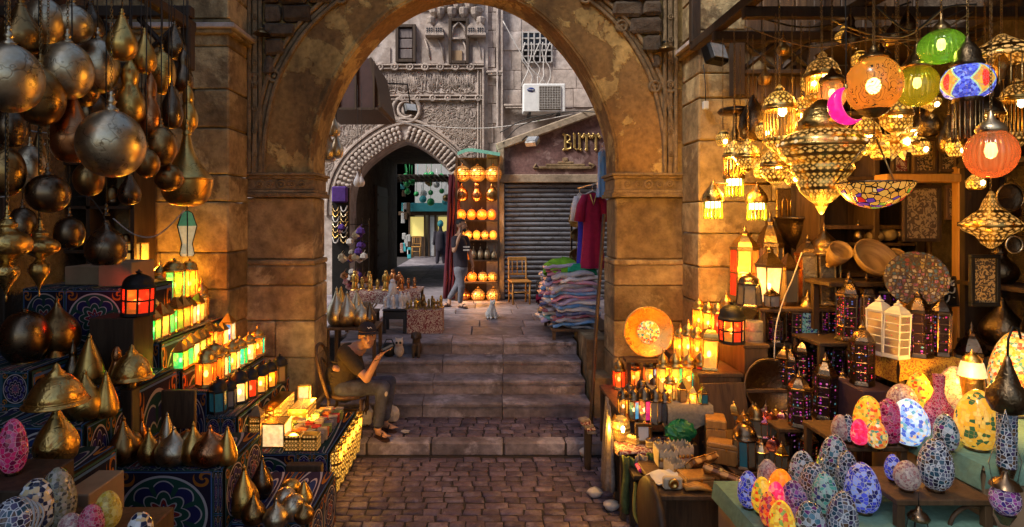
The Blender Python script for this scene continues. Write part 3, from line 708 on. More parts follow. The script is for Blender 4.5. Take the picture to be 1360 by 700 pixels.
def lantern_parts(n, w, h, cols, roof, frame, gh=.46, flare=1.0, big=True, lit=True, stages=1, ph=.5, glassmat=None):
    R = w/2; zb, zg0, zg1 = 0, .07*h, .07*h+gh*h
    f = MB()
    sm = n > 8
    f.lathe([(R*flare*1.0, 0), (R*flare*1.04, .012*h), (R*flare*.98, .05*h), (R*flare*.92, .07*h)], n, sm=sm, ph=ph)
    f.lathe([(R*.93, zg1-.005), (R*1.02, zg1+.008*h), (R*1.02, zg1+.03*h), (R*.95, zg1+.035*h)], n, sm=sm, ph=ph)
    t = max(w*.05, .004); Rb = R*flare*.93; Rt = R*.95
    for k in range(n):
        a = 2*pi*(k+ph)/n; f.tube([(Rb*cos(a), Rb*sin(a), zg0-.004), (Rt*cos(a), Rt*sin(a), zg1+.004)], t*.75, 4, sm=False)
    for s in range(1, stages):
        q = s/stages; zz = zg0+(zg1-zg0)*q; rr_ = (Rb+(Rt-Rb)*q)
        f.lathe([(rr_*.99, zz-t*.6), (rr_*1.03, zz), (rr_*.99, zz+t*.6)], n, sm=False, ph=ph)
    rp = [(r*R*.98, zg1+.03*h+z*(h-zg1-.03*h)) for r, z in ROOF[roof]]
    nr = 16 if roof in ('dome', 'onion') and n > 4 else n
    rf = MB().lathe(rp[:-5] if len(rp) > 9 else rp, nr, sm=nr > 8, ph=ph).mesh('roof', M[frame])
    parts = [('frame', f.mesh('frame', M[frame]))]
    sub = []
    if len(rp) > 9: sub = [('finial', MB().lathe([(max(r, .0015), z) for r, z in rp[-6:]], 10).mesh('finial', M[frame]))]
    parts.append(('roof', rf, sub))
    def pane(mb, k, mi=0):
        a, b = 2*pi*(k+ph)/n, 2*pi*(k+1+ph)/n; q = .965
        A, B = Vector((cos(a), sin(a), 0)), Vector((cos(b), sin(b), 0))
        mb.quad(A*Rb*q+Vector((0,0,zg0)), B*Rb*q+Vector((0,0,zg0)), B*Rt*q+Vector((0,0,zg1)), A*Rt*q+Vector((0,0,zg1)), mi)
    if glassmat: mats = [glassmat]
    else: mats = [G[c] for c in cols]
    if big:
        for k in range(n):
            mb = MB(); pane(mb, k); parts.append(('pane', mb.mesh('pane', mats[k % len(mats)])))
    else:
        um = []; [um.append(m) for m in mats if m not in um]
        mb = MB()
        for k in range(n): pane(mb, k, um.index(mats[k % len(mats)]))
        parts.append(('glass', mb.mesh('glass', um)))
    if lit: parts.append(('bulb', MB().ell((0,0,zg0+(zg1-zg0)*.45), (min(R*.22,.018), min(R*.22,.018), min(R*.34,.03)), 8, 6).mesh('bulb', M['bulb'])))
    return parts
def lantern(label, loc, n, w, h, cols, roof='dome', frame='gold', rz=0, lit=True, group=None, e=5, gh=.46, flare=1.0, big=True, name='lantern', stages=1, lc=LAMP, ph=.5, glassmat=None, cat='lantern', gkey=None):
    key = ('lan', n, round(w,3), round(h,3), tuple(cols), roof, frame, gh, flare, big, lit, stages, ph, gkey)
    parts = cached(key, lambda: lantern_parts(n, w, h, cols, roof, frame, gh, flare, big, lit, stages, ph, glassmat))
    t = spawn(name, label, cat, loc, parts, rz, random.uniform(.88, 1.12) if w < .19 else 1, group, (e*LE, lc, h*(.09+gh*.5), w*.18) if lit and e else None); t.rotation_euler = (random.uniform(-.03,.03), random.uniform(-.03,.03), rz); return t
def egg(label, loc, w, h, mo, tilt=0, rz=None, group=None, e=0, lc=(1,.6,.3), base=True, kind='egg', name='mosaic_egg_lamp', cat='mosaic lamp'):
    t = thing(name, label, cat, loc, random.uniform(0, 6) if rz is None else rz, group)
    hb = .012 if base else 0
    p = prof(kind, w, h-hb, 3); link('mosaic_shell', MB().lathe([(r, z+hb) for r, z in p], 30).mesh('mosaic_shell', MO[mo]), t)
    if base: link('base_ring', MB().lathe([(w*.24, 0), (w*.27, .004), (w*.25, hb+.006)], 18).mesh('base_ring', M['darkmetal']), t)
    if tilt: t.rotation_euler = (tilt*.4, tilt, t.rotation_euler.z)
    return t
def hang_light(name, label, loc, parts, ztop, zhook, e, lc=LAMP, zl=0, r=.03, chain='chain', group=None, rz=0, cs=.012, cat='hanging lamp'):
    t = spawn(name, label, cat, loc, parts, rz, 1, group, (e*LE*(.22 if loc[1] < 4.65 else 1.2), lc, zl, r) if e else None)
    L = ztop-loc[2]-zhook
    if L > .03:
        c = link('chain' if chain == 'chain' else 'wire', chain_mesh(L, cs) if chain == 'chain' else wire_mesh(L), t); c.location = (0, 0, zhook)
    return t
def lathe_part(name, pr, mat, n=24, **k): return (name, MB().lathe(pr, n, **k).mesh(name, M[mat] if isinstance(mat, str) else mat))
def box_thing(name, label, cat, x0, x1, y0, y1, z0, z1, mat, group=None, bev=.006):
    mb = MB(); mb.box((0, 0, (z1-z0)/2), (x1-x0, y1-y0, z1-z0), bev=bev); o = mb.build(name, mat); o.location = ((x0+x1)/2, (y0+y1)/2, z0); return tag(o, label, cat, group)
def remeshed(name, mb, mat, voxel, parent=None, smooth=4):
    me = mb.mesh(name, mat); o = bpy.data.objects.new(name, me); COL.objects.link(o)
    r = o.modifiers.new('r', 'REMESH'); r.mode = 'VOXEL'; r.voxel_size = voxel; r.use_smooth_shade = True
    s = o.modifiers.new('s', 'SMOOTH'); s.iterations = smooth; s.factor = .5
    dg = bpy.context.evaluated_depsgraph_get(); m2 = bpy.data.meshes.new_from_object(o.evaluated_get(dg)); m2.name = name
    o.modifiers.clear(); o.data = m2
    if not m2.materials: m2.materials.append(mat)
    m2.polygons.foreach_set('use_smooth', [True]*len(m2.polygons)); m2.update()
    if parent: o.parent = parent
    return o
def cap(mb, a, b, ra, rb, n=12):                         # tapered capsule
    a, b = Vector(a), Vector(b); d = b-a; u, v = frame_dir(d); dn = d.normalized(); pts = []
    rings = [(a-dn*ra*sin(t), ra*cos(t)) for t in (1.35, .9, .45)]+[(a, ra), (b, rb)]+[(b+dn*rb*sin(t), rb*cos(t)) for t in (.45, .9, 1.35)]
    vs = [c+u*(r*cos(2*pi*k/n))+v*(r*sin(2*pi*k/n)) for c, r in rings for k in range(n)]; m = len(rings)
    fs = [(i*n+k, i*n+(k+1) % n, (i+1)*n+(k+1) % n, (i+1)*n+k) for i in range(m-1) for k in range(n)]+[tuple(range(n))[::-1], tuple(range((m-1)*n, m*n))]
    return mb.add(vs, fs, 0, True)
# ---------------------------------------------------------------- the court beyond the arch
YC = 12.8
def fz(py): return PZ(py, YC)
def fx(px): return PX(px, YC)
PC = fx(537)
PORT = [(73,285),(73,270),(69,247),(56,224),(36,206),(16,193),(0,187)]
PORTAL = curve_half(PORT, YC, PC)
fac = thing('stone_facade', 'carved pale stone facade with a pointed portal seen through the arch', 'building', (0, YC, 0))
def at_fac(o): o.location = (0, -YC, 0); return o
mb = MB(); strip_wall(mb, [(PORTAL[0][0], .85)]+PORTAL+[(PORTAL[-1][0], .85)], -7, fx(648), .8, 11, YC, YC+.7); at_fac(mb.build('wall', M['facade'], fac))
mb = MB(); mb.box(((fx(648)+6)/2, YC+.5, 5.9), (6-fx(648), .8, 10.2)); at_fac(mb.build('wall', M['facade'], fac))
# scalloped cushion voussoirs
def along(outline, n, margin=0):
    P_ = [Vector((x, z)) for x, z in outline]; L = [0]
    for a, b in zip(P_, P_[1:]): L.append(L[-1]+(b-a).length)
    out = []
    for k in range(n):
        s = margin+(L[-1]-2*margin)*(k+.5)/n
        for i in range(len(P_)-1):
            if s <= L[i+1]+1e-9:
                q = (s-L[i])/(L[i+1]-L[i]+1e-9); out.append((P_[i].lerp(P_[i+1], q), (P_[i+1]-P_[i]).normalized())); break
    return out
NV = 46
for p, d in along(PORTAL, NV):
    nn = Vector((-d.y, d.x)); c = p+nn*.19
    a = atan2(nn.y, nn.x)
    mb = MB()
    for k, (q, hh) in enumerate(((-.10, .09), (.0, .12), (.10, .15))):
        mb.ell((0, 0, 0), (.075, .07, .038), 8, 5); n0 = len(mb.v)-8*6
        for i in range(n0, len(mb.v)): x, y, z = mb.v[i]; mb.v[i] = (x+q, y, z*(1+k*.25))
    mb.v = [(x*cos(a)-z*sin(a)+c.x, y+YC-.03, x*sin(a)+z*cos(a)+c.y) for x, y, z in mb.v]
    at_fac(mb.build('scalloped_voussoir', M['facade_carve'], fac))
for off, wd, pr in ((.015, .05, .05), (.36, .05, .07), (.42, .035, .04), (.47, .06, .07)):
    at_fac(sweep(PORTAL, wd, YC-pr, YC+.02, off).build('portal_moulding', M['facade_carve'], fac))
def mould(x0, x1, z0, z1, pr, nm='string_course', mat='facade_carve'):
    mb = MB(); mb.box(((x0+x1)/2, YC-pr/2+.01, (z0+z1)/2), (x1-x0, pr+.02, z1-z0), bev=.012); at_fac(mb.build(nm, M[mat], fac))
for ya, yb_, pr in ((86, 88.5, .09), (89, 91, .05), (91.5, 93, .08), (127, 129, .07), (130, 131.5, .04), (132, 134, .08)):
    mould(-5.5, fx(643), fz(yb_), fz(ya), pr)
for a, b, pr in ((634, 636, .05), (637, 639.5, .03), (640.5, 643.5, .09)): mould(fx(a), fx(b), .85, fz(91), pr, 'frame_moulding')
rr = random.Random(4)
for k in range(14):
    x = fx(505+k*10); at_fac(ringk(x, fz(90), .07, .022, YC-.07, 10).build('knot_boss', M['facade_carve'], fac)) if k % 2 == 0 else None
    at_fac(ringk(x, fz(131), .06, .02, YC-.06, 10).build('knot_boss', M['facade_carve'], fac)) if k % 2 else None
at_fac(ringk(fx(540), fz(146), .30, .05, YC-.03, 20).build('keystone_boss', M['facade_carve'], fac))
at_fac(ringk(fx(540), fz(146), .18, .035, YC-.04, 16).build('keystone_boss', M['facade_carve'], fac))
# carved inscription and arabesque relief: too fine to pick apart, real raised strokes
def arabesque(x0, x1, z0, z1, n, r, seed, upright=False):
    rr = random.Random(seed); mb = MB()
    for _ in range(n):
        x, z = rr.uniform(x0, x1), rr.uniform(z0, z1); a = rr.uniform(0, 6.28); k = rr.uniform(-9, 9); pts = []
        if upright and rr.random() < .45:
            h = rr.uniform(.25, .42); z = rr.uniform(z0, z1-h*.9); pts = [(x, YC-.007, z), (x+.01, YC-.011, z+h*.5), (x+rr.uniform(-.04,.04), YC-.012, z+h)]
        else:
            for s in range(9):
                pts.append((min(max(x, x0), x1), YC-.008, min(max(z, z0), z1))); x += .05*cos(a); z += .05*sin(a); a += k*.05; k *= 1.12
        mb.tube(pts, r, 4)
    return mb
at_fac(arabesque(-3.6, fx(632), fz(124), fz(96), 300, .012, 3, True).build('inscription_relief', M['facade_carve'], fac, 'stuff'))
mb = MB()
A_ = arabesque(-3.6, fx(632), fz(250), fz(137), 1300, .011, 5)
# drop strokes that would cross the portal ring
keep = MB()
for i in range(0, len(A_.f)): pass
def inside_ring(x, z): 
    return any((Vector((x, z))-p).length < .62 for p, d in RING) or (abs(x-PC) < 1.25 and z < fz(205)) or (abs(x-PC) < .9 and z < fz(180))
RING = along(PORTAL, 24)
per = {}
vb = 0
st = []
i = 0
while i < len(A_.f):                                     # tubes are 8 segments * 4 faces + 2 caps (9 points)
    fsl = A_.f[i:i+34]; ids = sorted({v for f in fsl for v in f}); c = A_.v[ids[len(ids)//2]]
    if not inside_ring(c[0], c[2]):
        mp = {v: k for k, v in enumerate(ids)}; keep.add([A_.v[v] for v in ids], [tuple(mp[v] for v in f) for f in fsl], 0, True)
    i += 34
at_fac(keep.build('arabesque_relief', M['facade_carve'], fac, 'stuff'))
# ashlar of the upper wall and right-hand wall: single dressed blocks
def ash(x0, x1, z0, z1, bh, bw, skip, seed, yy=YC, nm='ashlar_block'):
    rr = random.Random(seed); z = z0
    while z < z1-.05:
        x = x0-rr.uniform(0, bw*.6); h = min(bh*rr.uniform(.92, 1.08), z1-z)
        while x < x1:
            wd = bw*rr.uniform(.75, 1.3); a, b = max(x, x0), min(x+wd, x1)
            if b-a > .08 and not skip((a+b)/2, z+h/2, b-a, h):
                mb = MB(); pr = rr.uniform(.01, .035); mb.box(((a+b)/2, yy-pr/2+.005, z+h/2), (b-a-.012, pr+.01, h-.012), bev=.006); at_fac(mb.build(nm, M['facade'], fac))
            x += wd
        z += h
WIN1 = (fx(526), fx(553), fz(84), fz(34)); WIN2 = (fx(596), fx(623), fz(86), fz(26)); GR = (fx(694), fx(733), fz(112), fz(42))
def hits(r): return lambda x, z, w_, h: (r[0]-w_/2-.02 < x < r[1]+w_/2+.02) and (r[2]-h/2-.02 < z < r[3]+h/2+.02)
h1, h2, h3 = hits(WIN1), hits(WIN2), hits(GR)
ash(-4.2, fx(643), fz(85), 8.0, .40, .62, lambda x, z, a, b: h1(x, z, a, b) or h2(x, z, a, b), 31)
ash(fx(668), fx(693), fz(142), 8.0, .42, .5, lambda *a: False, 32, YC+.1)
ash(fx(694.5), fx(733), fz(142), fz(113), .30, .45, lambda *a: False, 35, YC+.1)
ash(fx(734.5), fx(800), fz(142), 8.0, .42, .55, lambda *a: False, 33, YC+.1)
ash(fx(645), fx(660), .9, 8.0, .42, .26, lambda *a: False, 34, YC+.1)
for a, b, pr in ((659.5, 661.5, .10), (662.5, 665, .05), (666, 668, .08)): mould(fx(a), fx(b), .9 if a > 665 else fz(170), 8.0, pr-.1 if False else pr, 'pilaster_moulding', 'facade')
for ya, yb_, xa, xb in ((95, 98, 646, 668), (99, 101, 648, 666), (139, 142, 669, 745), (143, 145, 671, 760)): mould(fx(xa), fx(xb), fz(yb_), fz(ya), .09)
# windows
def window(r, n_v, n_h, mat='wood_dk', arched=False, seed=0):
    x0, x1, z0, z1 = r; mb = MB(); t_ = .07
    for (a, b, c, d) in ((x0, x0+t_, z0, z1), (x1-t_, x1, z0, z1), (x0+t_, x1-t_, z0, z0+t_), (x0+t_, x1-t_, z1-t_, z1)): mb.box(((a+b)/2, YC-.03, (c+d)/2), (b-a, .16, d-c), bev=.008)
    fr = at_fac(mb.build('window', M[mat], fac))
    g = MB(); g.box(((x0+x1)/2, YC+.015, (z0+z1)/2), (x1-x0-.1, .02, z1-z0-.1)); g.build('pane', M['pane_dk'], fr)
    return fr
M['pane_dk'] = m_simple('dark_pane', (.02,.02,.022), .12, 0, 3, .3, .02)
M['shut'] = m_wood('grey_shutter', (.11,.085,.08), (.19,.15,.14), 8)
f1 = window(WIN1, 1, 1)
for k in range(3):
    mb = MB(); zz = WIN1[2]+.08+(k+.5)*(WIN1[3]-WIN1[2]-.16)/3; mb.box(((WIN1[0]+WIN1[1])/2, YC-.04, zz), (WIN1[1]-WIN1[0]-.16, .05, (WIN1[3]-WIN1[2]-.16)/3-.02), bev=.012); mb.build('shutter_board', M['shut'], f1)
f2 = window(WIN2, 1, 1)
mb = MB(); xm = (WIN2[0]+WIN2[1])/2; zz = fz(52)
mb.tube([(WIN2[0]+.05, YC-.06, zz), (xm-.12, YC-.06, zz+.24), (xm, YC-.06, zz+.36), (xm+.12, YC-.06, zz+.24), (WIN2[1]-.05, YC-.06, zz)], .028, 6); mb.box((xm, YC-.05, zz), (WIN2[1]-WIN2[0]-.08, .06, .04)); mb.build('pointed_tracery', M['facade_carve'], f2)
mb = MB(); mb.box((xm-.06, YC-.02, fz(76)), (.26, .03, .28)); mb.build('board', M['cardboard'], f2)
# muqarnas brackets and pierced panels either side of the arched window
for pxc in (578, 633):
    for j, (dx, dz) in enumerate(((-7, 0), (5, 0))):
        mb = MB(); x, z = fx(pxc+dx), fz(41)
        mb.prism([(x-.09, z-.12), (x+.09, z-.12), (x+.09, z+.05), (x, z+.15), (x-.09, z+.05)], YC-.12, YC-.02)
        o = at_fac(mb.build('lattice_panel', M['facade_carve'], fac)); mb = MB()
        for a in range(3):
            for b in range(3): mb.box((x-.05+a*.05, YC-.125, z-.085+b*.05), (.03, .012, .03), ry=.785)
        mb.build('lattice_hole_shade', M['pane_dk'], o)  # dark diamonds painted for the shade inside the lattice holes
    mb = MB(); x, z = fx(pxc), fz(49); mb.box((x, YC-.10, z), (.42, .2, .06), bev=.01); at_fac(mb.build('bracket_shelf', M['facade_carve'], fac))
    for q in range(3):
        mb = MB(); zc = fz(30)+q*.22; mb.lathe([(.02, zc-.12), (.09+.03*q, zc-.02), (.11+.03*q, zc+.08), (.10, zc+.1)], 8, (fx(pxc)+(q-1)*.09*(1 if pxc < 600 else -1), YC-.02, 0), sm=False); at_fac(mb.build('muqarnas_niche', M['facade_carve'], fac))
for q in range(7):
    mb = MB(); zc = fz(18)+.16*(q % 2); mb.lathe([(.02, zc-.14), (.10, zc-.04), (.13, zc+.08), (.12, zc+.1)], 8, (fx(585)+q*.13, YC-.03, 0), sm=False); at_fac(mb.build('muqarnas_niche', M['facade_carve'], fac))
for dx in (-9, 9):
    for s in (0, 1): mb = MB(); x = fx(578+dx if s == 0 else 628+dx); mb.tube([(x-.08, YC-.02, fz(52)), (x, YC-.05, fz(66)), (x+.05, YC-.02, fz(80))], .02, 5); at_fac(mb.build('star_rib', M['facade_carve'], fac))
# iron grille window
x0, x1, z0, z1 = GR
mb = MB(); mb.box(((x0+x1)/2, YC+.09, (fz(82)+z1)/2), (x1-x0, .04, z1-fz(82))); gw = at_fac(mb.build('window', M['pane_dk'], fac))
M['grille'] = m_simple('white_grille', (.50,.46,.43), .6)
for k in range(6): mb = MB(); x = x0+(x1-x0)*k/5; mb.box((x, YC+.03, (fz(82)+z1)/2), (.03, .03, z1-fz(82))); mb.build('grille_bar', M['grille'], gw)
for k in range(6): mb = MB(); z = fz(82)+(z1-fz(82))*k/5; mb.box(((x0+x1)/2, YC+.05, z), (x1-x0+.03, .03, .03)); mb.build('grille_bar', M['grille'], gw)
rr = random.Random(9)
for k in range(5):
    xx = x0+.06+.13*k; pts = [(xx+rr.uniform(-.08,.08), YC-.0-rr.uniform(0,.05), z1-.25-.19*j) for j in range(9)]
    tag(MB().tube(smooth_poly(pts, 3), .014, 5).build('cable', M['wire_w']), 'pale tangled cable drooping down the iron grille window', 'cable', 'cables on the grille')
# the passage behind the portal and the bright street beyond it
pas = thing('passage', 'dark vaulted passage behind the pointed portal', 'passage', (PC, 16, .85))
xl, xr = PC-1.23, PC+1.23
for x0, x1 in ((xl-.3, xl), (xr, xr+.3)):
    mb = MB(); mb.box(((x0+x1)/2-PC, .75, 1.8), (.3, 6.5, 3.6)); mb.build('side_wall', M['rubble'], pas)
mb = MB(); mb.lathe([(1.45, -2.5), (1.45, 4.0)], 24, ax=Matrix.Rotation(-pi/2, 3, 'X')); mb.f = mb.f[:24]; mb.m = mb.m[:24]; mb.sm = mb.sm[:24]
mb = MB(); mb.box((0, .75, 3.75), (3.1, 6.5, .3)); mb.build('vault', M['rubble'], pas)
dl = MB(); dl.box((xl-PC+.05, .6, 1.3), (.08, 1.7, 2.6)); d_ = dl.build('door_leaf', M['wood_dk'], pas)
for k in range(6): mb = MB(); mb.box((xl-PC+.10, .6, .25+k*.42), (.025, 1.6, .05)); mb.build('door_rail', M['wood_dk'], d_)
st = thing('shop_front', 'distant shop front with turquoise awning at the far end of the passage', 'shop', (-2.5, 25.5, .83))
def sb(nm, px0, px1, py0, py1, mat, dy=0, th=.1):
    a, b = PX(px0, 25.5), PX(px1, 25.5); c, d = PZ(py1, 25.5), PZ(py0, 25.5); mb = MB(); mb.box(((a+b)/2+2.5, dy, (c+d)/2-.83), (b-a, th, d-c), bev=.01); return mb.build(nm, mat, st)
M['shopwall'] = m_simple('shop_wall', (.42,.40,.38), .8); M['turq'] = m_simple('turquoise_board', (.06,.38,.42), .6, 0, 4, .3); M['shopwin'] = m_emit('lit_shop_window', (.75,.60,.18), .55)
sb('wall', 500, 640, 190, 342, M['shopwall'], .2)
sb('awning', 536, 612, 270, 281, M['turq'], -.35, .6); sb('lintel', 530, 612, 281, 286, M['wood'], -.1)
for a, b, m in ((545, 563, 'shopwin'), (582, 606, 'shopwin')): sb('window', a, b, 288, 314, M[m], .05)
for a, b in ((563, 565), (569, 571), (577, 580), (543, 545)): sb('door_post', a, b, 284, 342, M['wood'], -.02)
sb('door_leaf', 571, 577, 288, 340, M['white'], .02); sb('stall_riser', 545, 563, 314, 342, M['wood_dk'], .0); sb('stall_riser', 582, 606, 314, 342, M['wood_dk'], .0)
rr = random.Random(2)
for k in range(26):
    o = sb('shelf_goods', 546+rr.uniform(0, 15), 0, 0, 0, M['white'], 0) if False else None
for k in range(14):
    px, py = 532+rr.uniform(0, 12), 240+rr.uniform(0, 100); m = rr.choice(['white', 'turq', 'wood', 'redprint', 'shopwall'])
    mb = MB(); mb.box((0,0,0), (.16, .1, rr.uniform(.2,.5)), bev=.02); o = mb.build('hanging_ware', M[m]); o.location = P(px, py, 24.6); tag(o, 'small ware hanging beside the distant shop door beyond the passage', 'ware', 'wares hanging by the far shop')
M['leafglass'] = m_simple('green_glass', (.03,.30,.08), .15)
for k in range(26):
    px, py = rr.uniform(538, 605), rr.uniform(236, 274); mb = MB(); s = rr.uniform(.07, .15)
    m = rr.choice(['leafglass', 'leafglass', 'white', 'turq', 'antique']); mb.lathe([(r*s, z*s*2) for r, z in PROF['globe']], 8); mb.tube([(0,0,s*2),(0,0,s*2+.5)], .008, 4)
    o = mb.build('hanging_glass', M[m]); o.location = P(px, py, 20.8+rr.uniform(0, 2.5)); tag(o, 'small glass lamp hanging in the bright street beyond the passage', 'hanging lamp', 'glass lamps in the far street')
cn = thing('slatted_canopy', 'dark slatted canopy over the far street behind the portal', 'canopy', (-2.4, 21.5, PZ(238, 21.5)))
for k in range(24): mb = MB(); mb.box((-2+k*.18, 1.2, .1), (.13, 4.2, .03)); mb.build('slat', M['wood_dk'], cn)  # slats lengthened to darken the far street below
for dy in (-.7, .7): mb = MB(); mb.box((0, dy, 0), (4.4, .08, .1)); mb.build('beam', M['wood_dk'], cn)
mb = MB(); mb.box((0, .0, 0), (10, .3, 8)); o = mb.build('house_wall', M['shopwall']); o.location = (-8, 25.8, 4); tag(o, 'pale house wall left of the distant shop', 'wall')
mb = MB(); mb.box((0, .0, 0), (6, .3, 8)); o = mb.build('house_wall', M['shopwall']); o.location = (2.2, 25.8, 4); tag(o, 'pale house wall right of the distant shop', 'wall')
# chair builder (courtyard chair, far chair, bentwood chair)
def chair(label, loc, rz, mat, s=1.0, group=None, seat_h=.45, back_h=.88, bars=3, bent=False):
    t = thing('wooden_chair', label, 'chair', loc, rz, group, s); m = M[mat]
    if bent: mb = MB().lathe([(.01, seat_h-.035), (.19, seat_h-.035), (.205, seat_h-.02), (.205, seat_h), (.17, seat_h+.004), (.01, seat_h-.004)], 22); 
    else: mb = MB().box((0, 0, seat_h-.015), (.40, .40, .035), bev=.012)
    mb.build('seat', m, t)
    for sx in (-1, 1):
        MB().tube([(sx*.165, .16, 0), (sx*.165, .165, seat_h-.03)], .017, 6).build('leg', m, t)
        if not bent: MB().tube([(sx*.17, -.19, 0), (sx*.17, -.17, seat_h*.7), (sx*.17, -.175, seat_h), (sx*.175, -.23, back_h)], .018, 6).build('leg', m, t)
        else: MB().tube([(sx*.15, -.20, 0), (sx*.155, -.16, seat_h*.6), (sx*.165, -.165, seat_h)], .017, 6).build('leg', m, t)
        MB().tube([(sx*.165, .16, seat_h*.42), (sx*.165, -.18, seat_h*.42)], .011, 5).build('stretcher', m, t)
    MB().tube([(-.165, .16, seat_h*.52), (.165, .16, seat_h*.52)], .011, 5).build('stretcher', m, t)
    if bent:
        pts = [(-.185, -.16, seat_h-.02), (-.19, -.23, seat_h+.2), (-.17, -.28, back_h-.1), (-.08, -.31, back_h), (.08, -.31, back_h), (.17, -.28, back_h-.1), (.19, -.23, seat_h+.2), (.185, -.16, seat_h-.02)]
        MB().tube(smooth_poly(pts, 5), .017, 8).build('back_hoop', m, t)
        pts = [(-.12, -.18, seat_h), (-.11, -.24, seat_h+.2), (0, -.285, back_h-.13), (.11, -.24, seat_h+.2), (.12, -.18, seat_h)]
        MB().tube(smooth_poly(pts, 5), .012, 6).build('inner_hoop', m, t)
        pts = [(-.15, .15, .04), (-.12, .155, .26), (0, .16, .34), (.12, .155, .26), (.15, .15, .04)]
        MB().tube(smooth_poly(pts, 5), .010, 6).build('leg_brace', m, t)
    else:
        MB().box((0, -.222, back_h-.03), (.38, .025, .075), bev=.01).build('top_rail', m, t); MB().box((0, -.19, seat_h+.10), (.34, .02, .035), bev=.006).build('lower_rail', m, t)
        for k in range(bars): MB().tube([(-.10+.2*k/(bars-1), -.192, seat_h+.1), (-.10+.2*k/(bars-1), -.22, back_h-.06)], .011, 5).build('spindle', m, t)
    return t
chair('honey coloured wooden chair with spindle back by the steel shutter', (PX(690, 11.45), 11.45, .85), pi+.15, 'wood_or', 1.03)
chair('small yellow chair in front of the distant lit shop window', P(553, 341, 24.7)-Vector((0,0,0)), pi, 'wood_or', 1.0)
# shop with roller shutter
YS = 12.05
sx = lambda px: PX(px, YS); sz = lambda py: PZ(py, YS)
M['shutter'] = m_metal('shutter_steel', (.30,.30,.31), (.20,.20,.22), .45, 3)
M['redmarble'] = m_stone('red_marble', (.22,.125,.115), (.13,.07,.065), (.33,.22,.20), 3.5, .15, .1, .35)
M['sandtrim'] = m_stone('sandstone_trim', (.40,.31,.22), (.30,.23,.16), None, 3, .4, .1)
shop = thing('gabled_shop', 'closed shop with grey roller shutter and red marble gable sign', 'shop', (sx(733), YS, .85)); SO = (-sx(733), -YS, -.85)
def ss(o): o.location = SO; return o
mb = MB(); mb.box((1.55, YS+.35, 2.4), (2.9, .5, 3.1)); ss(mb.build('body_wall', M['facade'], shop))
gx0, gx1, gxm = sx(663), sx(663)+4.2, sx(663)+2.1
zl0, zl1 = sz(243), sz(232); ge = sz(196); gp = ge+(2.1)*(sz(152)-sz(196))/(sx(785)-sx(663))
mb = MB(); mb.box((sx(666.5), YS, (.85+zl0)/2), (sx(670)-sx(663), .16, zl0-.85), bev=.015); ss(mb.build('side_post', M['sandtrim'], shop))
mb = MB(); mb.box((gx1-.06, YS, (.85+zl0)/2), (.12, .16, zl0-.85), bev=.015); ss(mb.build('side_post', M['sandtrim'], shop))
mb = MB(); mb.box((gxm, YS-.02, (zl0+zl1)/2), (gx1-gx0, .2, zl1-zl0-.004), bev=.012); ss(mb.build('lintel', M['sandtrim'], shop))
mb = MB(); mb.prism([(gx0+.06, zl1), (gx1-.06, zl1), (gx1-.06, ge), (gxm, gp), (gx0+.06, ge)], YS-.01, YS+.25); ss(mb.build('gable_panel', M['redmarble'], shop))
for s in (-1, 1):
    a = Vector((gxm+s*2.14, 0, ge)); b = Vector((gxm, 0, gp+.02)); d = b-a; mb = MB(); mb.box(((a.x+b.x)/2, YS-.03, (a.z+b.z)/2), (d.length+.04, .22, .16), ry=-atan2(d.z, d.x) if s < 0 else -atan2(d.z, d.x), bev=.02); ss(mb.build('raking_cornice', M['sandtrim'], shop))
    mb = MB(); mb.box((gxm+s*2.06, YS-.035, (zl1+ge)/2), (.13, .2, ge-zl1), bev=.015); ss(mb.build('side_post', M['sandtrim'], shop))
NSL = 24
for k in range(NSL):
    z0 = .86+(zl0-.87)*k/NSL; z1 = .86+(zl0-.87)*(k+1)/NSL; mb = MB(); x0, x1 = sx(670.5), gx1-.13
    mb.add([(x, y, z) for x in (x0, x1) for y, z in ((YS+.02, z0), (YS-.015, z0+.012), (YS-.028, (z0+z1)/2), (YS-.015, z1-.012), (YS+.02, z1))], [(i, i+1, i+6, i+5) for i in range(4)], 0, True)
    ss(mb.build('shutter_slat', M['shutter'], shop))
# ornament under the letters
mb = MB(); xx, zz = sx(750), sz(221)
for a, b, c, d in ((-.55, .55, -.06, 0), (-.4, .42, 0, .05), (-.15, .18, .05, .10), (-.05, .06, .1, .18)): mb.box((xx+(a+b)/2, YS-.03, zz+(c+d)/2), (b-a, .05, d-c-.002), bev=.01)
mb.tube([(xx-.55, YS-.03, zz-.05), (xx-.66, YS-.03, zz-.02), (xx-.6, YS-.03, zz+.04)], .025, 5); mb.tube([(xx+.55, YS-.03, zz-.05), (xx+.62, YS-.03, zz+.02), (xx+.5, YS-.03, zz+.06)], .025, 5)
ss(mb.build('relief_ornament', M['carved'], shop))
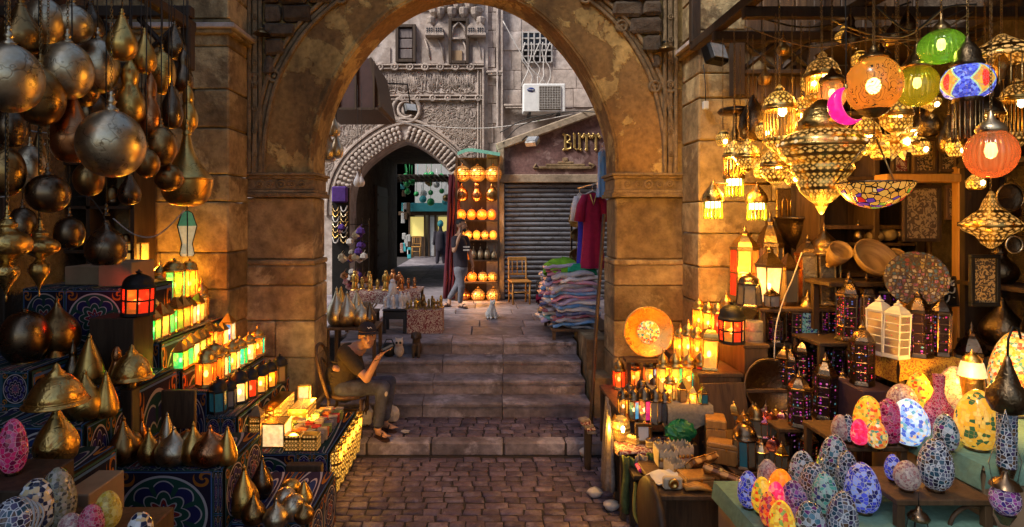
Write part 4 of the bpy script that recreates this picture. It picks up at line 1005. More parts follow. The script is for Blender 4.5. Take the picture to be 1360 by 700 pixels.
# gilt letters B U T T
def gl(ch, x, z, h, w_):
    mb = MB(); t_ = w_*.26; y = YS-.035
    def bar(a, b, c, d, ry=0): mb.box((x+(a+b)/2*w_, y, z+(c+d)/2*h), ((b-a)*w_, .05, (d-c)*h), ry=ry, bev=.008)
    def dia(a, c, s=.13): mb.box((x+a*w_, y-.002, z+c*h), (s*h, .052, s*h), ry=.785, bev=.006)
    if ch == 'B':
        bar(.08, .34, .0, 1); mb.tube([(x+.3*w_, y, z+.95*h), (x+.78*w_, y, z+.88*h), (x+.80*w_, y, z+.62*h), (x+.34*w_, y, z+.52*h)], t_*.42, 6); mb.tube([(x+.34*w_, y, z+.50*h), (x+.9*w_, y, z+.42*h), (x+.9*w_, y, z+.12*h), (x+.3*w_, y, z+.05*h)], t_*.46, 6); dia(.02, .97); dia(.02, .03)
    if ch == 'U':
        bar(.06, .32, .12, 1); bar(.68, .94, .0, 1); mb.tube([(x+.2*w_, y, z+.16*h), (x+.45*w_, y, z+.03*h), (x+.75*w_, y, z+.14*h)], t_*.42, 6); dia(.12, .98); dia(.74, .98); dia(.98, .03)
    if ch == 'T':
        bar(.36, .64, .06, .9); bar(.02, .98, .82, .96); dia(.06, .80, .16); dia(.94, .80, .16); dia(.5, .04, .16); dia(.2, .98, .1); dia(.8, .98, .1)
    return ss(mb.build('gilt_letter', M['giltpaint'], shop))
M['giltpaint'] = m_metal('gilt_letter', (.80,.58,.22), None, .35)
for ch, px in (('B', 748), ('U', 760.5), ('T', 773), ('T', 785.5)): gl(ch, sx(px), sz(200), sz(178)-sz(200), sx(11)-sx(0))
# air conditioner
ac = thing('air_conditioner', 'white air conditioner box on the wall above the gabled shop', 'air conditioner', (PX(723, 12.3), 12.3, PZ(149, 12.3)))
W_, H_ = PX(751, 12.3)-PX(695, 12.3), PZ(110, 12.3)-PZ(148, 12.3)
MB().box((0, .18, H_/2), (W_, .38, H_), bev=.02).build('casing', M['white'], ac)
M['acgrille'] = m_simple('ac_grille', (.16,.13,.09), .7)
MB().box((W_*.13, -.02, H_*.5), (W_*.52, .015, H_*.82)).build('coil', M['acgrille'], ac)
for k in range(14): MB().box((W_*.13, -.032, H_*(.12+.76*k/13)), (W_*.52, .008, .008)).build('grille_bar', M['grille'], ac)
for k in range(9): MB().box((W_*(-.12+.5*k/8), -.036, H_*.5), (.008, .006, H_*.8)).build('grille_bar', M['grille'], ac)
M['bluelogo'] = m_simple('blue_badge', (.01,.03,.16), .4, 0, 10, .1, 0)
o = MB().ell((-W_*.32, -.015, H_*.78), (.085, .012, .05), 16, 6).build('badge', M['bluelogo'], ac)
def text_mesh(s, size, mat, name='lettering', ext=.003):
    c = bpy.data.curves.new('t', 'FONT'); c.body = s; c.size = size; c.align_x = 'CENTER'; c.align_y = 'CENTER'; c.extrude = ext
    o = bpy.data.objects.new('t', c); COL.objects.link(o); dg = bpy.context.evaluated_depsgraph_get(); me = bpy.data.meshes.new_from_object(o.evaluated_get(dg)); bpy.data.objects.remove(o); me.name = name
    me.materials.clear(); me.materials.append(mat); return me
tx = link('lettering', text_mesh('Carrier', .045, M['white']), o); tx.rotation_euler = (pi/2, .1, 0); tx.location = (-W_*.32, -.029, H_*.78)
for s in (-1, 1): MB().box((s*W_*.35, .22, -.03), (.05, .5, .05)).build('bracket', M['black'], ac)
# floodlights
def flood(label, loc, rz, rx, arm, lit=False):
    t = thing('floodlight', label, 'floodlight', loc); b = MB().box((0,0,0), (.26, .12, .22), rz, 0, rx, bev=.02).build('housing', M['black' if not lit else 'steel'], t)
    g = MB().box((0,-.065,0), (.2, .01, .16)); o = g.build('glass', M['floodglass'], t); o.rotation_euler = (rx, 0, rz); MB().tube([(Vector(a)-Vector(loc)) for a in arm], .018, 6).build('arm', M['black'], t)
M['floodglass'] = m_simple('flood_glass', (.35,.36,.38), .15)
p = P(545, 145, 11.6); flood('dark floodlight on a long bent arm before the inscription', p, .5, -.5, [p+Vector((0,.05,.05)), P(541, 112, 11.6), P(500, 110, 11.6), P(470, 109, 11.3)])
p = P(707, 188, 11.4); flood('pale floodlight tilted on the gable edge of the closed shop', p, -.5, -.9, [p, p+Vector((-.1,.1,.12)), p+Vector((-.16,.5,.1))], True)
# cables across the court
def cable(label, pts, r=.012, mat='wire', k=6): return tag(MB().tube(smooth_poly(pts, k), r, 5).build('cable', M[mat]), label, 'cable')
cable('pale cable sagging across the carved facade above the portal', [P(425, 130, 9.6), P(480, 150, 11), P(545, 165, 12.4), P(650, 170, 12.4), P(760, 152, 12)], .010, 'wire_w')
cable('dark cable running up to the air conditioner from the gable', [P(664, 176, 12.2), P(700, 158, 12.1), P(760, 148, 12), P(800, 150, 11.6)], .012)
cable('thin cable looping below the air conditioner', [P(668, 190, 11.9), P(690, 168, 12.1), P(735, 152, 12.2)], .010)
cable('slanting cable in front of the grille window', [P(668, 28, 12.5), P(700, 84, 12.4), P(725, 110, 12.4)], .012, 'wire_w')
# copper lamp rack
LR_Y = 11.75
rk = thing('lamp_rack', 'tall open shelf rack glowing with copper lamps beside the closed shop', 'shelf rack', (PX(632, LR_Y), LR_Y+.25, .85)); RO = (-PX(632, LR_Y), -LR_Y-.25, -.85)
rx0, rx1 = PX(606, LR_Y), PX(662, LR_Y); zt = PZ(207, LR_Y)
def rs(mb, nm, m): o = mb.build(nm, M[m], rk); o.location = RO; return o
for x in (rx0, rx1):
    for y in (LR_Y, LR_Y+.45): mb = MB(); mb.box((x, y, (.85+zt)/2), (.04, .04, zt-.85)); rs(mb, 'upright', 'wood_dk')
mb = MB(); mb.box(((rx0+rx1)/2, LR_Y+.47, (.85+zt)/2), (rx1-rx0, .02, zt-.85)); rs(mb, 'back_panel', 'wood')
SHELF_Y = [292, 318, 345, 374, 399]; SHZ = [PZ(y, LR_Y) for y in SHELF_Y]
for z in SHZ: mb = MB(); mb.box(((rx0+rx1)/2, LR_Y+.22, z-.02), (rx1-rx0, .46, .03)); rs(mb, 'shelf', 'wood')
mb = MB(); mb.box(((rx0+rx1)/2, LR_Y+.1, zt-.04), (rx1-rx0, .03, .03)); rs(mb, 'hanging_rail', 'wood_dk')
mb = MB(); M['mint'] = m_simple('mint_awning', (.20,.50,.38), .8)
pts = [(PX(608, LR_Y), LR_Y-.15, PZ(203, LR_Y)), (PX(622, LR_Y), LR_Y-.15, PZ(198, LR_Y)), (PX(640, LR_Y), LR_Y-.15, PZ(200, LR_Y)), (PX(664, LR_Y), LR_Y-.15, PZ(204, LR_Y))]
mb.add([(x, y+dy, z+dz) for x, y, z in smooth_poly(pts, 4) for dy, dz in ((0,-.07),(0,0),(.6,.05))], [(i*3+k, i*3+k+1, i*3+k+4, i*3+k+3) for i in range(12) for k in range(2)])
tag(mb.build('awning', M['mint']), 'narrow mint green awning over the copper lamp rack', 'awning')
M['glowcop'] = m_glow('glowing_copper_glass', (1,.22,.02), .7, .15); M['glowhot'] = m_glow('glowing_amber_mesh', (1,.36,.04), .9, .1)
words = ['left', 'middle', 'right', 'far right']
def rackl(label, px, pyb, wpx, hpx, kind, mat, e=0, hang=False):
    D = LR_Y+.15; w_, h_ = wpx*D/F, hpx*D/F; p = prof(kind, w_, h_, 2)
    t = thing('copper_lamp' if mat != 'silver' else 'silver_lamp', label, 'lamp', P(px, pyb, D)); link('body', MB().lathe(p, 18).mesh('body', M[mat]), t)
    if hang:
        c = link('neck_cap', cap_mesh(w_*.12, .06, 'copper'), t); c.location = (0,0,h_-.005)
        L = zt-.05-t.location.z-h_-.05
        if L > .02: k = link('wire', wire_mesh(L), t); k.location = (0,0,h_+.05)
    else: link('tip', MB().lathe([(p[-1][0], 0), (p[-1][0]*.7, h_*.05), (.001, h_*.14)], 8, (0,0,h_-.003)).mesh('tip', M['copper']), t)
    if e: add_light(t, e*LE*.5, (1,.42,.08), h_*.5, .05, (0,-w_*.7))
for i, px in enumerate((614, 634, 655)):
    rackl('pierced copper globe hanging %s in the top row of the lamp rack' % words[i], px, 242, 23, 22, 'globe', 'pierced_cop', 3, True)
for i, (px, k, m) in enumerate(((613, 'onion', 'copper'), (633, 'gourd', 'copper'), (653, 'onion', 'bronze'))):
    rackl('copper onion lamp hanging %s in the second row of the lamp rack' % words[i], px, 267, 18 if i != 1 else 15, 26, k, m, 0, True)
for i, px in enumerate((612, 626, 640, 653)):
    rackl('glowing orange globe %s on the top shelf of the lamp rack' % ['at far left', 'second from left', 'third from left', 'at far right'][i], px, 292, 12 if i % 2 else 14, 15, 'round', 'glowcop', 3)
for i, px in enumerate((612, 622, 633, 644, 655)):
    rackl('amber mesh lamp number word', px, 318, 10, 13, 'round', 'pierced_cop' if i % 2 else 'glowhot', 2); 
for i, px in enumerate((611, 620, 629, 638, 647, 656)):
    rackl('onion', px, 345, 9, 20 if i != 5 else 17, 'onion', ['copper', 'glowcop', 'silver', 'silver', 'silver', 'silver'][i], 0)
for i, px in enumerate((613, 627, 641, 654)):
    rackl('mid', px, 374, 13, 14, 'round', 'glowcop' if i in (1,) else 'pierced_cop', 2)
for i, px in enumerate((616, 635, 655)):
    rackl('big', px, 399, 19, 21, 'onion', 'pierced_cop' if i else 'copper', 2)
ordn = ['leftmost', 'second', 'third', 'fourth', 'fifth', 'sixth']
cnt = {}
for o in bpy.data.objects:
    lb = o.get('label')
    if lb in ('amber mesh lamp number word', 'onion', 'mid', 'big'):
        k = cnt.get(lb, 0); cnt[lb] = k+1
        o['label'] = {'amber mesh lamp number word': '%s small amber lamp from the left on the second shelf of the lamp rack', 'onion': '%s small pointed lamp from the left on the third shelf of the lamp rack',
                      'mid': '%s round orange lamp from the left on the fourth shelf of the lamp rack', 'big': '%s big copper onion lamp on the bottom board of the lamp rack'}[lb] % ordn[k]
# dark red curtain left of the rack, stool right of the chair
M['curtain'] = m_simple('dark_red_curtain', (.11,.012,.022), .95, 0, 8, .4, .3)
mb = MB(); n = 22; top, bot = PZ(232, 11.9), .88
vs = []
for j in range(7):
    for i in range(n): 
        q = i/(n-1); z = top+(bot-top)*j/6; vs.append((PX(589+(1-j/6)*7, 11.9)+q*.26, 11.9+.05*sin(q*22+j*.3)+.02*sin(j*2+q*7), z))
mb.add(vs, [(j*n+i, j*n+i+1, (j+1)*n+i+1, (j+1)*n+i) for j in range(6) for i in range(n-1)], 0, True)
o = mb.build('curtain', M['curtain']); s = o.modifiers.new('s', 'SOLIDIFY'); s.thickness = .02; tag(o, 'dark red curtain hanging at the right edge of the portal', 'curtain')
def stool(label, loc, s=1, mat='blackplastic', h=.42, w_=.34, group=None):
    t = thing('plastic_stool', label, 'stool', loc, 0, group); MB().box((0,0,h-.02), (w_, w_, .04), bev=.015).build('seat', M[mat], t)
    for a in (-1, 1):
        for b in (-1, 1): MB().box((a*w_*.42, b*w_*.42, (h-.04)/2), (.05, .05, h-.04), taper=.75).build('leg', M[mat], t)
    for a in (-1, 1): MB().box((a*w_*.43, 0, h*.72), (.02, w_*.75, h*.3)).build('apron', M[mat], t); MB().box((0, a*w_*.43, h*.72), (w_*.75, .02, h*.3)).build('apron', M[mat], t)
    return t
stool('black plastic stool between the honey wooden chair and the garment pile', (PX(724, 11.4), 11.4, .85), h=.45)
# side house out of view, kept to bounce daylight into the court
for x, l in ((5.2, 'unseen side house right of the upper court, kept for bounce light'),):
    mb = MB(); mb.box((0,0,0), (1.5, 4.9, 7.5)); o = mb.build('side_house', M['facade']); o.location = (x, 10.2, 3.7); tag(o, l, 'house')
# ---------------------------------------------------------------- left stall: tiers hung with applique cloth
def cloth_box(name, label, x0, x1, y0, y1, z, panels=(), side=None, top='kh_d', z0=0.0, cat='display stand', trim=True):
    """box draped with printed cloth: panels = (x0, x1, z0, z1, material) on the face towards the camera"""
    t = thing(name, label, cat, ((x0+x1)/2, (y0+y1)/2, z0)); O = (-(x0+x1)/2, -(y0+y1)/2, -z0)
    def a(o): o.location = O; return o
    mb = MB(); mb.box(((x0+x1)/2, (y0+y1)/2, (z0+z)/2-.004), (x1-x0-.01, y1-y0-.01, z-z0-.008)); a(mb.build('body', M['wood_dk'], t))
    mb = MB(); n = 8
    vs = [(x0+(x1-x0)*i/n, y, z+zz) for y, zz in ((y0-.012, -.07), (y0-.012, -.002), (y0+.02, .002), (y1, .002)) for i in range(n+1)]
    mb.add(vs, [(r*(n+1)+i, r*(n+1)+i+1, (r+1)*(n+1)+i+1, (r+1)*(n+1)+i) for r in range(3) for i in range(n)], 0, False, [[(i/n*2, .3*r), ((i+1)/n*2, .3*r), ((i+1)/n*2, .3*r+.3), (i/n*2, .3*r+.3)] for r in range(3) for i in range(n)])
    a(mb.build('top_cloth', M[top], t))
    for k, (xa, xb, za, zb, m) in enumerate(panels):
        mb = MB(); y = y0-.016; nx, nz = 10, 6; vs = []; uvs = []
        for j in range(nz+1):
            for i in range(nx+1): u, v = i/nx, j/nz; vs.append((xa+(xb-xa)*u, y-.006*sin(u*9+k*2+v*3)*(1-v*.6), za+(zb-za)*v))
        fs = [(j*(nx+1)+i, j*(nx+1)+i+1, (j+1)*(nx+1)+i+1, (j+1)*(nx+1)+i) for j in range(nz) for i in range(nx)]
        uvs = [[((f % (nx+1))/nx, (f//(nx+1))/nz) for f in fc] for fc in fs]
        mb.add(vs, fs, 0, True, uvs); a(mb.build('cloth_panel', M[m], t))
    if side:
        mb = MB(); m, rep = side; x = x1+.012
        mb.quad((x, y0, z0+.01), (x, y1, z0+.01), (x, y1, z-.01), (x, y0, z-.01), 0, [(0,0),(rep,0),(rep,1),(0,1)]); a(mb.build('side_cloth', M[m], t))
    return t
cloth_box('display_table', 'low cloth-hung table with painted boxes along the left edge of the alley', -2.1, -1.34, 5.0, 6.05, .5, [(-2.1, -1.62, .0, .5, 'kh_a'), (-1.62, -1.34, .0, .5, 'kh_c')], ('kh_c', 4))
cloth_box('display_tier', 'cloth-draped tier under the black framed lanterns', -2.36, -2.1, 4.9, 6.2, .86, [(-2.36, -2.1, .40, .85, 'kh_c')], ('kh_d', 3))
cloth_box('display_tier', 'cloth-draped tier under the orange fretwork lantern row', -2.6, -2.36, 4.92, 6.2, 1.07, [(-2.6, -2.36, .45, 1.06, 'kh_b')], ('kh_d', 3))
cloth_box('display_tier', 'cloth-draped tier under the middle row of lit lanterns', -2.79, -2.6, 4.94, 6.2, 1.23, [(-2.79, -2.6, .7, 1.22, 'kh_d')], ('kh_d', 3))
cloth_box('display_tier', 'cloth-draped tier under the pyramid-roofed lantern row', -3.02, -2.79, 4.96, 6.2, 1.48, [(-3.02, -2.79, .9, 1.47, 'kh_d')], ('kh_d', 3))
cloth_box('display_tier', 'tall cloth-draped tier carrying the amber lanterns at the top left', -3.95, -3.02, 5.62, 6.2, 1.73, [], ('kh_d', 2))
cloth_box('display_cabinet', 'cabinet hung with a big round medallion cloth beside the red lantern', -3.92, -3.04, 4.9, 5.6, 1.95, [(-3.56, -3.05, 1.45, 1.94, 'kh_a'), (-3.92, -3.56, 1.45, 1.94, 'kh_d'), (-3.56, -3.05, .95, 1.45, 'kh_b'), (-3.92, -3.56, .95, 1.45, 'kh_d')], ('kh_d', 1))
cloth_box('display_box', 'cloth box with a large medallion under the golden teardrop lamps', -2.58, -1.76, 3.9, 4.55, .846, [(-2.50, -1.82, .24, .84, 'kh_a'), (-2.58, -2.5, .24, .84, 'kh_c'), (-1.82, -1.76, .24, .84, 'kh_c'), (-2.58, -1.76, .0, .24, 'kh_d')], ('kh_c', 1))
cloth_box('display_box', 'low blue cloth box with small silver lamps at the alley edge', -1.86, -1.23, 4.02, 4.78, .43, [(-1.86, -1.52, .0, .42, 'kh_b'), (-1.52, -1.23, .0, .42, 'kh_c')], ('kh_b', 2), 'kh_b')
cloth_box('display_box', 'dark cloth box with two rows of golden cones behind the dome lamp', -3.62, -2.6, 3.75, 4.24, 1.2, [(-3.62, -3.1, .7, 1.19, 'kh_c'), (-3.1, -2.6, .7, 1.19, 'kh_b')], ('kh_c', 1))
cloth_box('display_box', 'dark cloth box behind the golden cones', -3.16, -2.6, 4.26, 4.86, 1.28, [], ('kh_d', 1))
cloth_box('display_box', 'dark cloth box under the two big bronze onion lamps', -3.95, -3.18, 4.03, 4.86, 1.48, [(-3.95, -3.56, 1.0, 1.47, 'kh_c'), (-3.56, -3.18, 1.0, 1.47, 'kh_c')], ('kh_d', 1))
cloth_box('display_box', 'dark cloth box under the dome-shaded brass table lamp', -2.8, -2.22, 3.0, 3.46, 1.17, [(-2.8, -2.5, .6, 1.16, 'kh_c'), (-2.5, -2.22, .6, 1.16, 'kh_d')], ('kh_d', 1))
box_thing('cardboard_box', 'plain brown carton right of the dome-shaded brass table lamp', 'box', -2.21, -2.06, 3.0, 3.3, 0, 1.10, M['cardboard'])
box_thing('wooden_box', 'dark box under the crimson mosaic egg at the left edge', 'box', -2.75, -2.12, 2.62, 2.98, 0, 1.30, M['wood_dk'])
box_thing('wooden_table', 'brown table under the mosaic lamps in the lower left corner', 'table', -2.35, -1.62, 2.2, 2.60, 0, 1.05, M['wood'])
box_thing('wooden_table', 'brown table edge behind the chequered mosaic lamp', 'table', -2.1, -1.60, 2.61, 2.98, 0, 1.05, M['wood'])
box_thing('wooden_board', 'plain brown board leaning between the lantern tiers and the cone lamps', 'board', -2.62, -2.32, 4.62, 4.66, .85, 1.16, M['wood'])
box_thing('wooden_board', 'brown board standing at the end of the low display table', 'board', -1.66, -1.36, 4.84, 4.92, 0, .46, M['wood'])
box_thing('wooden_shelf', 'small shelf block carrying the red octagonal lantern', 'shelf', -3.16, -2.80, 4.60, 4.88, 1.0, 1.745, M['wood_dk'])
def X(px, D): return (px-CX)/F*D
def on(px, py, z): D = DZ(py, z); return (X(px, D), D, z+.003)
# standing metal lamps: px, base row, height px, width px, shape, metal, support height, tilt, label
T = [
 (76,470,76,66,'onion','bronze',1.48,0,'large bronze onion lamp with pointed tip high on the dark cloth box'),
 (33,486,72,70,'round','darkmetal',1.48,0,'wide dark round lamp at the left edge behind the dome lamp'),
 (73,508,52,52,'cone','gold',1.28,0,'golden cone lamp rising just behind the brass dome shade'),
 (97,512,60,26,'tall','darkmetal',1.28,0,'slim dark lamp between two golden cones'),
 (119,516,68,44,'cone','gold',1.28,0,'tall golden cone lamp right of the dome shade, back row'),
 (155,530,52,24,'gourd','copper',1.25,0,'coppery gourd lamp beside the small brass dome'),
 (117,568,66,50,'tear','gold',1.2,-.12,'golden teardrop lamp leaning left beside the dome lamp'),
 (141,553,60,36,'cone','gold',1.2,0,'narrow golden cone lamp in the middle row'),
 (164,617,64,44,'tear','bronze',.846,0,'tall bronze teardrop lamp at the left end of the medallion box'),
 (188,590,48,17,'tall','copper',.846,0,'small copper flask lamp glowing red between teardrops'),
 (198,617,48,32,'tear','gold',.846,0,'small golden teardrop beside the tall bronze teardrop'),
 (222,600,52,28,'cone','silver',.846,0,'pale slender cone lamp in the back of the medallion box'),
 (226,612,46,36,'tear','silver',.846,.5,'pale teardrop lamp leaning to the right over the round onion'),
 (231,641,50,52,'onion','silver',.846,0,'squat tarnished silver onion lamp in the middle of the medallion box'),
 (257,617,56,38,'tear','gold',.846,0,'golden teardrop lamp behind the squat copper onion'),
 (248,612,42,32,'round','bronze',.846,0,'dark round lamp tucked behind the golden teardrop'),
 (279,663,52,54,'onion','copper',.80,0,'squat copper onion lamp at the right end of the medallion box'),
 (302,640,50,28,'cone','gold',.83,0,'bright golden cone lamp at the right end of the medallion box'),
 (318,636,34,30,'round','bronze',.43,0,'round dark bronze lamp behind the big golden teardrop'),
 (324,685,68,42,'tear','gold',.43,0,'big golden teardrop lamp standing on the low blue cloth'),
 (348,661,58,30,'tear','darkmetal',.43,0,'dark brown teardrop lamp beside the big golden teardrop'),
 (386,662,26,28,'round','gold',.43,0,'small round golden lamp at the back of the low blue box'),
 (379,679,32,32,'round','silver',.43,0,'small round silver lamp in the middle of the low blue box'),
 (389,690,34,34,'round','silver',.43,0,'small silver lamp nearest the alley on the low blue box'),
 (176,612,40,30,'round','bronze',.846,0,'round bronze lamp in front of the copper flask lamp'),
 (212,622,36,30,'onion','copper',.846,0,'small copper onion lamp left of the squat silver onion'),
 (176,560,52,36,'tear','gold',1.28,0,'golden teardrop lamp below the small brass dome'),
 (100,572,50,34,'tear','bronze',1.2,0,'bronze teardrop lamp behind the dome lamp base'),
 (337,696,44,34,'tear','bronze',.43,0,'bronze teardrop lamp at the front of the low blue box'),
 (404,694,30,28,'onion','bronze',.43,0,'small bronze onion lamp at the right front corner of the low blue box'),
 (404,668,30,24,'cone','gold',.43,0,'small golden cone lamp at the right back of the low blue box'),
 (367,700,38,36,'onion','silver',.43,0,'squat silver lamp with short tip at the front of the low blue box'),
]
for px, py, hp, wp, kd, mt, z, tl, lb in T:
    if z in (.80, .83): z = .846
    D = DZ(py, z) if py > 0 else 4
    if z == .846: D = min(max(D, 3.97), 4.45)
    if z == 1.28: D = min(max(D, 4.36), 4.7)
    if z == 1.25: z = 1.28; D = 4.33
    if z == 1.2: D = min(max(D, 3.84), 4.12)
    if z == 1.48: D = min(max(D, 4.25), 4.6)
    k = D/F; vessel('metal_lamp', lb, 'lamp', (X(px, D), D, z), kd, wp*k*WC(px), hp*k, mt, 'golden metal lamps on the left stall', tl, random.uniform(0, 1))
# brass dome table lamp and loose dome shade
def dome_prof(w, h): return [(r*w/2, z*h) for r, z in [(1,0),(1.04,.02),(1.0,.06),(.90,.10),(.93,.14),(.84,.30),(.68,.50),(.45,.66),(.26,.72),(.28,.76),(.14,.84),(.10,.94),(.0,1)]]
D = 3.22; k = D/F; t = thing('table_lamp', 'engraved brass table lamp with dome shade and teardrop base, left front', 'table lamp', (X(75, D), D, 1.17), .3)
link('base', MB().lathe(prof('tear', 52*k, 84*k), 26).mesh('base', M['goldengr']), t); MB().lathe([(.05,0),(.055,.01),(.03,.02)], 18).build('foot', M['gold'], t)
o = MB().lathe(dome_prof(72*k, 54*k), 30).build('shade', M['goldengr'], t); o.location = (0, 0, 80*k)
for q, zq in ((1, 0), (.9, 5)): MB().lathe([(38*k*q, zq*k), (38.8*k*q, (zq+1)*k), (38*k*q, (zq+2)*k)], 30).build('shade_rim', M['gold'], t).location = (0, 0, 80*k)
D = 4.2; k = D/F; t = thing('brass_dome', 'small engraved brass dome shade right of the golden cones', 'brass dome', (X(175, D), D, PZ(503, D)-.0), .2)
MB().lathe(dome_prof(52*k, 46*k), 26).build('dome', M['goldengr'], t); MB().lathe([(.03, -.06), (.035, 0)], 12).build('collar', M['gold'], t)
o = box_thing('wooden_stand', 'narrow dark stand under the small brass dome shade', 'stand', X(168, D), X(184, D), 4.12, 4.22, .846, PZ(503, D)-.06, M['wood_dk'])
# mosaic lamps lower left
for px, py, wp, hp, z, mo, kd, lb in [
 (17,630,42,74,1.30,'crim','egg','crimson mosaic egg lamp at the left edge below the dark cloth box'),
 (76,705,54,84,1.05,'silv','egg','olive and silver mosaic egg lamp below the dome lamp'),
 (48,716,60,80,1.05,'check','globe','navy and white chequered mosaic globe lamp, lower left'),
 (18,735,66,74,1.05,'bw','globe','white and plum segmented globe lamp in the lower left corner'),
 (143,704,40,52,1.05,'gold','egg','yellow gold mosaic egg lamp, lower left'),
 (121,716,38,46,1.05,'rasp','egg','raspberry mosaic egg lamp beside the yellow gold egg'),
 (93,716,34,34,1.05,'pale','globe','pale small mosaic globe between the chequered and raspberry lamps'),
 (186,720,36,40,1.05,'check','egg','white mosaic egg with dark chips at the end of the lower left row')]:
    D = min(DZ(py, z), 2.9); k = D/F
    egg(lb, (X(px, D), D, z), wp*k*WC(px), hp*k, mo, kind=kd, base=kd == 'egg')
for i in range(3): tag(MB().tube(smooth_poly([(-2.16+.012*i, 2.60, 1.17), (-2.05+.02*i, 2.56, 1.30-.01*i), (-1.97+.02*i, 2.52, 1.24), (-2.0, 2.5, 1.10)], 6), .005, 5).build('cable', M['wire_w']), 'white lamp cable looped over the mosaic lamps at the left edge', 'cable', 'white cables at the left edge')
# lantern rows
def row(n, a, b, z, spec, tier, start=0):
    pts = [on(a[0], a[1], z), on(b[0], b[1], z)]; xm = (pts[0][0]+pts[1][0])/2
    for i, (side, wd, h, cols, roof, fr, lit, gh, word) in enumerate(spec):
        q = i/(len(spec)-1) if len(spec) > 1 else 0; Y = 1/((1/pts[0][1])*(1-q)+(1/pts[1][1])*q); x = pts[0][0]+(pts[1][0]-pts[0][0])*q
        lantern('%s, %s from the front in the %s' % (word, ORD[i], tier), (x, Y, z+.003), side, wd, h, cols, roof, fr, random.uniform(-.12, .12)+(0 if side == 4 else .1), lit, 'lit lanterns on the left tiers', 2.6, gh, 1.0, i < 4 and wd > .15, ph=.5)
ORD = ['first', 'second', 'third', 'fourth', 'fifth', 'sixth', 'seventh', 'eighth', 'ninth', 'tenth', 'eleventh', 'twelfth']
tl = 'pyramid-roofed row'
row(8, (203,453), (262,428), 1.48, [(4,.15,.31,[c,c2],'pyr','gold',True,.56,wd) for c, c2, wd in [('green','yellow','green and yellow square lantern'),('white','yellow','bright white square lantern'),('yellow','green','yellow square lantern'),('green','amber','green square lantern'),('white','amber','frosted square lantern'),('amber','white','amber square lantern'),('white','yellow','pale square lantern')]], tl)
for px, py, c, wd in ((258,424,'white','white'), (272,420,'teal','teal'), (285,417,'orange','orange')):
    p = on(px, py, 1.48); lantern('tall %s lantern with brass dome at the far end of the pyramid-roofed row' % wd, (p[0], min(p[1], 6.1), 1.483), 6, .145, .40, [c, 'yellow', c], 'onion', 'gold', .2, True, 'lit lanterns on the left tiers', 3, .46, 1, False)
row(8, (240,491), (303,454), 1.23, [(4,.15,.28,[c,c2],'pyr','gold',True,.56,wd) for c, c2, wd in [('green','yellow','emerald green square lantern'),('teal','green','dark teal square lantern'),('white','white','very bright white square lantern'),('teal','yellow','teal square lantern'),('orange','amber','orange square lantern'),('amber','yellow','amber square lantern'),('red','orange','red square lantern'),('yellow','white','yellow square lantern'),('blue','white','blue square lantern')]], 'middle lantern row')
row(8, (273,513), (342,472), 1.07, [(6,.17,.35,[c,c2,c],rf,'gold',True,.5,wd) for c, c2, rf, wd in [('orange','amber','dome','orange fretwork hexagonal lantern'),('amber','orange','dome','amber hexagonal lantern'),('teal','white','onion','teal hexagonal lantern'),('white','yellow','onion','bright white hexagonal lantern'),('green','teal','onion','green hexagonal lantern'),('yellow','white','onion','yellow hexagonal lantern'),('teal','orange','onion','teal and orange hexagonal lantern')]], 'third lantern row')
row(8, (290,548), (372,508), .86, [(6,.145,.30,[c,c2],'dome','black',lit,.5,wd) for c, c2, lit, wd in [('dimteal','dimteal',False,'unlit teal lantern in a black frame'),('dimgrey','dimgrey',False,'unlit grey lantern in a black frame'),('white','yellow',True,'bright white lantern in a black frame'),('red','orange',True,'red lantern in a black frame'),('yellow','amber',True,'yellow lantern in a black frame'),('amber','orange',True,'amber lantern in a black frame'),('dim','dim',False,'unlit lantern in a black frame')]], 'black framed row')
p = (X(183, 4.74), 4.74, 1.748); lantern('wide red octagonal lantern with black frame on the small shelf block', p, 8, .25, .38, ['red','red','orange'], 'dome', 'black', .1, True, 'lit lanterns on the left tiers', 8, .52, 1, True, stages=2, lc=(1,.25,.06))
p = on(214, 398, 1.73); lantern('teal lantern behind the red octagonal lantern', (p[0], 5.75, 1.733), 6, .14, .36, ['teal','white'], 'onion', 'gold', .1, True, 'lit lanterns on the left tiers', 3, .46, 1, False)
lantern('tall amber lantern with green corner panes on the top tier', (X(231, 5.8), 5.8, 1.733), 8, .22, .42, ['orange','green','amber','green'], 'dome', 'gold', .1, True, 'lit lanterns on the left tiers', 9, .60, 1, True)
lantern('second tall amber lantern at the right end of the top tier', (X(252, 5.95), 5.95, 1.733), 8, .17, .44, ['amber','yellow'], 'dome', 'gold', .1, True, 'lit lanterns on the left tiers', 9, .60, 1, True)
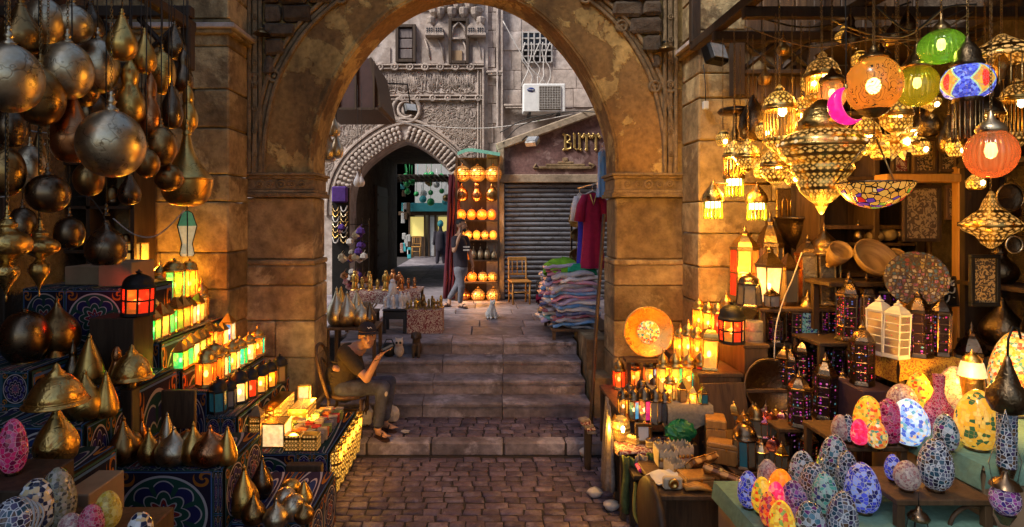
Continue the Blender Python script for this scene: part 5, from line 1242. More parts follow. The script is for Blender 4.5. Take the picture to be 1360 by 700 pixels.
# lit fretwork boxes on the low table
def fretbox(label, x0, x1, y0, y1, z0, z1, glow='white', e=3, roof=False, mat='pierced'):
    t = thing('fretwork_light_box', label, 'lamp', ((x0+x1)/2, (y0+y1)/2, z0)); w_, d_, h_ = x1-x0, y1-y0, z1-z0
    f = MB(); b = .012
    for a in (-1, 1):
        for c in (-1, 1): f.box((a*(w_/2-b/2), c*(d_/2-b/2), h_/2), (b, b, h_))
    for zz in (b/2, h_-b/2):
        for c in (-1, 1): f.box((0, c*(d_/2-b/2), zz), (w_-2*b, b, b)); f.box((c*(w_/2-b/2), 0, zz), (b, d_-2*b, b))
    f.build('frame', M['gold'], t)
    for nm, c, s in (('panel', (0,-d_/2+.004,h_/2), (w_-.02,.004,h_-.02)), ('panel', (w_/2-.004,0,h_/2), (.004,d_-.02,h_-.02)), ('panel', (-w_/2+.004,0,h_/2), (.004,d_-.02,h_-.02)), ('lid', (0,0,h_-.004), (w_-.02,d_-.02,.004))):
        MB().box(c, s).build(nm, G.get(glow, M.get(glow)) if nm == 'panel' else M[mat], t)
    if roof: MB().lathe([(w_*.74, 0), (w_*.70, .015), (.004, h_*.32)], 4, (0,0,h_), sm=False, ph=.5).build('roof', M['wood_lt'], t)
    if e: add_light(t, e*LE*.5, LAMP, h_*.6, .05, (w_*.9, -d_*.55))
    return t
fretbox('small pierced box with pyramid roof at the front of the low table', -2.08, -1.975, 5.10, 5.21, .503, .78, 'pierced_dim', 0, True)
fretbox('glowing white cube light at the front of the low table', -1.965, -1.76, 5.10, 5.30, .503, .72, 'white', 7)
fretbox('long gilt light box lying behind the glowing cube', -2.08, -1.94, 5.34, 5.92, .503, .76, 'pierced', 6)
fretbox('second gilt light box further back on the low table', -1.90, -1.72, 5.60, 5.95, .503, .68, 'pierced', 5)
fretbox('small gilt light box at the far end of the low table', -1.925, -1.80, 5.97, 6.04, .503, .80, 'white', 4)
mb = MB()
for k in range(2): box_thing('fretwork_panel_box', ['dark pierced box with pale lattice at the table front', 'second dark pierced box at the front right of the low table'][k], 'box', -1.745+.155*k, -1.60+.155*k, 5.02, 5.14, .503, .64, M['pierced_dim'])
SC = {'orange': (.75,.20,.03), 'red': (.55,.05,.03), 'cream': (.60,.45,.28), 'green': (.30,.36,.10), 'slate': (.20,.19,.24), 'rust': (.35,.11,.05), 'grey': (.32,.27,.26)}
for k, v in SC.items(): M['tr_'+k] = m_simple('painted_box_'+k, v, .55, 0, 26, .5, .2)
rr = random.Random(6); BX = [cached(('trk', i), lambda i=i: MB().box((0,0,.04), (.075+.01*(i % 3), .062, .075), bev=.010)) for i in range(3)]
LID = MB().box((0,0,.088), (.088,.07,.02), bev=.008)
RW = ['row nearest the wall', 'second row from the wall', 'third row from the wall', 'fourth row from the wall', 'row nearest the alley']
for i in range(5):
    for j in range(9):
        x, y = -1.80+.082*i+rr.uniform(-.008,.008), 5.20+.088*j+rr.uniform(-.01,.01)
        if i < 2 and y > 5.56 or i == 0 and y < 5.34: continue
        c = rr.choice(list(SC)); hot = c in ('orange', 'red', 'cream')
        t = thing('trinket_box', '%s painted trinket box, %s from the front in the %s' % (c, ORD[j], RW[i]), 'box', (x, y, .503), rr.uniform(-.3, .3), 'painted trinket boxes on the low table', (1, 1, rr.uniform(.8, 1.35)))
        link('box', cached(('bxm', c, (i+j) % 3), lambda: BX[(i+j) % 3].mesh('box', M['tr_'+c])), t); link('lid', cached(('ldm', c), lambda: LID.mesh('lid', M['tr_'+c])), t)
# pierced gold sconces along the alley face of the low table
for k in range(6):
    y = 5.07+.165*k; t = thing('wall_sconce', 'pierced golden sconce with pointed rim on the table side, %s from the front' % ORD[k], 'wall lamp', (-1.318, y, .14), 0, 'golden sconces along the alley side')
    mb = MB(); n = 9; vs = []
    for j in range(7):
        for i in range(n):
            a = -pi/2+pi*i/(n-1); v = j/6; r = .055+.035*v; hz = .36*v+(.05*cos(a) if j == 6 else 0)
            vs.append((max(r*cos(a), 0), r*sin(a)*.95, hz))
    mb.add(vs, [(j*n+i, j*n+i+1, (j+1)*n+i+1, (j+1)*n+i) for j in range(6) for i in range(n-1)], 0, True); mb.build('shell', M['pierced'], t)
    MB().tube([vs[6*n+i] for i in range(n)], .006, 5).build('rim', M['gold'], t); MB().ell((.05, 0, .22), (.016, .016, .025), 8, 6).build('bulb', M['bulb'], t)
    add_light(t, .35*LE, LAMP, .3, .03, (.12, 0))
# carton, print box, glass and rack in the back corner
box_thing('cardboard_box', 'pale carton on the medallion cabinet left of the red lantern', 'box', -3.32, -3.03, 4.95, 5.3, 1.955, 2.17, M['cardboard'])
box_thing('cardboard_box', 'smaller brown carton at the back of the medallion cabinet', 'box', -3.72, -3.40, 5.1, 5.4, 1.955, 2.12, M['cardboard'])
fretbox('lit yellow printed box under the bell lamp', X(170,5.9), X(191,5.9), 5.85, 6.0, 1.735, 2.30, 'yellow', 8)
t = thing('glass_lantern', 'white and green leaded glass lantern hanging on the left pier', 'lantern', (X(245, 5.9), 5.95, PZ(340, 5.95)))
mb = MB(); k = 5.95/F; pr = [(8,0),(10,3),(7,16),(13,40),(7,57),(1.5,60)]
for i, (nm, m, a, b) in enumerate((('base_glass', 'g_white', 0, 3), ('upper_glass', 'g_green', 3, 6))): MB().lathe([(r*k, z*k) for r, z in pr[a:b+1 if b < 6 else 6]], 6, sm=False).build(nm, G['dim_white'] if m == 'g_white' and 'dim_white' in G else (m_glow('milk_glass', (.85,.75,.45), .35, .1) if i == 0 else m_glow('green_leaded_glass', (.16,.45,.22), .25, .1)), t)
for q in range(6): a = 2*pi*q/6; MB().tube([(r*k*cos(a), r*k*sin(a), z*k) for r, z in pr], .006, 4).build('lead_came', M['black'], t)
link('wire', wire_mesh(.35), t).location = (0,0,60*k)
bk = thing('shelf_unit', 'dark wooden shelf unit against the back wall behind the metal lamps', 'shelf rack', (-4.0, 6.0, 1.74))
for z in (0, .45, .9, 1.35, 1.8): MB().box((0, 0, z+.02), (.9, .38, .03)).build('shelf', M['wood_dk'], bk)
for x in (-.45, 0, .45): MB().box((x, .0, .95), (.04, .38, 1.9)).build('upright', M['wood_dk'], bk)
rr = random.Random(14)
for k in range(14):
    s = k % 5; x, z = -4.36+rr.uniform(0, .72), 1.74+(.035 if s == 0 else .45*min(s, 4)+.035)
    D = 5.93; h = rr.uniform(.14, .26); o = vessel('dark_pot', 'dark metal pot on the %s shelf behind the hanging lamps, %s one placed' % (['lowest', 'second', 'third', 'fourth', 'top'][s], ['first', 'second', 'third'][k//5]), 'pot', (x, D, z), rr.choice(['onion', 'round', 'tall']), h*.7, h, rr.choice(['darkmetal', 'bronze', 'antique']))
# rack of beams above, then the hanging metal lamps
rk2 = thing('hanging_rack', 'dark timber rack over the left stall that the metal lamps hang from', 'rack', (-3.4, 3.6, 4.3))
for y in (-1.6, -.9, -.2, .5, 1.4): MB().box((0, y, .05), (1.75, .08, .1), bev=.01).build('cross_beam', M['wood_dk'], rk2)
for x in (-.8, .05, .82): MB().box((x, -.1, -.05), (.08, 3.2, .09), bev=.01).build('beam', M['wood_dk'], rk2)
for x in (.82, -.8): MB().box((x, 1.42, -2.2 if x < 0 else -.25), (.09, .09, 4.3 if x < 0 else .4), bev=.01).build('post', M['wood_dk'], rk2)
for a, b in (((.40, 1.4, .0), (.78, 1.4, -.42)), ((.78, 1.4, -.02), (.36, 1.4, -.40)), ((.05, 1.4, 0), (.40, 1.4, -.42))): MB().tube([a, b], .025, 4).build('brace', M['wood_dk'], rk2)
MB().box((.42, 1.4, -.42), (.85, .06, .05)).build('cross_beam', M['wood_dk'], rk2)
H = [ # px, row, width, height, shape, metal, distance, label
 (12,104,88,92,'globe','silver',2.6,'largest tarnished silver globe lamp at the left edge'),
 (28,40,54,66,'pear','bronze',3.0,'dark bronze pear lamp at the top left corner'),
 (60,28,54,60,'globe','silver',3.2,'silver globe lamp at the top, second from the left corner'),
 (96,32,54,50,'globe','silver',3.3,'smaller silver globe lamp at the top right of its neighbour'),
 (90,94,66,76,'globe','silver',3.1,'silver crackled globe lamp right of the largest one'),
 (54,128,64,80,'globe','bronze',3.0,'dark bronze globe lamp half hidden behind the largest silver one'),
 (130,88,56,72,'globe','silver',3.5,'silver globe lamp third from the left in the second row'),
 (162,51,40,58,'pear','gold',3.4,'golden pear lamp under the rack beam'),
 (192,72,32,52,'pear','gold',3.7,'smaller golden pear lamp right of the first pear lamp'),
 (215,97,36,58,'globe','gold',4.0,'pale golden globe lamp near the rack post'),
 (244,95,26,56,'gourd','darkmetal',4.4,'black gourd lamp beneath the rack post'),
 (173,124,40,84,'gourd','gold',3.6,'amber gourd lamp in the middle of the hanging group'),
 (200,140,28,82,'gourd','copper',3.7,'slim red copper gourd lamp'),
 (228,143,30,56,'pear','darkmetal',3.9,'dark pear lamp left of the short golden gourd'),
 (250,145,26,60,'gourd','gold',4.3,'short golden gourd lamp against the left pier'),
 (148,191,88,90,'globe','silver',3.0,'big tarnished silver globe lamp in the centre of the left group'),
 (95,172,56,88,'pear','copper',3.2,'dark copper pear lamp beside the big central globe'),
 (214,194,42,52,'globe','bronze',3.7,'dark bronze globe lamp right of the big central globe'),
 (195,217,34,38,'globe','bronze',3.5,'small bronze globe lamp under the big central globe'),
 (224,236,38,36,'globe','bronze',3.8,'small bronze globe lamp in front of the bell lamp'),
 (248,226,68,96,'bell','gold',4.1,'wide golden bell-shaped lamp against the left pier'),
 (8,228,50,66,'globe','bronze',2.9,'bronze globe lamp at the left edge, third row'),
 (40,226,44,66,'globe','silver',3.3,'silver globe lamp in the third row near the left edge'),
 (52,205,24,58,'pear','bronze',3.9,'small bronze pear lamp behind the third row'),
 (64,257,56,52,'globe','darkmetal',3.0,'round dark globe lamp hanging lowest of the left group'),
 (141,318,54,66,'onion','darkmetal',3.4,'dark steel onion lamp hanging low over the medallion cabinet'),
 (10,322,62,66,'squat','goldengr',2.8,'ornate squat brass lamp at the left edge'),
 (54,326,48,44,'squat','goldengr',3.1,'second ornate squat brass lamp, right of the first'),
 (8,372,34,56,'drop','goldengr',2.8,'brass drop pendant below the ornate lamp at the left edge'),
 (52,368,26,52,'drop','goldengr',3.1,'smaller brass drop pendant under the second ornate lamp'),
 (120,30,36,48,'pear','darkmetal',4.2,'dark pear lamp under the beam at the top'),
 (122,150,46,58,'globe','darkmetal',4.3,'dark globe lamp in the shadow behind the hanging group'),
 (30,300,40,50,'globe','darkmetal',4.4,'dark globe lamp in the shade behind the ornate brass lamps'),
 (175,190,50,60,'globe','darkmetal',4.5,'dark globe lamp in the shade behind the central globe'),
 (72,70,44,56,'pear','bronze',4.2,'bronze pear lamp in the shade of the top row'),
 (112,118,40,48,'globe','bronze',4.0,'bronze globe lamp wedged between two silver globes'),(232,58,30,44,'pear','darkmetal',4.6,'dark pear lamp beside the rack brace'),(188,168,34,44,'globe','gold',4.2,'golden globe lamp behind the slim copper gourd'),(14,170,44,52,'globe','darkmetal',3.6,'dark globe lamp below the largest silver one'),(118,238,40,46,'globe','bronze',4.1,'bronze globe lamp below the dark copper pear lamp'),(172,252,30,40,'pear','darkmetal',4.4,'dark pear lamp under the big central globe'),(92,308,40,44,'round','darkmetal',4.5,'dark round lamp low in front of the shelf unit'),(150,118,36,50,'globe','darkmetal',4.5,'dark globe lamp behind the amber gourd')]
for i, (px, py, wp, hp, kd, mt, D, lb) in enumerate(H):
    k = D/F; below = lb.startswith(('brass drop', 'smaller brass drop'))
    hanging('metal_lamp', lb, P(px, py, D), kd, wp*k*WC(px)**.5, hp*k, mt, 4.28, 'metal lamps hanging over the left stall', .2, 'chain' if D < 3.15 and not below else 'wire')
for k in range(4): tag(MB().tube(smooth_poly([P(x, y, 3.9) for x, y in [[(0,160),(30,172),(90,176),(150,150)],[(150,290),(180,312),(210,312),(245,280)],[(0,262),(18,258),(34,240),(60,190)],[(100,262),(118,262),(135,282),(142,300)]][k]], 6), .0045, 5).build('cable', M['wire_w'] if k != 3 else M['wire']), ['thin cable sagging between the hanging globes', 'thin cable drooping across the left pier', 'thin cable at the left edge among the globes', 'dark cable beside the low steel onion lamp'][k], 'cable')
# ---------------------------------------------------------------- right stall: tables, tiers and shelves
def table(label, x0, x1, y0, y1, z, mat='wood', cloth=None, z0=0, name='table', legs=True, th=.035, drop=.18, boxed=False):
    t = thing(name, label, 'table' if name == 'table' else name.replace('_', ' '), ((x0+x1)/2, (y0+y1)/2, z0)); w_, d_, h_ = x1-x0, y1-y0, z-z0
    MB().box((0, 0, h_-th/2), (w_, d_, th), bev=.006).build('top', M[mat], t)
    if boxed: MB().box((0, 0, (h_-th)/2), (w_-.03, d_-.03, h_-th-.004)).build('body', M[mat], t)
    elif legs:
        for a in (-1, 1):
            for b in (-1, 1): MB().box((a*(w_/2-.03), b*(d_/2-.03), (h_-th)/2), (.045, .045, h_-th), bev=.004).build('leg', M[mat], t)
    if cloth:
        n = 14; vs = []
        for r, (y, zz) in enumerate(((-d_/2-.012, h_-drop), (-d_/2-.012, h_-drop*.4), (-d_/2-.010, h_+.003), (d_/2, h_+.003))):
            for i in range(n+1): q = i/n; vs.append((-w_/2-.008+(w_+.016)*q, y+(-.014*abs(sin(q*13+r)) if r < 2 else 0), zz+(.025*sin(q*9) if r == 0 else 0)))
        mb = MB(); mb.add(vs, [(r*(n+1)+i, r*(n+1)+i+1, (r+1)*(n+1)+i+1, (r+1)*(n+1)+i) for r in range(3) for i in range(n)], 0, True)
        m = 8; b = len(vs); vs2 = []
        for r, (x, zz) in enumerate(((-w_/2-.014, h_-drop*1.1), (-w_/2-.012, h_-drop*.4), (-w_/2-.009, h_+.003))):
            for i in range(m+1): q = i/m; vs2.append((x-(.012*abs(sin(q*8+r)) if r < 2 else 0), -d_/2+d_*q, zz))
        mb.add(vs2, [(r*(m+1)+i+1, r*(m+1)+i, (r+1)*(m+1)+i, (r+1)*(m+1)+i+1) for r in range(2) for i in range(m)], 0, True)
        mb.build('cloth', M[cloth], t)
    return t
table('narrow shelf table of small dark lanterns beside the right arch pier', 1.27, 1.80, 5.12, 6.2, .75, 'wood', None)
table('low shelf with pierced frames and little boxes at the alley edge', 1.16, 1.72, 4.80, 5.09, .60, 'wood', 'redprint', drop=.04)
table('small table under a beige cloth with lit lanterns behind the dark ones', 1.62, 2.0, 4.98, 5.7, .92, 'wood', 'canvas')
table('tier of the amber lantern row above the beige cloth', 1.95, 2.36, 5.16, 6.2, 1.15, 'wood', None, boxed=True)
table('upper tier of lit lanterns beside the frosted street lantern', 2.38, 2.62, 5.2, 6.2, 1.40, 'wood', None, boxed=True)
table('high shelf with the frosted street lantern against the lit pier', 2.63, 3.45, 5.4, 6.22, 1.70, 'wood', None, name='shelf', z0=1.2)
table('dark table of small metal lanterns between the wooden boxes and the eggs', 1.98, 2.85, 4.50, 5.15, .55, 'wood', None, boxed=True)
table('plank step with purple jewelled lanterns behind the small metal lanterns', 2.40, 2.98, 4.62, 5.1, .85, 'wood', None, z0=.55, name='shelf', legs=True)
table('second plank step of dark jewelled lanterns', 2.3, 2.98, 5.12, 5.5, 1.02, 'wood', None)
table('dark shelf behind the jewelled lanterns under the street lantern shelf', 2.65, 3.5, 5.52, 6.0, 1.34, 'wood_dk', None)
box_thing('wooden_chest', 'dark purple painted chest with a jewelled tower on top', 'chest', 3.0, 3.30, 4.5, 4.95, 0, 1.19, m_simple('purple_paint', (.055,.03,.05), .5))
table('shelf with an ochre printed cloth under the white pagoda lanterns', 3.28, 3.80, 4.5, 4.98, 1.43, 'wood', 'yellowcloth', drop=.16)
table('back shelf of tall jewelled tower lanterns', 2.95, 3.9, 5.0, 5.45, 1.46, 'wood_dk', None)
table('egg lamp table under a pale green cloth', 1.57, 2.95, 2.75, 3.85, .78, 'cardboard', 'greencloth', drop=.1, boxed=True)
table('plank step on the egg table with three mosaic eggs', 2.36, 2.92, 3.25, 3.70, .95, 'wood', None, z0=.785, name='shelf')
table('tier behind the egg table with the glowing blue egg', 2.46, 2.90, 3.88, 4.40, 1.0, 'wood', None)
table('high green-clothed box under the big yellow mosaic egg', 2.94, 3.95, 3.35, 4.35, 1.1, 'cardboard', 'greencloth', drop=.13, boxed=True)
cart = table('wooden handcart loaded with inlaid boxes at the right of the alley', 1.28, 1.94, 4.12, 4.78, .55, 'wood', None, name='handcart', boxed=False)
MB().box((0, .1, .26), (.6, .42, .42)).build('chest', M['wood'], cart)
w_ = MB(); w_.lathe([(.04,-.03),(.30,-.025),(.31,0),(.30,.025),(.04,.03)], 28, ax=Matrix.Rotation(pi/2, 3, 'Y')); o = w_.build('wheel', M['wood_dk'], cart); o.location = (-.36, -.22, .31)
# goods on the narrow shelf table
def RL(px, py, z, n, wp, hp, cols, lb, roof='dome', fr='antique', lit=True, gh=.46, e=3, Dr=None, big=False, stages=1, glass=None, gk=None, flare=1, group='lanterns on the right stall', name='lantern', lc=LAMP):
    D = DZ(py, z) if Dr is None else Dr
    return lantern(lb, (X(px, D), D, z+.003), n, wp*D/F*WC(px), hp*D/F, cols, roof, fr, random.uniform(-.2, .2), lit, group, e*.75, gh, flare, big, name, stages, lc, .5, glass, 'lantern', gk)
for px, py, wp, hp, cols, lb in [
 (822,516,17,42,['red','orange'],'red lantern on the narrow table right against the arch pier'),
 (842,512,20,44,['orange','yellow','red'],'orange and red star-topped lantern beside the red one by the pier'),
 (864,515,20,46,['amber','blue','orange'],'amber lantern with a blue pane below the brass plate'),]:
    RL(px, py, .75, 6, wp, hp, cols, lb, 'onion', 'antique')
for px, py, wp, hp, cols, lit, lb in [
 (828,551,17,40,['amber','dim'],True,'little amber lantern at the alley end of the dark row'),
 (842,558,17,44,['dim','cyan','dim'],True,'dark lantern with a cyan arched pane'),
 (856,560,17,46,['dim','pink','red'],True,'dark lantern with a hot pink pane'),
 (870,562,17,46,['dimgrey'],False,'unlit charcoal lantern right of the pink-paned one'),
 (884,560,16,44,['dimgrey'],False,'unlit charcoal lantern at the beige cloth'),
 (836,538,15,34,['dim'],False,'small dark lantern behind the cyan-paned lantern'),
 (852,536,15,36,['dim'],False,'small dark lantern behind the pink-paned lantern'),
 (869,534,16,36,['dim'],False,'small dark lantern behind the charcoal lanterns'),
 (884,530,15,34,['dimgrey'],False,'small dark lantern nearest the beige cloth')]:
    RL(px, py, .75, 6, wp, hp, cols, lb, 'dome', 'darkmetal', lit, .5, 1.2 if lit else 0)
for px, py, wp, hp, cols, lit, lb in [
 (880,524,18,62,['amber','yellow'],True,'tall amber lantern at the back of the beige-clothed table'),
 (897,524,20,64,['yellow','green','amber'],True,'tall yellow and green lantern on the beige-clothed table'),
 (915,520,20,54,['amber','teal','yellow'],True,'amber and teal lantern in the middle of the beige-clothed table'),
 (931,521,20,56,['red','yellow','orange'],True,'red and yellow lantern at the right of the beige-clothed table'),
 (889,531,18,40,['yellow','amber'],True,'arched gilt lantern glowing yellow at the front of the beige-clothed table'),
 (906,534,14,30,['dim'],False,'small dark house lantern at the front of the beige cloth'),
 (920,536,13,24,['yellow'],True,'tiny glowing amber house lantern on the beige cloth'),
 (934,537,13,22,['dimteal'],False,'tiny dark lantern at the right corner of the beige cloth')]:
    RL(px, py, .92, 6 if wp > 15 else 4, wp, hp, cols, lb, 'onion' if wp > 15 else 'pyr', 'gold' if lit else 'darkmetal', lit, .5, 3 if lit else 0, stages=2 if wp > 15 else 1)
for i, (px, py, cols) in enumerate([(902,474,['yellow','amber']),(914,477,['amber','yellow']),(926,480,['orange','amber']),(922,466,['amber','green']),(938,468,['red','white']),(952,470,['amber','orange'])]):
    RL(px, py, 1.15, 6, 18, 48, cols, '%s glass lantern, %s of the amber row under the street lantern' % (['yellow','amber','orange','amber and green','red and white','amber and orange'][i], ORD[i]), 'onion', 'gold', True, .52, 4)
RL(941, 490, 1.15, 4, 26, 52, ['yellow','amber'], 'square yellow lantern with a round bird medallion', 'dome', 'gold', True, .6, 6, big=True)
for i, (px, py, cols, w2) in enumerate([(928,440,['yellow','amber'],'yellow'),(940,443,['amber','yellow'],'amber'),(953,446,['red','white','amber'],'red and white'),(966,440,['teal','white'],'teal')]):
    RL(px, py, 1.40, 6, 19, 52, cols, '%s lantern left of the barred red and amber lantern, %s of its row' % (w2, ORD[i]), 'onion', 'gold', True, .5, 4, Dr=max(5.28, min(DZ(py,1.4), 6.1)))
p = P(976, 447, 5.2); lantern('amber and red hexagonal lantern with black bars in front of the upper tier', (p.x, 5.27, 1.403), 8, .23, .40, ['amber','red','yellow','red'], 'dome', 'black', .1, True, 'lanterns on the right stall', 8, .46, 1, True, stages=2)
SH = lambda py: 1.703
def SL(px, D, n, wp, hp, cols, lb, roof, fr, lit, gh, e, flare=1, big=True, stages=1, glass=None, gk=None, z=1.703, name='lantern'):
    lantern(lb, (X(px, D), D, z), n, wp*D/F, hp*D/F, cols, roof, fr, .15, lit, 'lanterns on the high shelf', e, gh, flare, big, name, stages, LAMP, .5, glass, 'lantern', gk)
SL(1021, 5.52, 4, 34, 82, ['white'], 'frosted street lantern with brass roof shining on the high shelf', 'street', 'antique', True, .56, 8, .74)
SL(987, 5.9, 6, 36, 100, ['yellow','amber','red'], 'tall yellow and red lantern behind the frosted street lantern', 'tower', 'gold', True, .6, 8, 1, True, 2)
SL(1022, 6.0, 6, 34, 120, ['dim'], 'tall brass roofed lantern behind the frosted street lantern', 'tower', 'antique', False, .5, 0)
SL(995, 5.5, 6, 28, 46, ['dim'], 'dark flared lantern at the left end of the high shelf', 'dome', 'darkmetal', False, .56, 0, 1.2)
SL(1025, 5.44, 4, 20, 28, ['dimgrey'], 'small dark pierced lantern under the street lantern', 'tower', 'darkmetal', False, .5, 0)
SL(1046, 5.6, 4, 26, 70, ['dim'], 'squat antique brass lantern right of the street lantern', 'pyr', 'antique', False, .6, 0)
SL(1074, 5.7, 6, 32, 92, ['dim'], 'tall antique brass lantern at the right end of the high shelf', 'tower', 'antique', False, .62, 0, 1, True, 1, M['antique'], 'ant')
SL(1098, 5.62, 6, 36, 110, ['dim'], 'dark domed brass lantern beside the wall bracket', 'onion', 'antique', False, .52, 0, 1, True, 1, M['darkengr'], 'dk')
p = P(958, 410, 6.1)
# brass plate, rolled paper, tray, boards
t = thing('brass_plate', 'round engraved brass tray leaning on the right arch pier', 'tray', (X(860, 6.08), 6.05, PZ(473, 6.08)), 0)
k = 6.08/F; R_ = Matrix.Rotation(pi/2-.12, 3, 'X')
MB().lathe([(0,-.006),(20*k,-.006),(22*k,.004),(31*k,.006),(33*k,.018),(33.5*k,.012),(31*k,-.004),(0,-.012)], 40, (0,0,33*k), ax=R_).build('plate', M['goldengr'], t)
MB().lathe([(0,.002),(14*k,.004),(15*k,-.002)], 30, (0,-.006,33*k), ax=R_).build('glowing_centre', MO['warmmix'], t)  # tray centre uses the emitting mosaic, so it glows without a lamp
t = thing('easel_shelf', 'small dark shelf carrying the leaning brass tray', 'shelf', (X(860, 6.05), 6.02, .75)); MB().box((0, 0, PZ(473,6.08)-.75-.02), (.5, .16, .03)).build('board', M['wood'], t)
for s in (-1, 1): MB().box((s*.2, .02, (PZ(473,6.08)-.79)/2), (.04, .04, PZ(473,6.08)-.79)).build('leg', M['wood'], t)
t = thing('paper_roll', 'stack of pale paper lampshades under the high shelf', 'lampshades', (X(1001, 5.35), 5.35, PZ(490, 5.35)-.0))
for q in range(5): k = 5.35/F; MB().lathe([(11.5*k, 0), (11.5*k, 12*k), (11*k, 12.6*k), (11*k, 0)], 20, (0, 0, 12.8*k*q)).build('lampshade', M['canvas'], t)
o = box_thing('wooden_box', 'brown box under the paper lampshades', 'box', X(985,5.35), X(1018,5.35), 5.24, 5.45, .0, PZ(490,5.35)-.002, M['wood'])
t = thing('dark_tray', 'large dark round tray standing behind the small metal lanterns', 'tray', (X(1022, 5.16), 5.14, .556), 0); k = 5.1/F
MB().lathe([(0,-.008),(24*k,-.008),(25*k,.0),(33*k,.006),(36*k,.022),(37*k,.014),(34*k,-.006),(0,-.014)], 40, (0,0,37*k+.24), ax=Matrix.Rotation(pi/2-.2, 3, 'X')).build('plate', M['darkengr'], t)
MB().box((0, .06, .12), (.3, .04, .24)).build('stand', M['wood_dk'], t)
mb = MB(); b = box_thing('cardboard_sheet', 'tan board and cloth wedge left of the dark tray', 'board', X(940,5.0), X(1000,5.0), 4.98, 5.04, .56, PZ(512,5.0), M['wood']); b.rotation_euler = (-.25, 0, .1)
table('low plank step on the dark table under the rear tin lanterns', 1.99, 2.62, 4.80, 5.13, .70, 'wood', None, z0=.553, name='shelf')
rr = random.Random(8); names = ['gold', 'antique', 'silver', 'copper']
SP = [(975,560,'gold'),(1000,563,'antique'),(988,575,'gold'),(1005,580,'antique'),(1017,572,'pink'),(1030,570,'gold'),(1038,572,'pink'),(1012,590,'pink'),(1024,588,'copper'),(1038,600,'gold'),(1000,600,'gold'),(1012,612,'silver'),(1028,611,'pink'),(1037,616,'gold')]
M['pinktin'] = m_metal('pink_tin', (.75,.16,.25), (.6,.35,.3), .25)
for i, (px, py, m) in enumerate(SP):
    zz = .70 if py < 592 else .55; D = min(max(DZ(py+6, zz), 4.56 if zz < .6 else 4.86), 5.08 if zz > .6 else 4.78); m2 = 'pinktin' if m == 'pink' else m
    lantern('small %s tin lantern, number %s counted from the wooden boxes on the dark table' % ({'pink': 'pinkish red', 'gold': 'golden', 'antique': 'dull brass', 'silver': 'silver', 'copper': 'coppery'}[m], ['one','two','three','four','five','six','seven','eight','nine','ten','eleven','twelve','thirteen','fourteen'][i]),
            (X(px, D), D, zz+.003), 6 if i % 2 else 4, 20*D/F, rr.uniform(36, 46)*D/F, ['dim'], 'tower' if i % 3 else 'dome', m2, rr.uniform(0, 1), False, 'small tin lanterns on the dark table', 0, .42, 1.1, False)
D = 4.6; lantern('black glass-sided lantern at the front of the dark table', (X(990, D), D, .553), 8, 30*D/F, 62*D/F, ['dimteal','dim'], 'dome', 'darkmetal', .2, False, None, 0, .5)
# jewelled lanterns
def JL(px, py, wp, hp, z, lb, mat='jewel', D=None, n=6, roof='tower', st=4, fr='darkmetal', gh=.56):
    D = D or DZ(py, z); lantern(lb, (X(px, D), D, z+.003), n, wp*D/F*WC(px), hp*D/F, ['dim'], roof, fr, random.uniform(-.3, .3), False, 'jewelled tin lanterns', 0, gh, 1.0, False, 'jewelled_lantern', st, LAMP, .5, M[mat], 'lantern', mat)
for a in [(1062,582,32,76,.85,'purple jewelled lantern at the near left of the plank step','jewelpurple',4.68),(1095,562,30,80,.85,'violet jewelled tower lantern behind the first plank step lantern','jewelpurple',4.86),
 (1120,556,28,58,.85,'small plain tin lantern at the right end of the plank step','jewel',4.9),(1042,548,28,60,1.02,'dark jewelled lantern at the left of the second plank step','jewel',5.2),
 (1068,540,28,64,1.02,'dark jewelled lantern in the middle of the second plank step','jewel',5.3),(1090,536,28,70,1.02,'tall dark jewelled lantern at the right of the second plank step','jewel',5.34),
 (1145,517,36,92,1.19,'squat jewelled tower on the purple chest','jewel',4.68),(1126,478,34,92,1.46,'ruby jewelled tower at the left of the back shelf','jewel',5.1),
 (1150,474,32,90,1.46,'ruby jewelled tower second on the back shelf','jewel',5.18),(1222,474,34,88,1.43,'violet jewelled tower right of the white pagodas','jewelpurple',4.62),
 (1248,474,30,80,1.43,'red jewelled tower at the right end of the ochre cloth','jewel',4.66),(1030,470,22,50,1.34,'small dark lantern on the shelf under the street lantern','jewel',5.6),
 (1056,470,24,56,1.34,'dark lantern beside the mosaic column lamp','jewel',5.6),(1104,472,24,60,1.34,'dark jewelled lantern right of the mosaic column lamp','jewel',5.62),(1008,470,20,44,1.34,'little dark lantern at the left of the shelf under the street lantern','jewel',5.66)]:
    JL(a[0], a[1], a[2], a[3], a[4], a[5], a[6], a[7])
for i, (px, py, wp, hp, z, D) in enumerate([(1110,545,24,64,1.02,5.42),(1050,558,22,56,1.02,5.16),(1078,470,24,66,1.34,5.9),(1128,470,26,72,1.46,5.38),(1176,470,28,80,1.46,5.4),(1205,470,26,84,1.46,5.4),(1240,470,28,84,1.46,5.3),(1164,515,22,50,1.19,4.85),(1136,512,20,54,1.19,4.88),(1016,535,22,60,.55,5.0),(1046,590,24,58,.55,4.95),(1072,600,26,50,.55,4.6)]):
    JL(px, py, wp, hp, z, 'dark tin lantern at the %s' % ['right end of the second plank step','left front of the second plank step','back of the shelf under the street lantern','far left of the back tower shelf','space behind the rear white pagoda','space behind the front white pagoda','right end of the back tower shelf','back right corner of the purple chest','back left corner of the purple chest','gap before the dark round tray','back right of the dark table','front right corner of the dark table'][i], 'jewel' if i % 2 else 'jewelpurple', D)
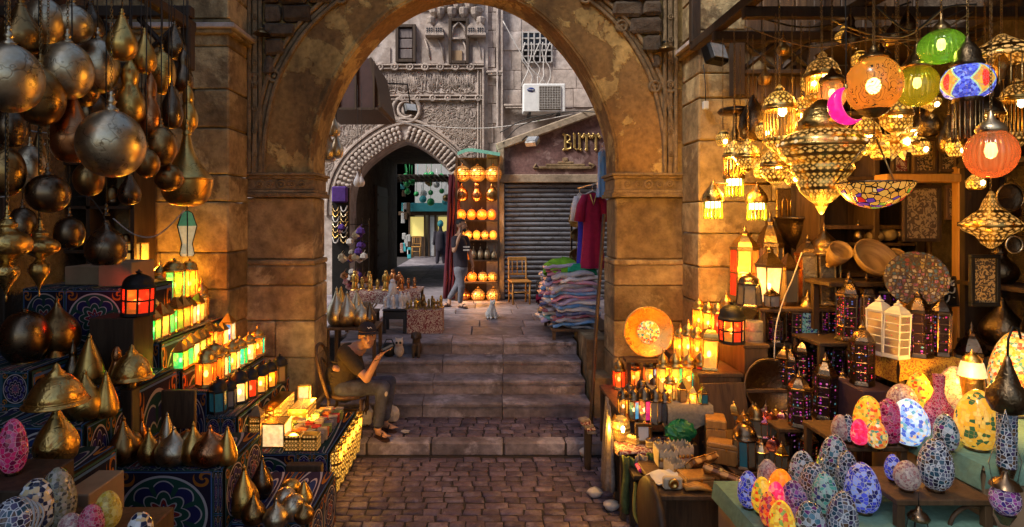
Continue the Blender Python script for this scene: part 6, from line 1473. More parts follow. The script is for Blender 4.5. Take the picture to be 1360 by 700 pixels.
for px, lb, D in ((1168,'white pagoda lantern with red jewels, the rear one of the pair',4.72),(1190,'white pagoda lantern with red jewels, the front one of the pair',4.58)):
    lantern(lb, (X(px, D), D, 1.434), 4, 31*D/F, 78*D/F, ['dim'], 'tower', 'white', .35, False, 'white pagoda lanterns', 0, .66, 1, False, 'jewelled_lantern', 5, LAMP, .5, M['jewelwhite'], 'lantern', 'jw')
D = 5.57; k = D/F; t = thing('mosaic_column_lamp', 'column lamp with blue mosaic glass and brass onion cap', 'lamp', (X(1073, D), D, 1.345))
MB().lathe([(11*k,0),(11*k,38*k)], 20, (0,0,.02)).build('mosaic_shell', MO['green'], t); MB().lathe([(12*k,0),(12.5*k,.02)], 20).build('base', M['antique'], t); MB().lathe([(r*15*k, z*30*k) for r, z in [(.9,0),(1,.1),(.95,.3),(.6,.55),(.25,.7),(.1,.9),(0,1)]], 18, (0,0,38*k+.018)).build('cap', M['antique'], t)
# inlaid wooden boxes and cream scalloped boxes on the handcart
def inlay():
    t = NT('inlaid_wood'); p = t.obj(); x, y, z = t.sep(p); a = (x*55).m('SINE')*(y*55).m('SINE')+(z*70).m('SINE')*.4; d = ((x.m('ABSOLUTE')+y.m('ABSOLUTE'))*60).m('SINE')
    t.set(col=t.mix((a > .35), t.mix((d > .5), (.24,.105,.03), (.13,.05,.015)), (.55,.32,.11)), rough=.35); return t.mat
M['inlay'] = inlay(); M['honey'] = m_wood('honey_veneer', (.30,.14,.035), (.44,.22,.06), 8, .35)
def ibox(lb, c, d, rz, rx, ry, mat='inlay'):
    t = thing('inlaid_box', lb, 'box', c); t.rotation_euler = (rx, ry, rz)
    MB().box((0,0,d[2]*.38), (d[0], d[1], d[2]*.74), bev=.006).build('box', M[mat], t); MB().box((0,0,d[2]*.88), (d[0]*1.01, d[1]*1.01, d[2]*.24), bev=.008).build('lid', M[mat], t)
    MB().box((0,-d[1]*.51,d[2]*.76), (.02,.008,.025)).build('clasp', M['gold'], t)
D = 4.35
ibox('inlaid box with lozenge lid tilted at the right corner of the handcart', P(958, 640, 4.24), (.26,.19,.05), -.75, -.9, .1)
ibox('inlaid box with dotted border leaning behind the lozenge box', P(930, 620, 4.5), (.28,.21,.05), .5, -.8, .0)
ibox('plain honey wood box lying in the middle of the handcart', P(925, 646, 4.32)+Vector((0,0,0)), (.22,.16,.10), .1, 0, 0, 'honey')
ibox('long honey wood chest behind the inlaid boxes', (X(962, 4.74), 4.68, .553), (.30,.15,.17), -.5, 0, 0, 'honey')
ibox('upper honey wood chest at the dark table edge', (X(953, 4.9)-.02, 4.9, .553), (.16,.22,.30), -.3, 0, 0, 'honey')
t = thing('carved_horn', 'small golden carved wooden slippers at the front of the handcart', 'slippers', P(925, 655, 4.2)); t.location.z = .556
for i in range(4): MB().tube([(-.09, .02*i-.03, .02), (0, .025*i-.03, .035), (.10, .03*i-.05, .02)], [.012, .02, .008], 6).build('slipper', M['wood_or'], t)
CRM = m_simple('cream_board', (.55,.46,.32), .7, 0, 30, .3)
for i, (px, py, D, w_, h_) in enumerate([(884,618,4.66,.16,.15),(904,612,4.72,.15,.15),(896,632,4.5,.12,.10)]):
    t = thing('scalloped_box', 'cream box with scalloped rim on the handcart, %s' % ['at the left', 'at the right', 'small one in front'][i], 'box', (X(px, D), D, .553), .2*i)
    mb = MB()
    for s in range(4):
        a = s*pi/2; c, sn = cos(a), sin(a)
        for q in range(4):
            x0 = -w_/2+w_*q/4; pl = [(x0, 0), (x0+w_/4, 0), (x0+w_/4, h_*.8), (x0+w_/8, h_), (x0, h_*.8)]
            vs = [(x*c-(-w_/2)*sn, x*sn+(-w_/2)*c, z) for x, z in pl]+[(x*c-(-w_/2+.006)*sn, x*sn+(-w_/2+.006)*c, z) for x, z in pl]
            mb.add(vs, [(0,1,2,3,4), (9,8,7,6,5)]+[(j, j+5, (j+1) % 5+5, (j+1) % 5) for j in range(5)])
    mb.build('scalloped_wall', CRM, t); MB().box((0,0,.008), (w_-.02, w_-.02, .012)).build('base', M['gold'], t)
    for q in range(4): MB().lathe([(.0,0),(.018,.0),(.012,.006),(0,.008)], 8, (-w_/2+w_*(q+.5)/4, -w_/2-.001, h_*.42), ax=Matrix.Rotation(pi/2, 3, 'X')).build('rosette', M['gold'], t)
t = thing('paper_tray', 'crumpled white paper tray in front of the scalloped boxes', 'tray', (X(884, 4.36), 4.36, .556), .3); mb = MB(); rr = random.Random(3)
mb.add([(-.12+.06*i, -.09+.06*j, .01+rr.uniform(0, .04)) for j in range(4) for i in range(5)], [(j*5+i, j*5+i+1, j*5+i+6, j*5+i+5) for j in range(3) for i in range(4)]); o = mb.build('paper', M['white'], t); o.modifiers.new('s', 'SOLIDIFY').thickness = .004
t = thing('round_ornament', 'cream ornament with a brass rosette on the handcart', 'ornament', (X(893, 4.22), 4.22, .556)); MB().box((0,0,.045), (.14,.05,.09), bev=.012).build('block', CRM, t); MB().lathe([(.0,0),(.04,.0),(.035,.012),(.018,.014),(.014,.006),(0,.006)], 18, (0,-.026,.048), ax=Matrix.Rotation(pi/2, 3, 'X')).build('rosette', M['gold'], t)
# small goods at the alley edge
rr = random.Random(12)
for i in range(8):
    y = 5.05-.03*i; p = (1.21+.028*i, 5.04-.028*i, .603) if i < 5 else (1.42+.08*(i-5), 4.86, .603)
    t = thing('pierced_box', 'tiny dark pierced box on the alley edge shelf, %s along the row' % ORD[i], 'box', p, -.8 if i < 5 else 0); MB().box((0,0,.03), (.05,.05,.06), bev=.006).build('box', M['pierced_dim'], t); MB().lathe([(.035,0),(.02,.02),(.004,.03)], 4, (0,0,.06), sm=False, ph=.5).build('lid', M['darkmetal'], t)
t = thing('picture_frame', 'dark ornate frame with a pale picture on the alley edge shelf', 'frame', (X(857, 4.88), 4.94, .603)); 
for c, s in (((0,0,.015),(.15,.03,.03)), ((0,0,.165),(.15,.03,.03)), ((-.06,0,.09),(.03,.03,.118)), ((.06,0,.09),(.03,.03,.118))): MB().box(c, s, bev=.005).build('frame', M['darkengr'], t)
MB().box((0,.005,.09), (.09,.01,.12)).build('picture', M['white'], t)
D = 5.0; t = thing('owl_lamp', 'bright yellow pierced tin lamp shaped like a cat head at the alley corner', 'lamp', (X(808, 5.0)+.02, 4.96, .75)); t.location = (1.22, 5.03, .603)
MB().lathe([(.05,0),(.075,.03),(.085,.10),(.075,.17),(.05,.20),(.0,.205)], 18).build('shell', M['pierced_big'], t)
for s in (-1, 1): MB().lathe([(.035,0),(.002,.06)], 4, (s*.05,0,.17), sm=False).build('ear', M['gold'], t)
add_light(t, 7*LE, LAMP, .14, .04, (-.12,-.10)); MB().ell((0,-.075,.12), (.018,.018,.03), 8, 6).build('bulb', M['bulb'], t)
for i, c in enumerate(((.10,.13,.04), (.30,.24,.20), (.06,.10,.03))):
    M['scarf%d' % i] = m_simple('scarf_cloth_%s' % 'abc'[i], c, .95, 0, 30, .5, .4); x0 = 1.17+.085*i; n = 8; vs = []
    for j in range(8):
        for q in range(n): u = q/(n-1); v = j/7; vs.append((x0+.10*u+.012*sin(v*6+i), 4.755-.03*sin(u*8+i)-.02*v, .585-.46*v+.03*u*(i-1)))
    mb = MB(); mb.add(vs, [(j*n+q, j*n+q+1, (j+1)*n+q+1, (j+1)*n+q) for j in range(7) for q in range(n-1)], 0, True); o = mb.build('scarf', M['scarf%d' % i]); o.modifiers.new('s', 'SOLIDIFY').thickness = .012; tag(o, '%s scarf hanging below the alley edge shelf' % ['olive', 'taupe', 'dark green'][i], 'scarf')
for i, (x, y, h_, w_, c) in enumerate(((1.13, 5.2, .80, .20, 'taupe'), (1.10, 4.98, .72, .16, 'grey'))):
    n = 8; vs = []; 
    for j in range(9):
        for q in range(n): u = q/(n-1)-.5; v = j/8; s = w_*(.25+.75*sin(min(v*1.6, 1)*pi/2)); vs.append((x+.05*sin(q*1.7)*v, y+u*s, .9-h_*v+.05*abs(u)))
    mb = MB(); mb.add(vs, [(j*n+q, j*n+q+1, (j+1)*n+q+1, (j+1)*n+q) for j in range(8) for q in range(n-1)], 0, True); o = mb.build('shawl', M['scarf1']); o.modifiers.new('s', 'SOLIDIFY').thickness = .015; tag(o, '%s shawl hanging from the table corner beside the leaning pole' % c, 'shawl')
t = thing('magenta_tray', 'magenta plastic tray on the lower rail below the pierced frames', 'tray', (1.36, 4.66, .50)); M['magenta'] = m_simple('magenta_plastic', (.50,.02,.32), .35); MB().box((0,0,.02), (.20,.14,.035), bev=.012, taper=1.15).build('tray', M['magenta'], t); MB().box((0,0,-.02), (.3,.2,.03)).build('rail_board', M['wood_dk'], t)
for s in (-1, 1): MB().box((s*.12,.06,-.26), (.04,.04,.46)).build('leg', M['wood_dk'], t)
tag(MB().tube(smooth_poly([(1.24,4.62,.42),(1.22,4.56,.18),(1.32,4.52,.10),(1.44,4.5,.22),(1.48,4.52,.46)], 6), .014, 6).build('rope', m_simple('yellow_rope', (.42,.33,.06), .9)), 'yellow rope looped under the magenta tray', 'rope')
t = thing('green_bag', 'green plastic bag bundle under the beige-clothed table', 'bag', (X(903, 4.95), 4.93, .62)); M['greenbag'] = m_simple('green_plastic', (.012,.17,.07), .35)
mb = MB(); rr = random.Random(5); mb.ell((0,0,0), (.13,.08,.09), 22, 14); mb.v = [(x*(1+rr.uniform(-.15,.15)), y*(1+rr.uniform(-.15,.15)), z*(1+rr.uniform(-.2,.2))+.10) for x, y, z in mb.v]; mb.sm = [False]*len(mb.f); mb.build('bag', M['greenbag'], t); MB().box((0,0,-.3), (.24,.12,.6)).build('crate', M['wood_dk'], t)
for i, (px, py) in enumerate(((790,655),(812,672),(778,600))):
    mb = MB(); rr = random.Random(i); mb.ell((0,0,0), (.07,.05,.045), 12, 8); mb.v = [(x*(1+rr.uniform(-.2,.2)), y, z*(1+rr.uniform(-.2,.2))+.04) for x, y, z in mb.v]; D = DZ(py+8, .0); o = mb.build('plastic_bag', M['wire_w']); o.location = (X(px, D), D, .02); tag(o, ['crumpled pale bag on the cobbles beside the shawls', 'crumpled pale bag under the rope', 'crumpled pale bag at the kerb end by the pole'][i], 'bag')
# leaning dark pole by the pier
tag(MB().tube([(1.07, 5.75, 0.02), (1.30, 6.55, 1.2), (1.44, 6.74, 2.6)], .022, 7).build('pole', M['wood_dk']), 'long dark pole leaning against the right side of the arch', 'pole')
t = thing('goods_bundle', 'bundle of tied purses hanging on the pole below the shawls', 'bundle', (1.07, 5.80, .42)); rr = random.Random(2)
for k in range(5): MB().box((.02*k-.04, -.03, -.03*k+.1), (.10, .08, .035), rr.uniform(-.4,.4), bev=.01).build('purse', M[rr.choice(['scarf1','redprint','canvas'])], t)
MB().box((0, 0, -.21), (.06, .06, .42)).build('post', M['wood_dk'], t)
# mosaic lamps on the egg table
EG = [
 (994,676,30,50,.78,'blue','blue mosaic egg at the left corner of the egg table',0),
 (1021,655,30,44,.78,'pale','pale pink mosaic egg behind the orange one',0),
 (1011,684,30,50,.78,'yel','yellow and red mosaic egg beside the blue one',.8),
 (1029,690,28,50,.78,'pink','hot pink glowing mosaic egg near the front',.9),
 (1036,672,36,48,.78,'orange','plain orange glowing egg',1.2),
 (1023,702,28,48,.78,'red','red and orange mosaic egg at the front edge',.7),
 (1055,692,38,54,.78,'purple','purple and pink mosaic egg behind the yellow front egg',0),
 (1039,718,36,52,.78,'yel','yellow mosaic egg at the bottom edge',.9),
 (1076,722,42,56,.78,'multi','white and indigo mosaic egg at the bottom edge',0),
 (1116,724,44,72,.78,'bw','large white mosaic egg with brown chips at the bottom edge',0),
 (1066,655,38,56,.78,'multi','grey blue mosaic egg in the middle row',0),
 (1080,668,40,54,.78,'bw','white and violet mosaic egg in the middle row',0),
 (1096,684,36,56,.78,'green','sea green mosaic egg in the middle row',0),
 (1094,634,22,46,.78,'lime','lime and yellow mosaic egg at the back of the egg table',.4),
 (1107,648,44,70,.78,'multi','large grey violet mosaic egg at the back of the egg table',0),
 (1126,660,34,62,.78,'bw','black and blue mosaic egg beside the large indigo one',0),
 (1146,682,50,66,.78,'blue','large indigo mosaic egg standing on the green cloth',0),
 (1116,598,26,36,1.0,'pale','small pale pink mosaic egg at the back tier',0),
 (1128,604,20,38,1.0,'bw','dark slim mosaic egg behind the hot pink one',0),
 (1141,617,26,36,1.0,'pink','hot pink mosaic egg on the back tier',.9),
 (1158,624,20,32,1.0,'green','dark green mosaic egg between pink and orange ones',0),
 (1166,634,28,38,1.0,'warmmix','orange, white and teal glowing mosaic egg',1.2),
 (1155,596,44,60,1.0,'yel','large yellow and red mosaic egg on the back tier',1.8),
 (1180,606,44,60,1.0,'crim','large crimson mosaic egg on the back tier',0),
 (1186,640,24,36,.95,'blue','small cobalt mosaic egg at the foot of the glowing blue egg',0),
 (1208,616,56,62,1.0,'glow','big glowing pale blue mosaic egg',3.5),
 (1204,652,38,40,.95,'pale','small beige mosaic egg on the plank step',0),
 (1242,654,50,70,.95,'bw','white and teal mosaic egg with dark chips on the plank step',0),
 (1258,600,36,50,1.1,'multi','blue grey mosaic egg left of the big yellow one',0),
 (1297,598,64,80,1.1,'amb','big amber yellow mosaic egg with green chips',4),
 (1200,556,46,56,1.1,'pale','pale leaning mosaic egg behind the pink ball',0),
 (1222,566,30,28,1.1,'pink','glowing pink mosaic ball',1.5),
 (1222,556,44,72,1.1,'yel','yellow and red mosaic oval behind the pink bottle lamp',1.0),
 (1266,548,50,62,1.1,'pale','rose and beige mosaic oval behind the pink bottle lamp',0),
 (1350,548,80,112,1.1,'warmmix','huge yellow mosaic oval lamp at the right edge',3)]
for px, py, wp, hp, z, mo, lb, e in EG:
    D = DZ(py, z)
    if z == .78: D = min(D, 3.78)
    if z == 1.0: D = min(max(D, 3.96+(600-py)*.004), 4.3)
    if z == .95: D = min(max(D, 3.36), 3.62)
    if z == 1.1: D = min(max(D, 3.46), 4.25)
    if px < 1240 and z == 1.1: z = 1.0; D = 4.26
    if 'huge' in lb: D = 4.2
    k = D/F; kd = 'globe' if 'ball' in lb else 'egg'
    egg(lb, (X(px, D), D, z+.003), wp*k*WC(px), hp*k, mo, random.uniform(-.06, .06), None, 'mosaic lamps on the egg table', 0, base=kd == 'egg', kind=kd)
D = 3.9; k = D/F
t = thing('mosaic_bottle_lamp', 'pink mosaic bottle lamp with a long neck', 'mosaic lamp', (X(1247, D), D, 1.103)); MB().lathe([(r*k, z*k) for r, z in [(9,0),(15,6),(18,18),(16,30),(9,42),(6,52),(7,72),(7.5,74)]], 22).build('mosaic_shell', MO['rasp'], t)
D = 4.15; k = D/F; t = thing('table_lamp', 'small lit lamp with gold filigree cap behind the big yellow egg', 'lamp', (X(1291, D), D, 1.103)); MB().lathe([(12*k,0),(14*k,40*k),(13*k,60*k)], 18).build('base', M['antique'], t); MB().lathe([(16*k,0),(12*k,18*k),(10*k,20*k)], 18, (0,0,56*k)).build('shade', G['white'], t); MB().lathe([(11*k,0),(10*k,5*k),(5*k,10*k),(2*k,12*k),(.001,17*k)], 18, (0,0,75*k)).build('cap', M['gold'], t); add_light(t, 6*LE, LAMP, 66*k, .04, (-.12,-.12))
D = 3.2; k = D/F; t = thing('filigree_lamp', 'dark filigree hanging lamp above the mosaic column at the right edge', 'hanging lamp', P(1338, 520, D))
MB().lathe([(r*k, z*k) for r, z in [(8,-30),(17,-26),(23,-12),(22,0),(14,10),(10,22),(6,34),(3,46),(.5,48)]], 22).build('body', M['darkengr'], t); MB().tube([(0,0,46*k),(.005,0,70*k),(.03,0,86*k),(.06,0,84*k),(.075,0,70*k)], .006, 6).build('hook', M['black'], t)
D = 3.25; k = D/F; t = thing('mosaic_column_lamp', 'white mosaic cylinder lamp with brown chips hanging at the right edge', 'mosaic lamp', P(1337, 620, D)); MB().lathe([(10*k,0),(11*k,2*k),(11*k,70*k),(10*k,72*k)], 20).build('mosaic_shell', MO['bw'], t); MB().lathe([(7*k,-14*k),(9*k,-6*k),(10.5*k,0)], 14).build('base_cup', M['darkmetal'], t); link('wire', wire_mesh(.3), t).location = (0,0,72*k)
D = 3.1; k = D/F; t = thing('mosaic_globe_lamp', 'white and violet mosaic globe lamp low at the right edge', 'mosaic lamp', P(1335, 684, D)); MB().lathe(prof('globe', 34*k, 42*k), 26).build('mosaic_shell', MO['purple'], t); MB().lathe([(18*k,0),(14*k,7*k),(5*k,12*k),(3*k,20*k)], 16, (0,0,38*k)).build('cap', M['darkmetal'], t); MB().lathe([(5*k,-12*k),(9*k,-4*k),(12*k,2*k)], 14).build('base_cup', M['darkmetal'], t)
for s in (-1, 1): MB().tube([(s*16*k,0,40*k),(s*22*k,0,70*k),(s*5*k,0,120*k),(0,0,140*k)], .0025, 4).build('wire', M['steel'], t)
t = thing('pendant', 'small dark hanging lantern under the plank step', 'pendant', P(1220, 690, 3.22)); k = 3.22/F; MB().lathe([(12*k,0),(13*k,3*k),(9*k,9*k),(5*k,11*k),(2*k,18*k)], 16).build('cap', M['darkmetal'], t); MB().tube([(0,0,17*k),(0,0,36*k)], .003, 4).build('wire', M['black'], t)
for q in range(5): a = 2*pi*q/5; MB().tube([(11*k*cos(a),11*k*sin(a),1*k),(15*k*cos(a),15*k*sin(a),-26*k)], .003, 4).build('rod', M['black'], t)
tag(MB().tube(smooth_poly([(1.66,3.1,.78),(1.59,3.15,.80),(1.54,3.2,.7),(1.53,3.15,.4),(1.55,3.1,.1)], 6), .006, 5).build('cable', M['wire_w']), 'white lamp cable hanging down at the left end of the egg table', 'cable')
t = thing('wicker_ring', 'round wooden hoop leaning under the high green-clothed box', 'hoop', (X(1295, 3.28), 3.28, PZ(735, 3.28))); MB().tube([(.13*cos(2*pi*q/24), .02, .13+.13*sin(2*pi*q/24)) for q in range(24)], .012, 6, closed=True).build('hoop', M['wood'], t)
# ---------------------------------------------------------------- right stall: back shelves and the timber above
def panel(name, lb, px0, px1, py0, py1, D, mat, fr='wood_dk', fw=.03, cat='panel', ry=0):
    x0, x1, z0, z1 = X(px0, D), X(px1, D), PZ(py1, D), PZ(py0, D); t = thing(name, lb, cat, ((x0+x1)/2, D, z0)); w_, h_ = x1-x0, z1-z0
    MB().box((0, .01, h_/2), (w_-.02, .02, h_-.02)).build('board', M[mat], t)
    for c, s in (((0,0,fw/2),(w_,.035,fw)), ((0,0,h_-fw/2),(w_,.035,fw)), ((-w_/2+fw/2,0,h_/2),(fw,.035,h_-2*fw)), ((w_/2-fw/2,0,h_/2),(fw,.035,h_-2*fw))): MB().box(c, s, bev=.004).build('frame', M[fr], t)
    if ry: t.rotation_euler.y = ry
    return t
bs = thing('shelf_unit', 'tall timber shelf wall at the back of the right stall', 'shelf rack', (3.95, 5.95, 0))
for z in (1.46, 1.98, 2.46, 2.95, 3.6): MB().box((0, 0, z), (1.1, .45, .04), bev=.006).build('shelf', M['wood'], bs)
for x in (-.55, .0, .55): MB().box((x, -.02, 2.1), (.06, .42, 4.2), bev=.006).build('upright', M['wood'], bs)
MB().box((0, .24, 2.1), (1.2, .03, 4.2)).build('back_board', M['wood_dk'], bs)
t = thing('post_and_rail', 'honey coloured post and shelf rail behind the hanging globes', 'shelf post', (X(1275, 5.0), 5.0, 0)); xo = X(1275, 5.0)
MB().box((0, 0, 1.5), (.09, .08, 3.0), bev=.008).build('post', M['wood_or'], t); MB().box((X(1225, 5.0)-xo, .01, PZ(237, 5.0)), (X(1280, 5.0)-X(1170, 5.0), .16, .07), bev=.008).build('rail', M['wood_or'], t)
for lb, a, m, fr in [('golden relief panel with looping script above the honey rail', (1212,1243,184,231,5.03), 'arab_gold', 'wood'), ('dark panel with oval gilt ornament right of the golden script panel', (1246,1271,172,229,5.03), 'arab_gold', 'wood'),
 ('large dark board carved with pale script under the honey rail', (1199,1249,246,321,5.1), 'arab_pale', 'wood_dk'), ('narrow framed board beside the honey post', (1255,1272,246,292,5.05), 'arab_gold', 'wood'),
 ('small dark panel left of the golden script panel', (1184,1209,204,232,5.1), 'redprint', 'wood_dk'), ('dark iron panel with gilt scrolls hanging below the peach globe', (1288,1327,338,407,4.4), 'arab_gold', 'black')]:
    panel('calligraphy_panel', lb, *a, m, fr)
# black board with white brush script
t = panel('calligraphy_panel', 'black board with white brush script beside the oval plate', 1246, 1273, 368, 408, 4.85, 'black', 'wood_dk', .012); t.rotation_euler.y = -.12
w_, h_ = X(1273,4.85)-X(1246,4.85), (408-368)*4.85/F; mb = MB(); S = lambda pts, r=.006: mb.tube(smooth_poly([(a*w_, -.006, b*h_) for a, b in pts], 5), r, 5)
S([(.40,.62),(.36,.50),(.24,.46),(.08,.50),(-.04,.44),(-.10,.52),(-.02,.58),(.06,.50)]); S([(-.08,.46),(-.22,.42),(-.30,.50),(-.24,.60),(-.14,.56),(-.16,.48)]); S([(.40,.86),(.28,.82),(.24,.74),(.34,.70),(.40,.78)]); S([(.10,.40),(.02,.24),(-.14,.18),(-.26,.22)]); S([(.30,.30),(.31,.31)], .008); S([(-.20,.72),(-.19,.73)], .008); S([(-.28,.72),(-.27,.73)], .008)
mb.build('brush_script', M['white'], t)
# oval plate, wooden bowls, vases, wall bracket
D = 4.75; k = D/F; t = thing('painted_plate', 'oval plate painted with colourful rosettes on a wooden stand', 'plate', P(1217, 405, D)); MB().lathe([(0,0),(30*k,.004),(35*k,.016),(36*k,.012),(30*k,-.004),(0,-.010)], 34, (0,0,35*k), ax=Matrix.Rotation(-.55, 3, 'Z') @ Matrix.Rotation(pi/2-.15, 3, 'X')).build('plate', m_mosaic('painted_rosettes', [(.24,.17,.04),(.07,.05,.04),(.20,.05,.03),(.05,.08,.09),(.30,.25,.16)], 34, (.06,.035,.02), 0, .5, .16), t); MB().box((0,.05,.01), (.14,.10,.03)).build('stand', M['wood_or'], t); MB().box((0,.06,-.06), (.14,.05,.13)).build('stand_leg', M['wood_or'], t)
D = 5.7
for i, (px, pyb, wp, hp, kd, mt, lb) in enumerate([(1162,321,22,26,'tall','pale','pale turned alabaster vase lying row left on the back shelf'),(1180,320,20,18,'round','pale','pale round alabaster pot on the back shelf'),(1140,322,16,30,'tall','antique','brass vase at the left of the back shelf'),(1195,322,16,22,'round','darkmetal','dark pot at the right of the back shelf')]):
    M['pale'] = m_simple('alabaster', (.42,.30,.17), .4); k = 5.8/F; vessel('vase', lb, 'vase', (X(px, 5.8), 5.8, 2.318 if False else PZ(pyb, 5.8)), kd, wp*k, hp*k, mt)
t = thing('wall_shelf', 'short plank shelf carrying the alabaster vases', 'shelf', (X(1166, 5.8), 5.8, PZ(322, 5.8)-.03)); MB().box((0,0,.012), (.6,.2,.028), bev=.004).build('plank', M['wood'], t)
for s in (-1, 1): MB().box((s*.22,.05,-.06), (.03,.1,.12)).build('bracket', M['wood'], t)
M['striped'] = m_wood('striped_wood', (.20,.11,.04), (.42,.26,.10), 3, .5, (.3,.3,2.5))
D = 5.2; k = D/F
for i, (px, pyb, w2, h2, lb) in enumerate([(1160,366,58,42,'wide striped wooden bowl tipped forward under the alabaster vases'),(1112,372,30,66,'tall reddish wooden horn shape beside the striped bowl'),(1188,364,26,40,'small striped wooden bowl beside the wide one')]):
    t = thing('wooden_bowl', lb, 'bowl', P(px, pyb-h2/2, D+.12*i), .3*i); t.rotation_euler = (.9, .15-.2*i, 0)
    MB().lathe([(.02,-h2*k*.3),(w2*k*.3,-h2*k*.22),(w2*k*.46,0),(w2*k*.5,h2*k*.2),(w2*k*.47,h2*k*.2),(w2*k*.4,0),(w2*k*.2,-h2*k*.14),(.0,-h2*k*.16)], 26).build('bowl', M['striped'], t); MB().lathe([(w2*k*.16,-h2*k*.38),(w2*k*.14,-h2*k*.28)], 16).build('foot', M['striped'], t)
t = thing('wooden_ledge', 'dark ledge under the striped wooden bowls', 'shelf', (X(1150, 5.25), 5.3, PZ(372, 5.3))); MB().box((0,0,-.02), (.85,.4,.04), bev=.006).build('plank', M['wood_dk'], t)
for s in (-1, 1): MB().box((s*.38,.1,-.25), (.05,.05,.44)).build('leg', M['wood_dk'], t)
D = 5.75; k = D/F; t = thing('wall_bracket', 'half round inlaid wall bracket with small arches under the big brass chandelier', 'bracket', (X(1092, D), 6.20, PZ(292, D)))
MB().lathe([(.0,-46*k),(8*k,-42*k),(20*k,-26*k),(27*k,-8*k),(28*k,0),(31*k,1*k),(31*k,4*k),(0,4*k)], 24).build('bowl_bracket', M['darkengr'], t)
MB().box((0,.03,22*k), (58*k,.03,46*k), bev=.02).build('back_panel', M['antique'], t)
for q in range(4): mb = MB(); x = (-18+12*q)*k; mb.tube([(x-4*k,0,4*k),(x-4*k,0,26*k),(x,0,34*k),(x+4*k,0,26*k),(x+4*k,0,4*k)], .008, 5); mb.build('small_arch', M['gold'], t)
MB().lathe([(0,-.03),(34*k,-.03),(36*k,-.01),(0,-.005)], 30, (.03,.05,-18*k), ax=Matrix.Rotation(pi/2, 3, 'X')).build('back_disc', M['antique'], t)
# dark metal ware at the far right
rr = random.Random(17)
sr = thing('shelf_unit', 'dark shelf rack along the right house wall', 'shelf rack', (4.28, 4.1, 0))
for z in (1.0, 1.5, 2.0, 2.5, 3.0, 3.5): MB().box((0,0,z), (.34,1.7,.035)).build('shelf', M['wood_dk'], sr)
for y in (-.82, 0, .82): MB().box((0,y,1.9), (.3,.05,3.8)).build('upright', M['wood_dk'], sr)
for i in range(16):
    z = [1.5,2.0,2.5,3.0][i % 4]; y = 3.42+.4*(i//4)+rr.uniform(-.06,.06); h_ = rr.uniform(.25, .42)
    vessel('dark_lamp', 'dark engraved lamp on the %s shelf of the right wall rack, %s from the front' % (['lowest','second','third','top'][i % 4], ORD[i//4]), 'lamp', (4.24+rr.uniform(-.04,.02), y, z+.02), rr.choice(['tall','onion','tear','round']), h_*.75, h_, rr.choice(['darkengr','antique','darkengr','bronze']))
for i, (px, py, r_) in enumerate(((1345,325,11),(1340,262,18))):
    D = 4.0; k = D/F; t = thing('wall_plate', ['small pale rimmed plate among the dark wares', 'dark round tray hanging behind the peach globe'][i], 'plate', P(px, py, D)); MB().lathe([(0,0),(r_*k*.8,0),(r_*k,.012),(r_*k*1.03,.008),(r_*k*.8,-.008),(0,-.008)], 24, ax=Matrix.Rotation(pi/2-.1, 3, 'X')).build('plate', M['darkengr'], t); MB().tube([(r_*k*cos(2*pi*q/24), -.012, r_*k*sin(2*pi*q/24)) for q in range(24)], .006, 5, closed=True).build('rim', M['silver' if i == 0 else 'antique'], t)
# lattice timber balcony over the right pier
lt = thing('timber_balcony', 'dark timber balcony with lattice braces over the right stall', 'balcony', (3.6, 5.7, 0)); LO = (-3.6, -5.7, 0)
def lb_(nm, px0, px1, py0, py1, D, d_=.12, m='wood_dk'): mb = MB(); mb.box((X((px0+px1)/2, D), D, PZ((py0+py1)/2, D)), (X(px1, D)-X(px0, D), d_, (py1-py0)*D/F), bev=.008); o = mb.build(nm, M[m], lt); o.location = LO
lb_('beam', 972, 1400, 46, 56, 5.8); lb_('beam', 972, 1090, 94, 100, 5.8); lb_('post', 972, 986, 56, 128, 5.8, .14); lb_('post', 1076, 1090, -40, 96, 5.78, .14); lb_('post', 1030, 1036, 56, 94, 5.82, .08); lb_('post', 1140, 1154, -40, 60, 5.78, .14)
lb_('floor_board', 1090, 1420, 56, 70, 5.6, .9); 
for a, b in ((986,1030),(1036,1076)):
    for p_, q_ in (((a,57),(b,93)),((a,93),(b,57))): o = MB().tube([P(*p_, 5.82), P(*q_, 5.84)], .03, 4, sm=False).build('brace', M['wood_dk'], lt); o.location = LO
for q in range(9): lb_('plank', 985+q*10.2, 994+q*10.2, 101, 138 if q % 3 else 130, 5.83, .03, 'wood')
for q in range(14): lb_('plank', 1092+q*24, 1115+q*24, -45, 45, 5.85, .04, 'wood_dk' if q % 3 else 'wood')
for q in range(4): lb_('plank', 990+q*22, 1010+q*22, -45, 45, 5.88, .05, 'wood')
rk3 = thing('hanging_rack', 'dark timber beams over the right stall that the lamps hang from', 'rack', (2.9, 4.0, 4.2))
for y in (-1.3, -.7, 0, .6, 1.2): MB().box((.4, y, 0), (2.4, .07, .09), bev=.008).build('cross_beam', M['wood_dk'], rk3)
for x in (-.75, .2, 1.5): MB().box((x, 0, .09), (.09, 3.6, .09), bev=.008).build('beam', M['wood_dk'], rk3)
for x in (-.75, 1.5): MB().box((x, 1.78, .6 if x < 0 else -2.1), (.09, .09, 1.0 if x < 0 else 4.2), bev=.008).build('post', M['wood_dk'], rk3)
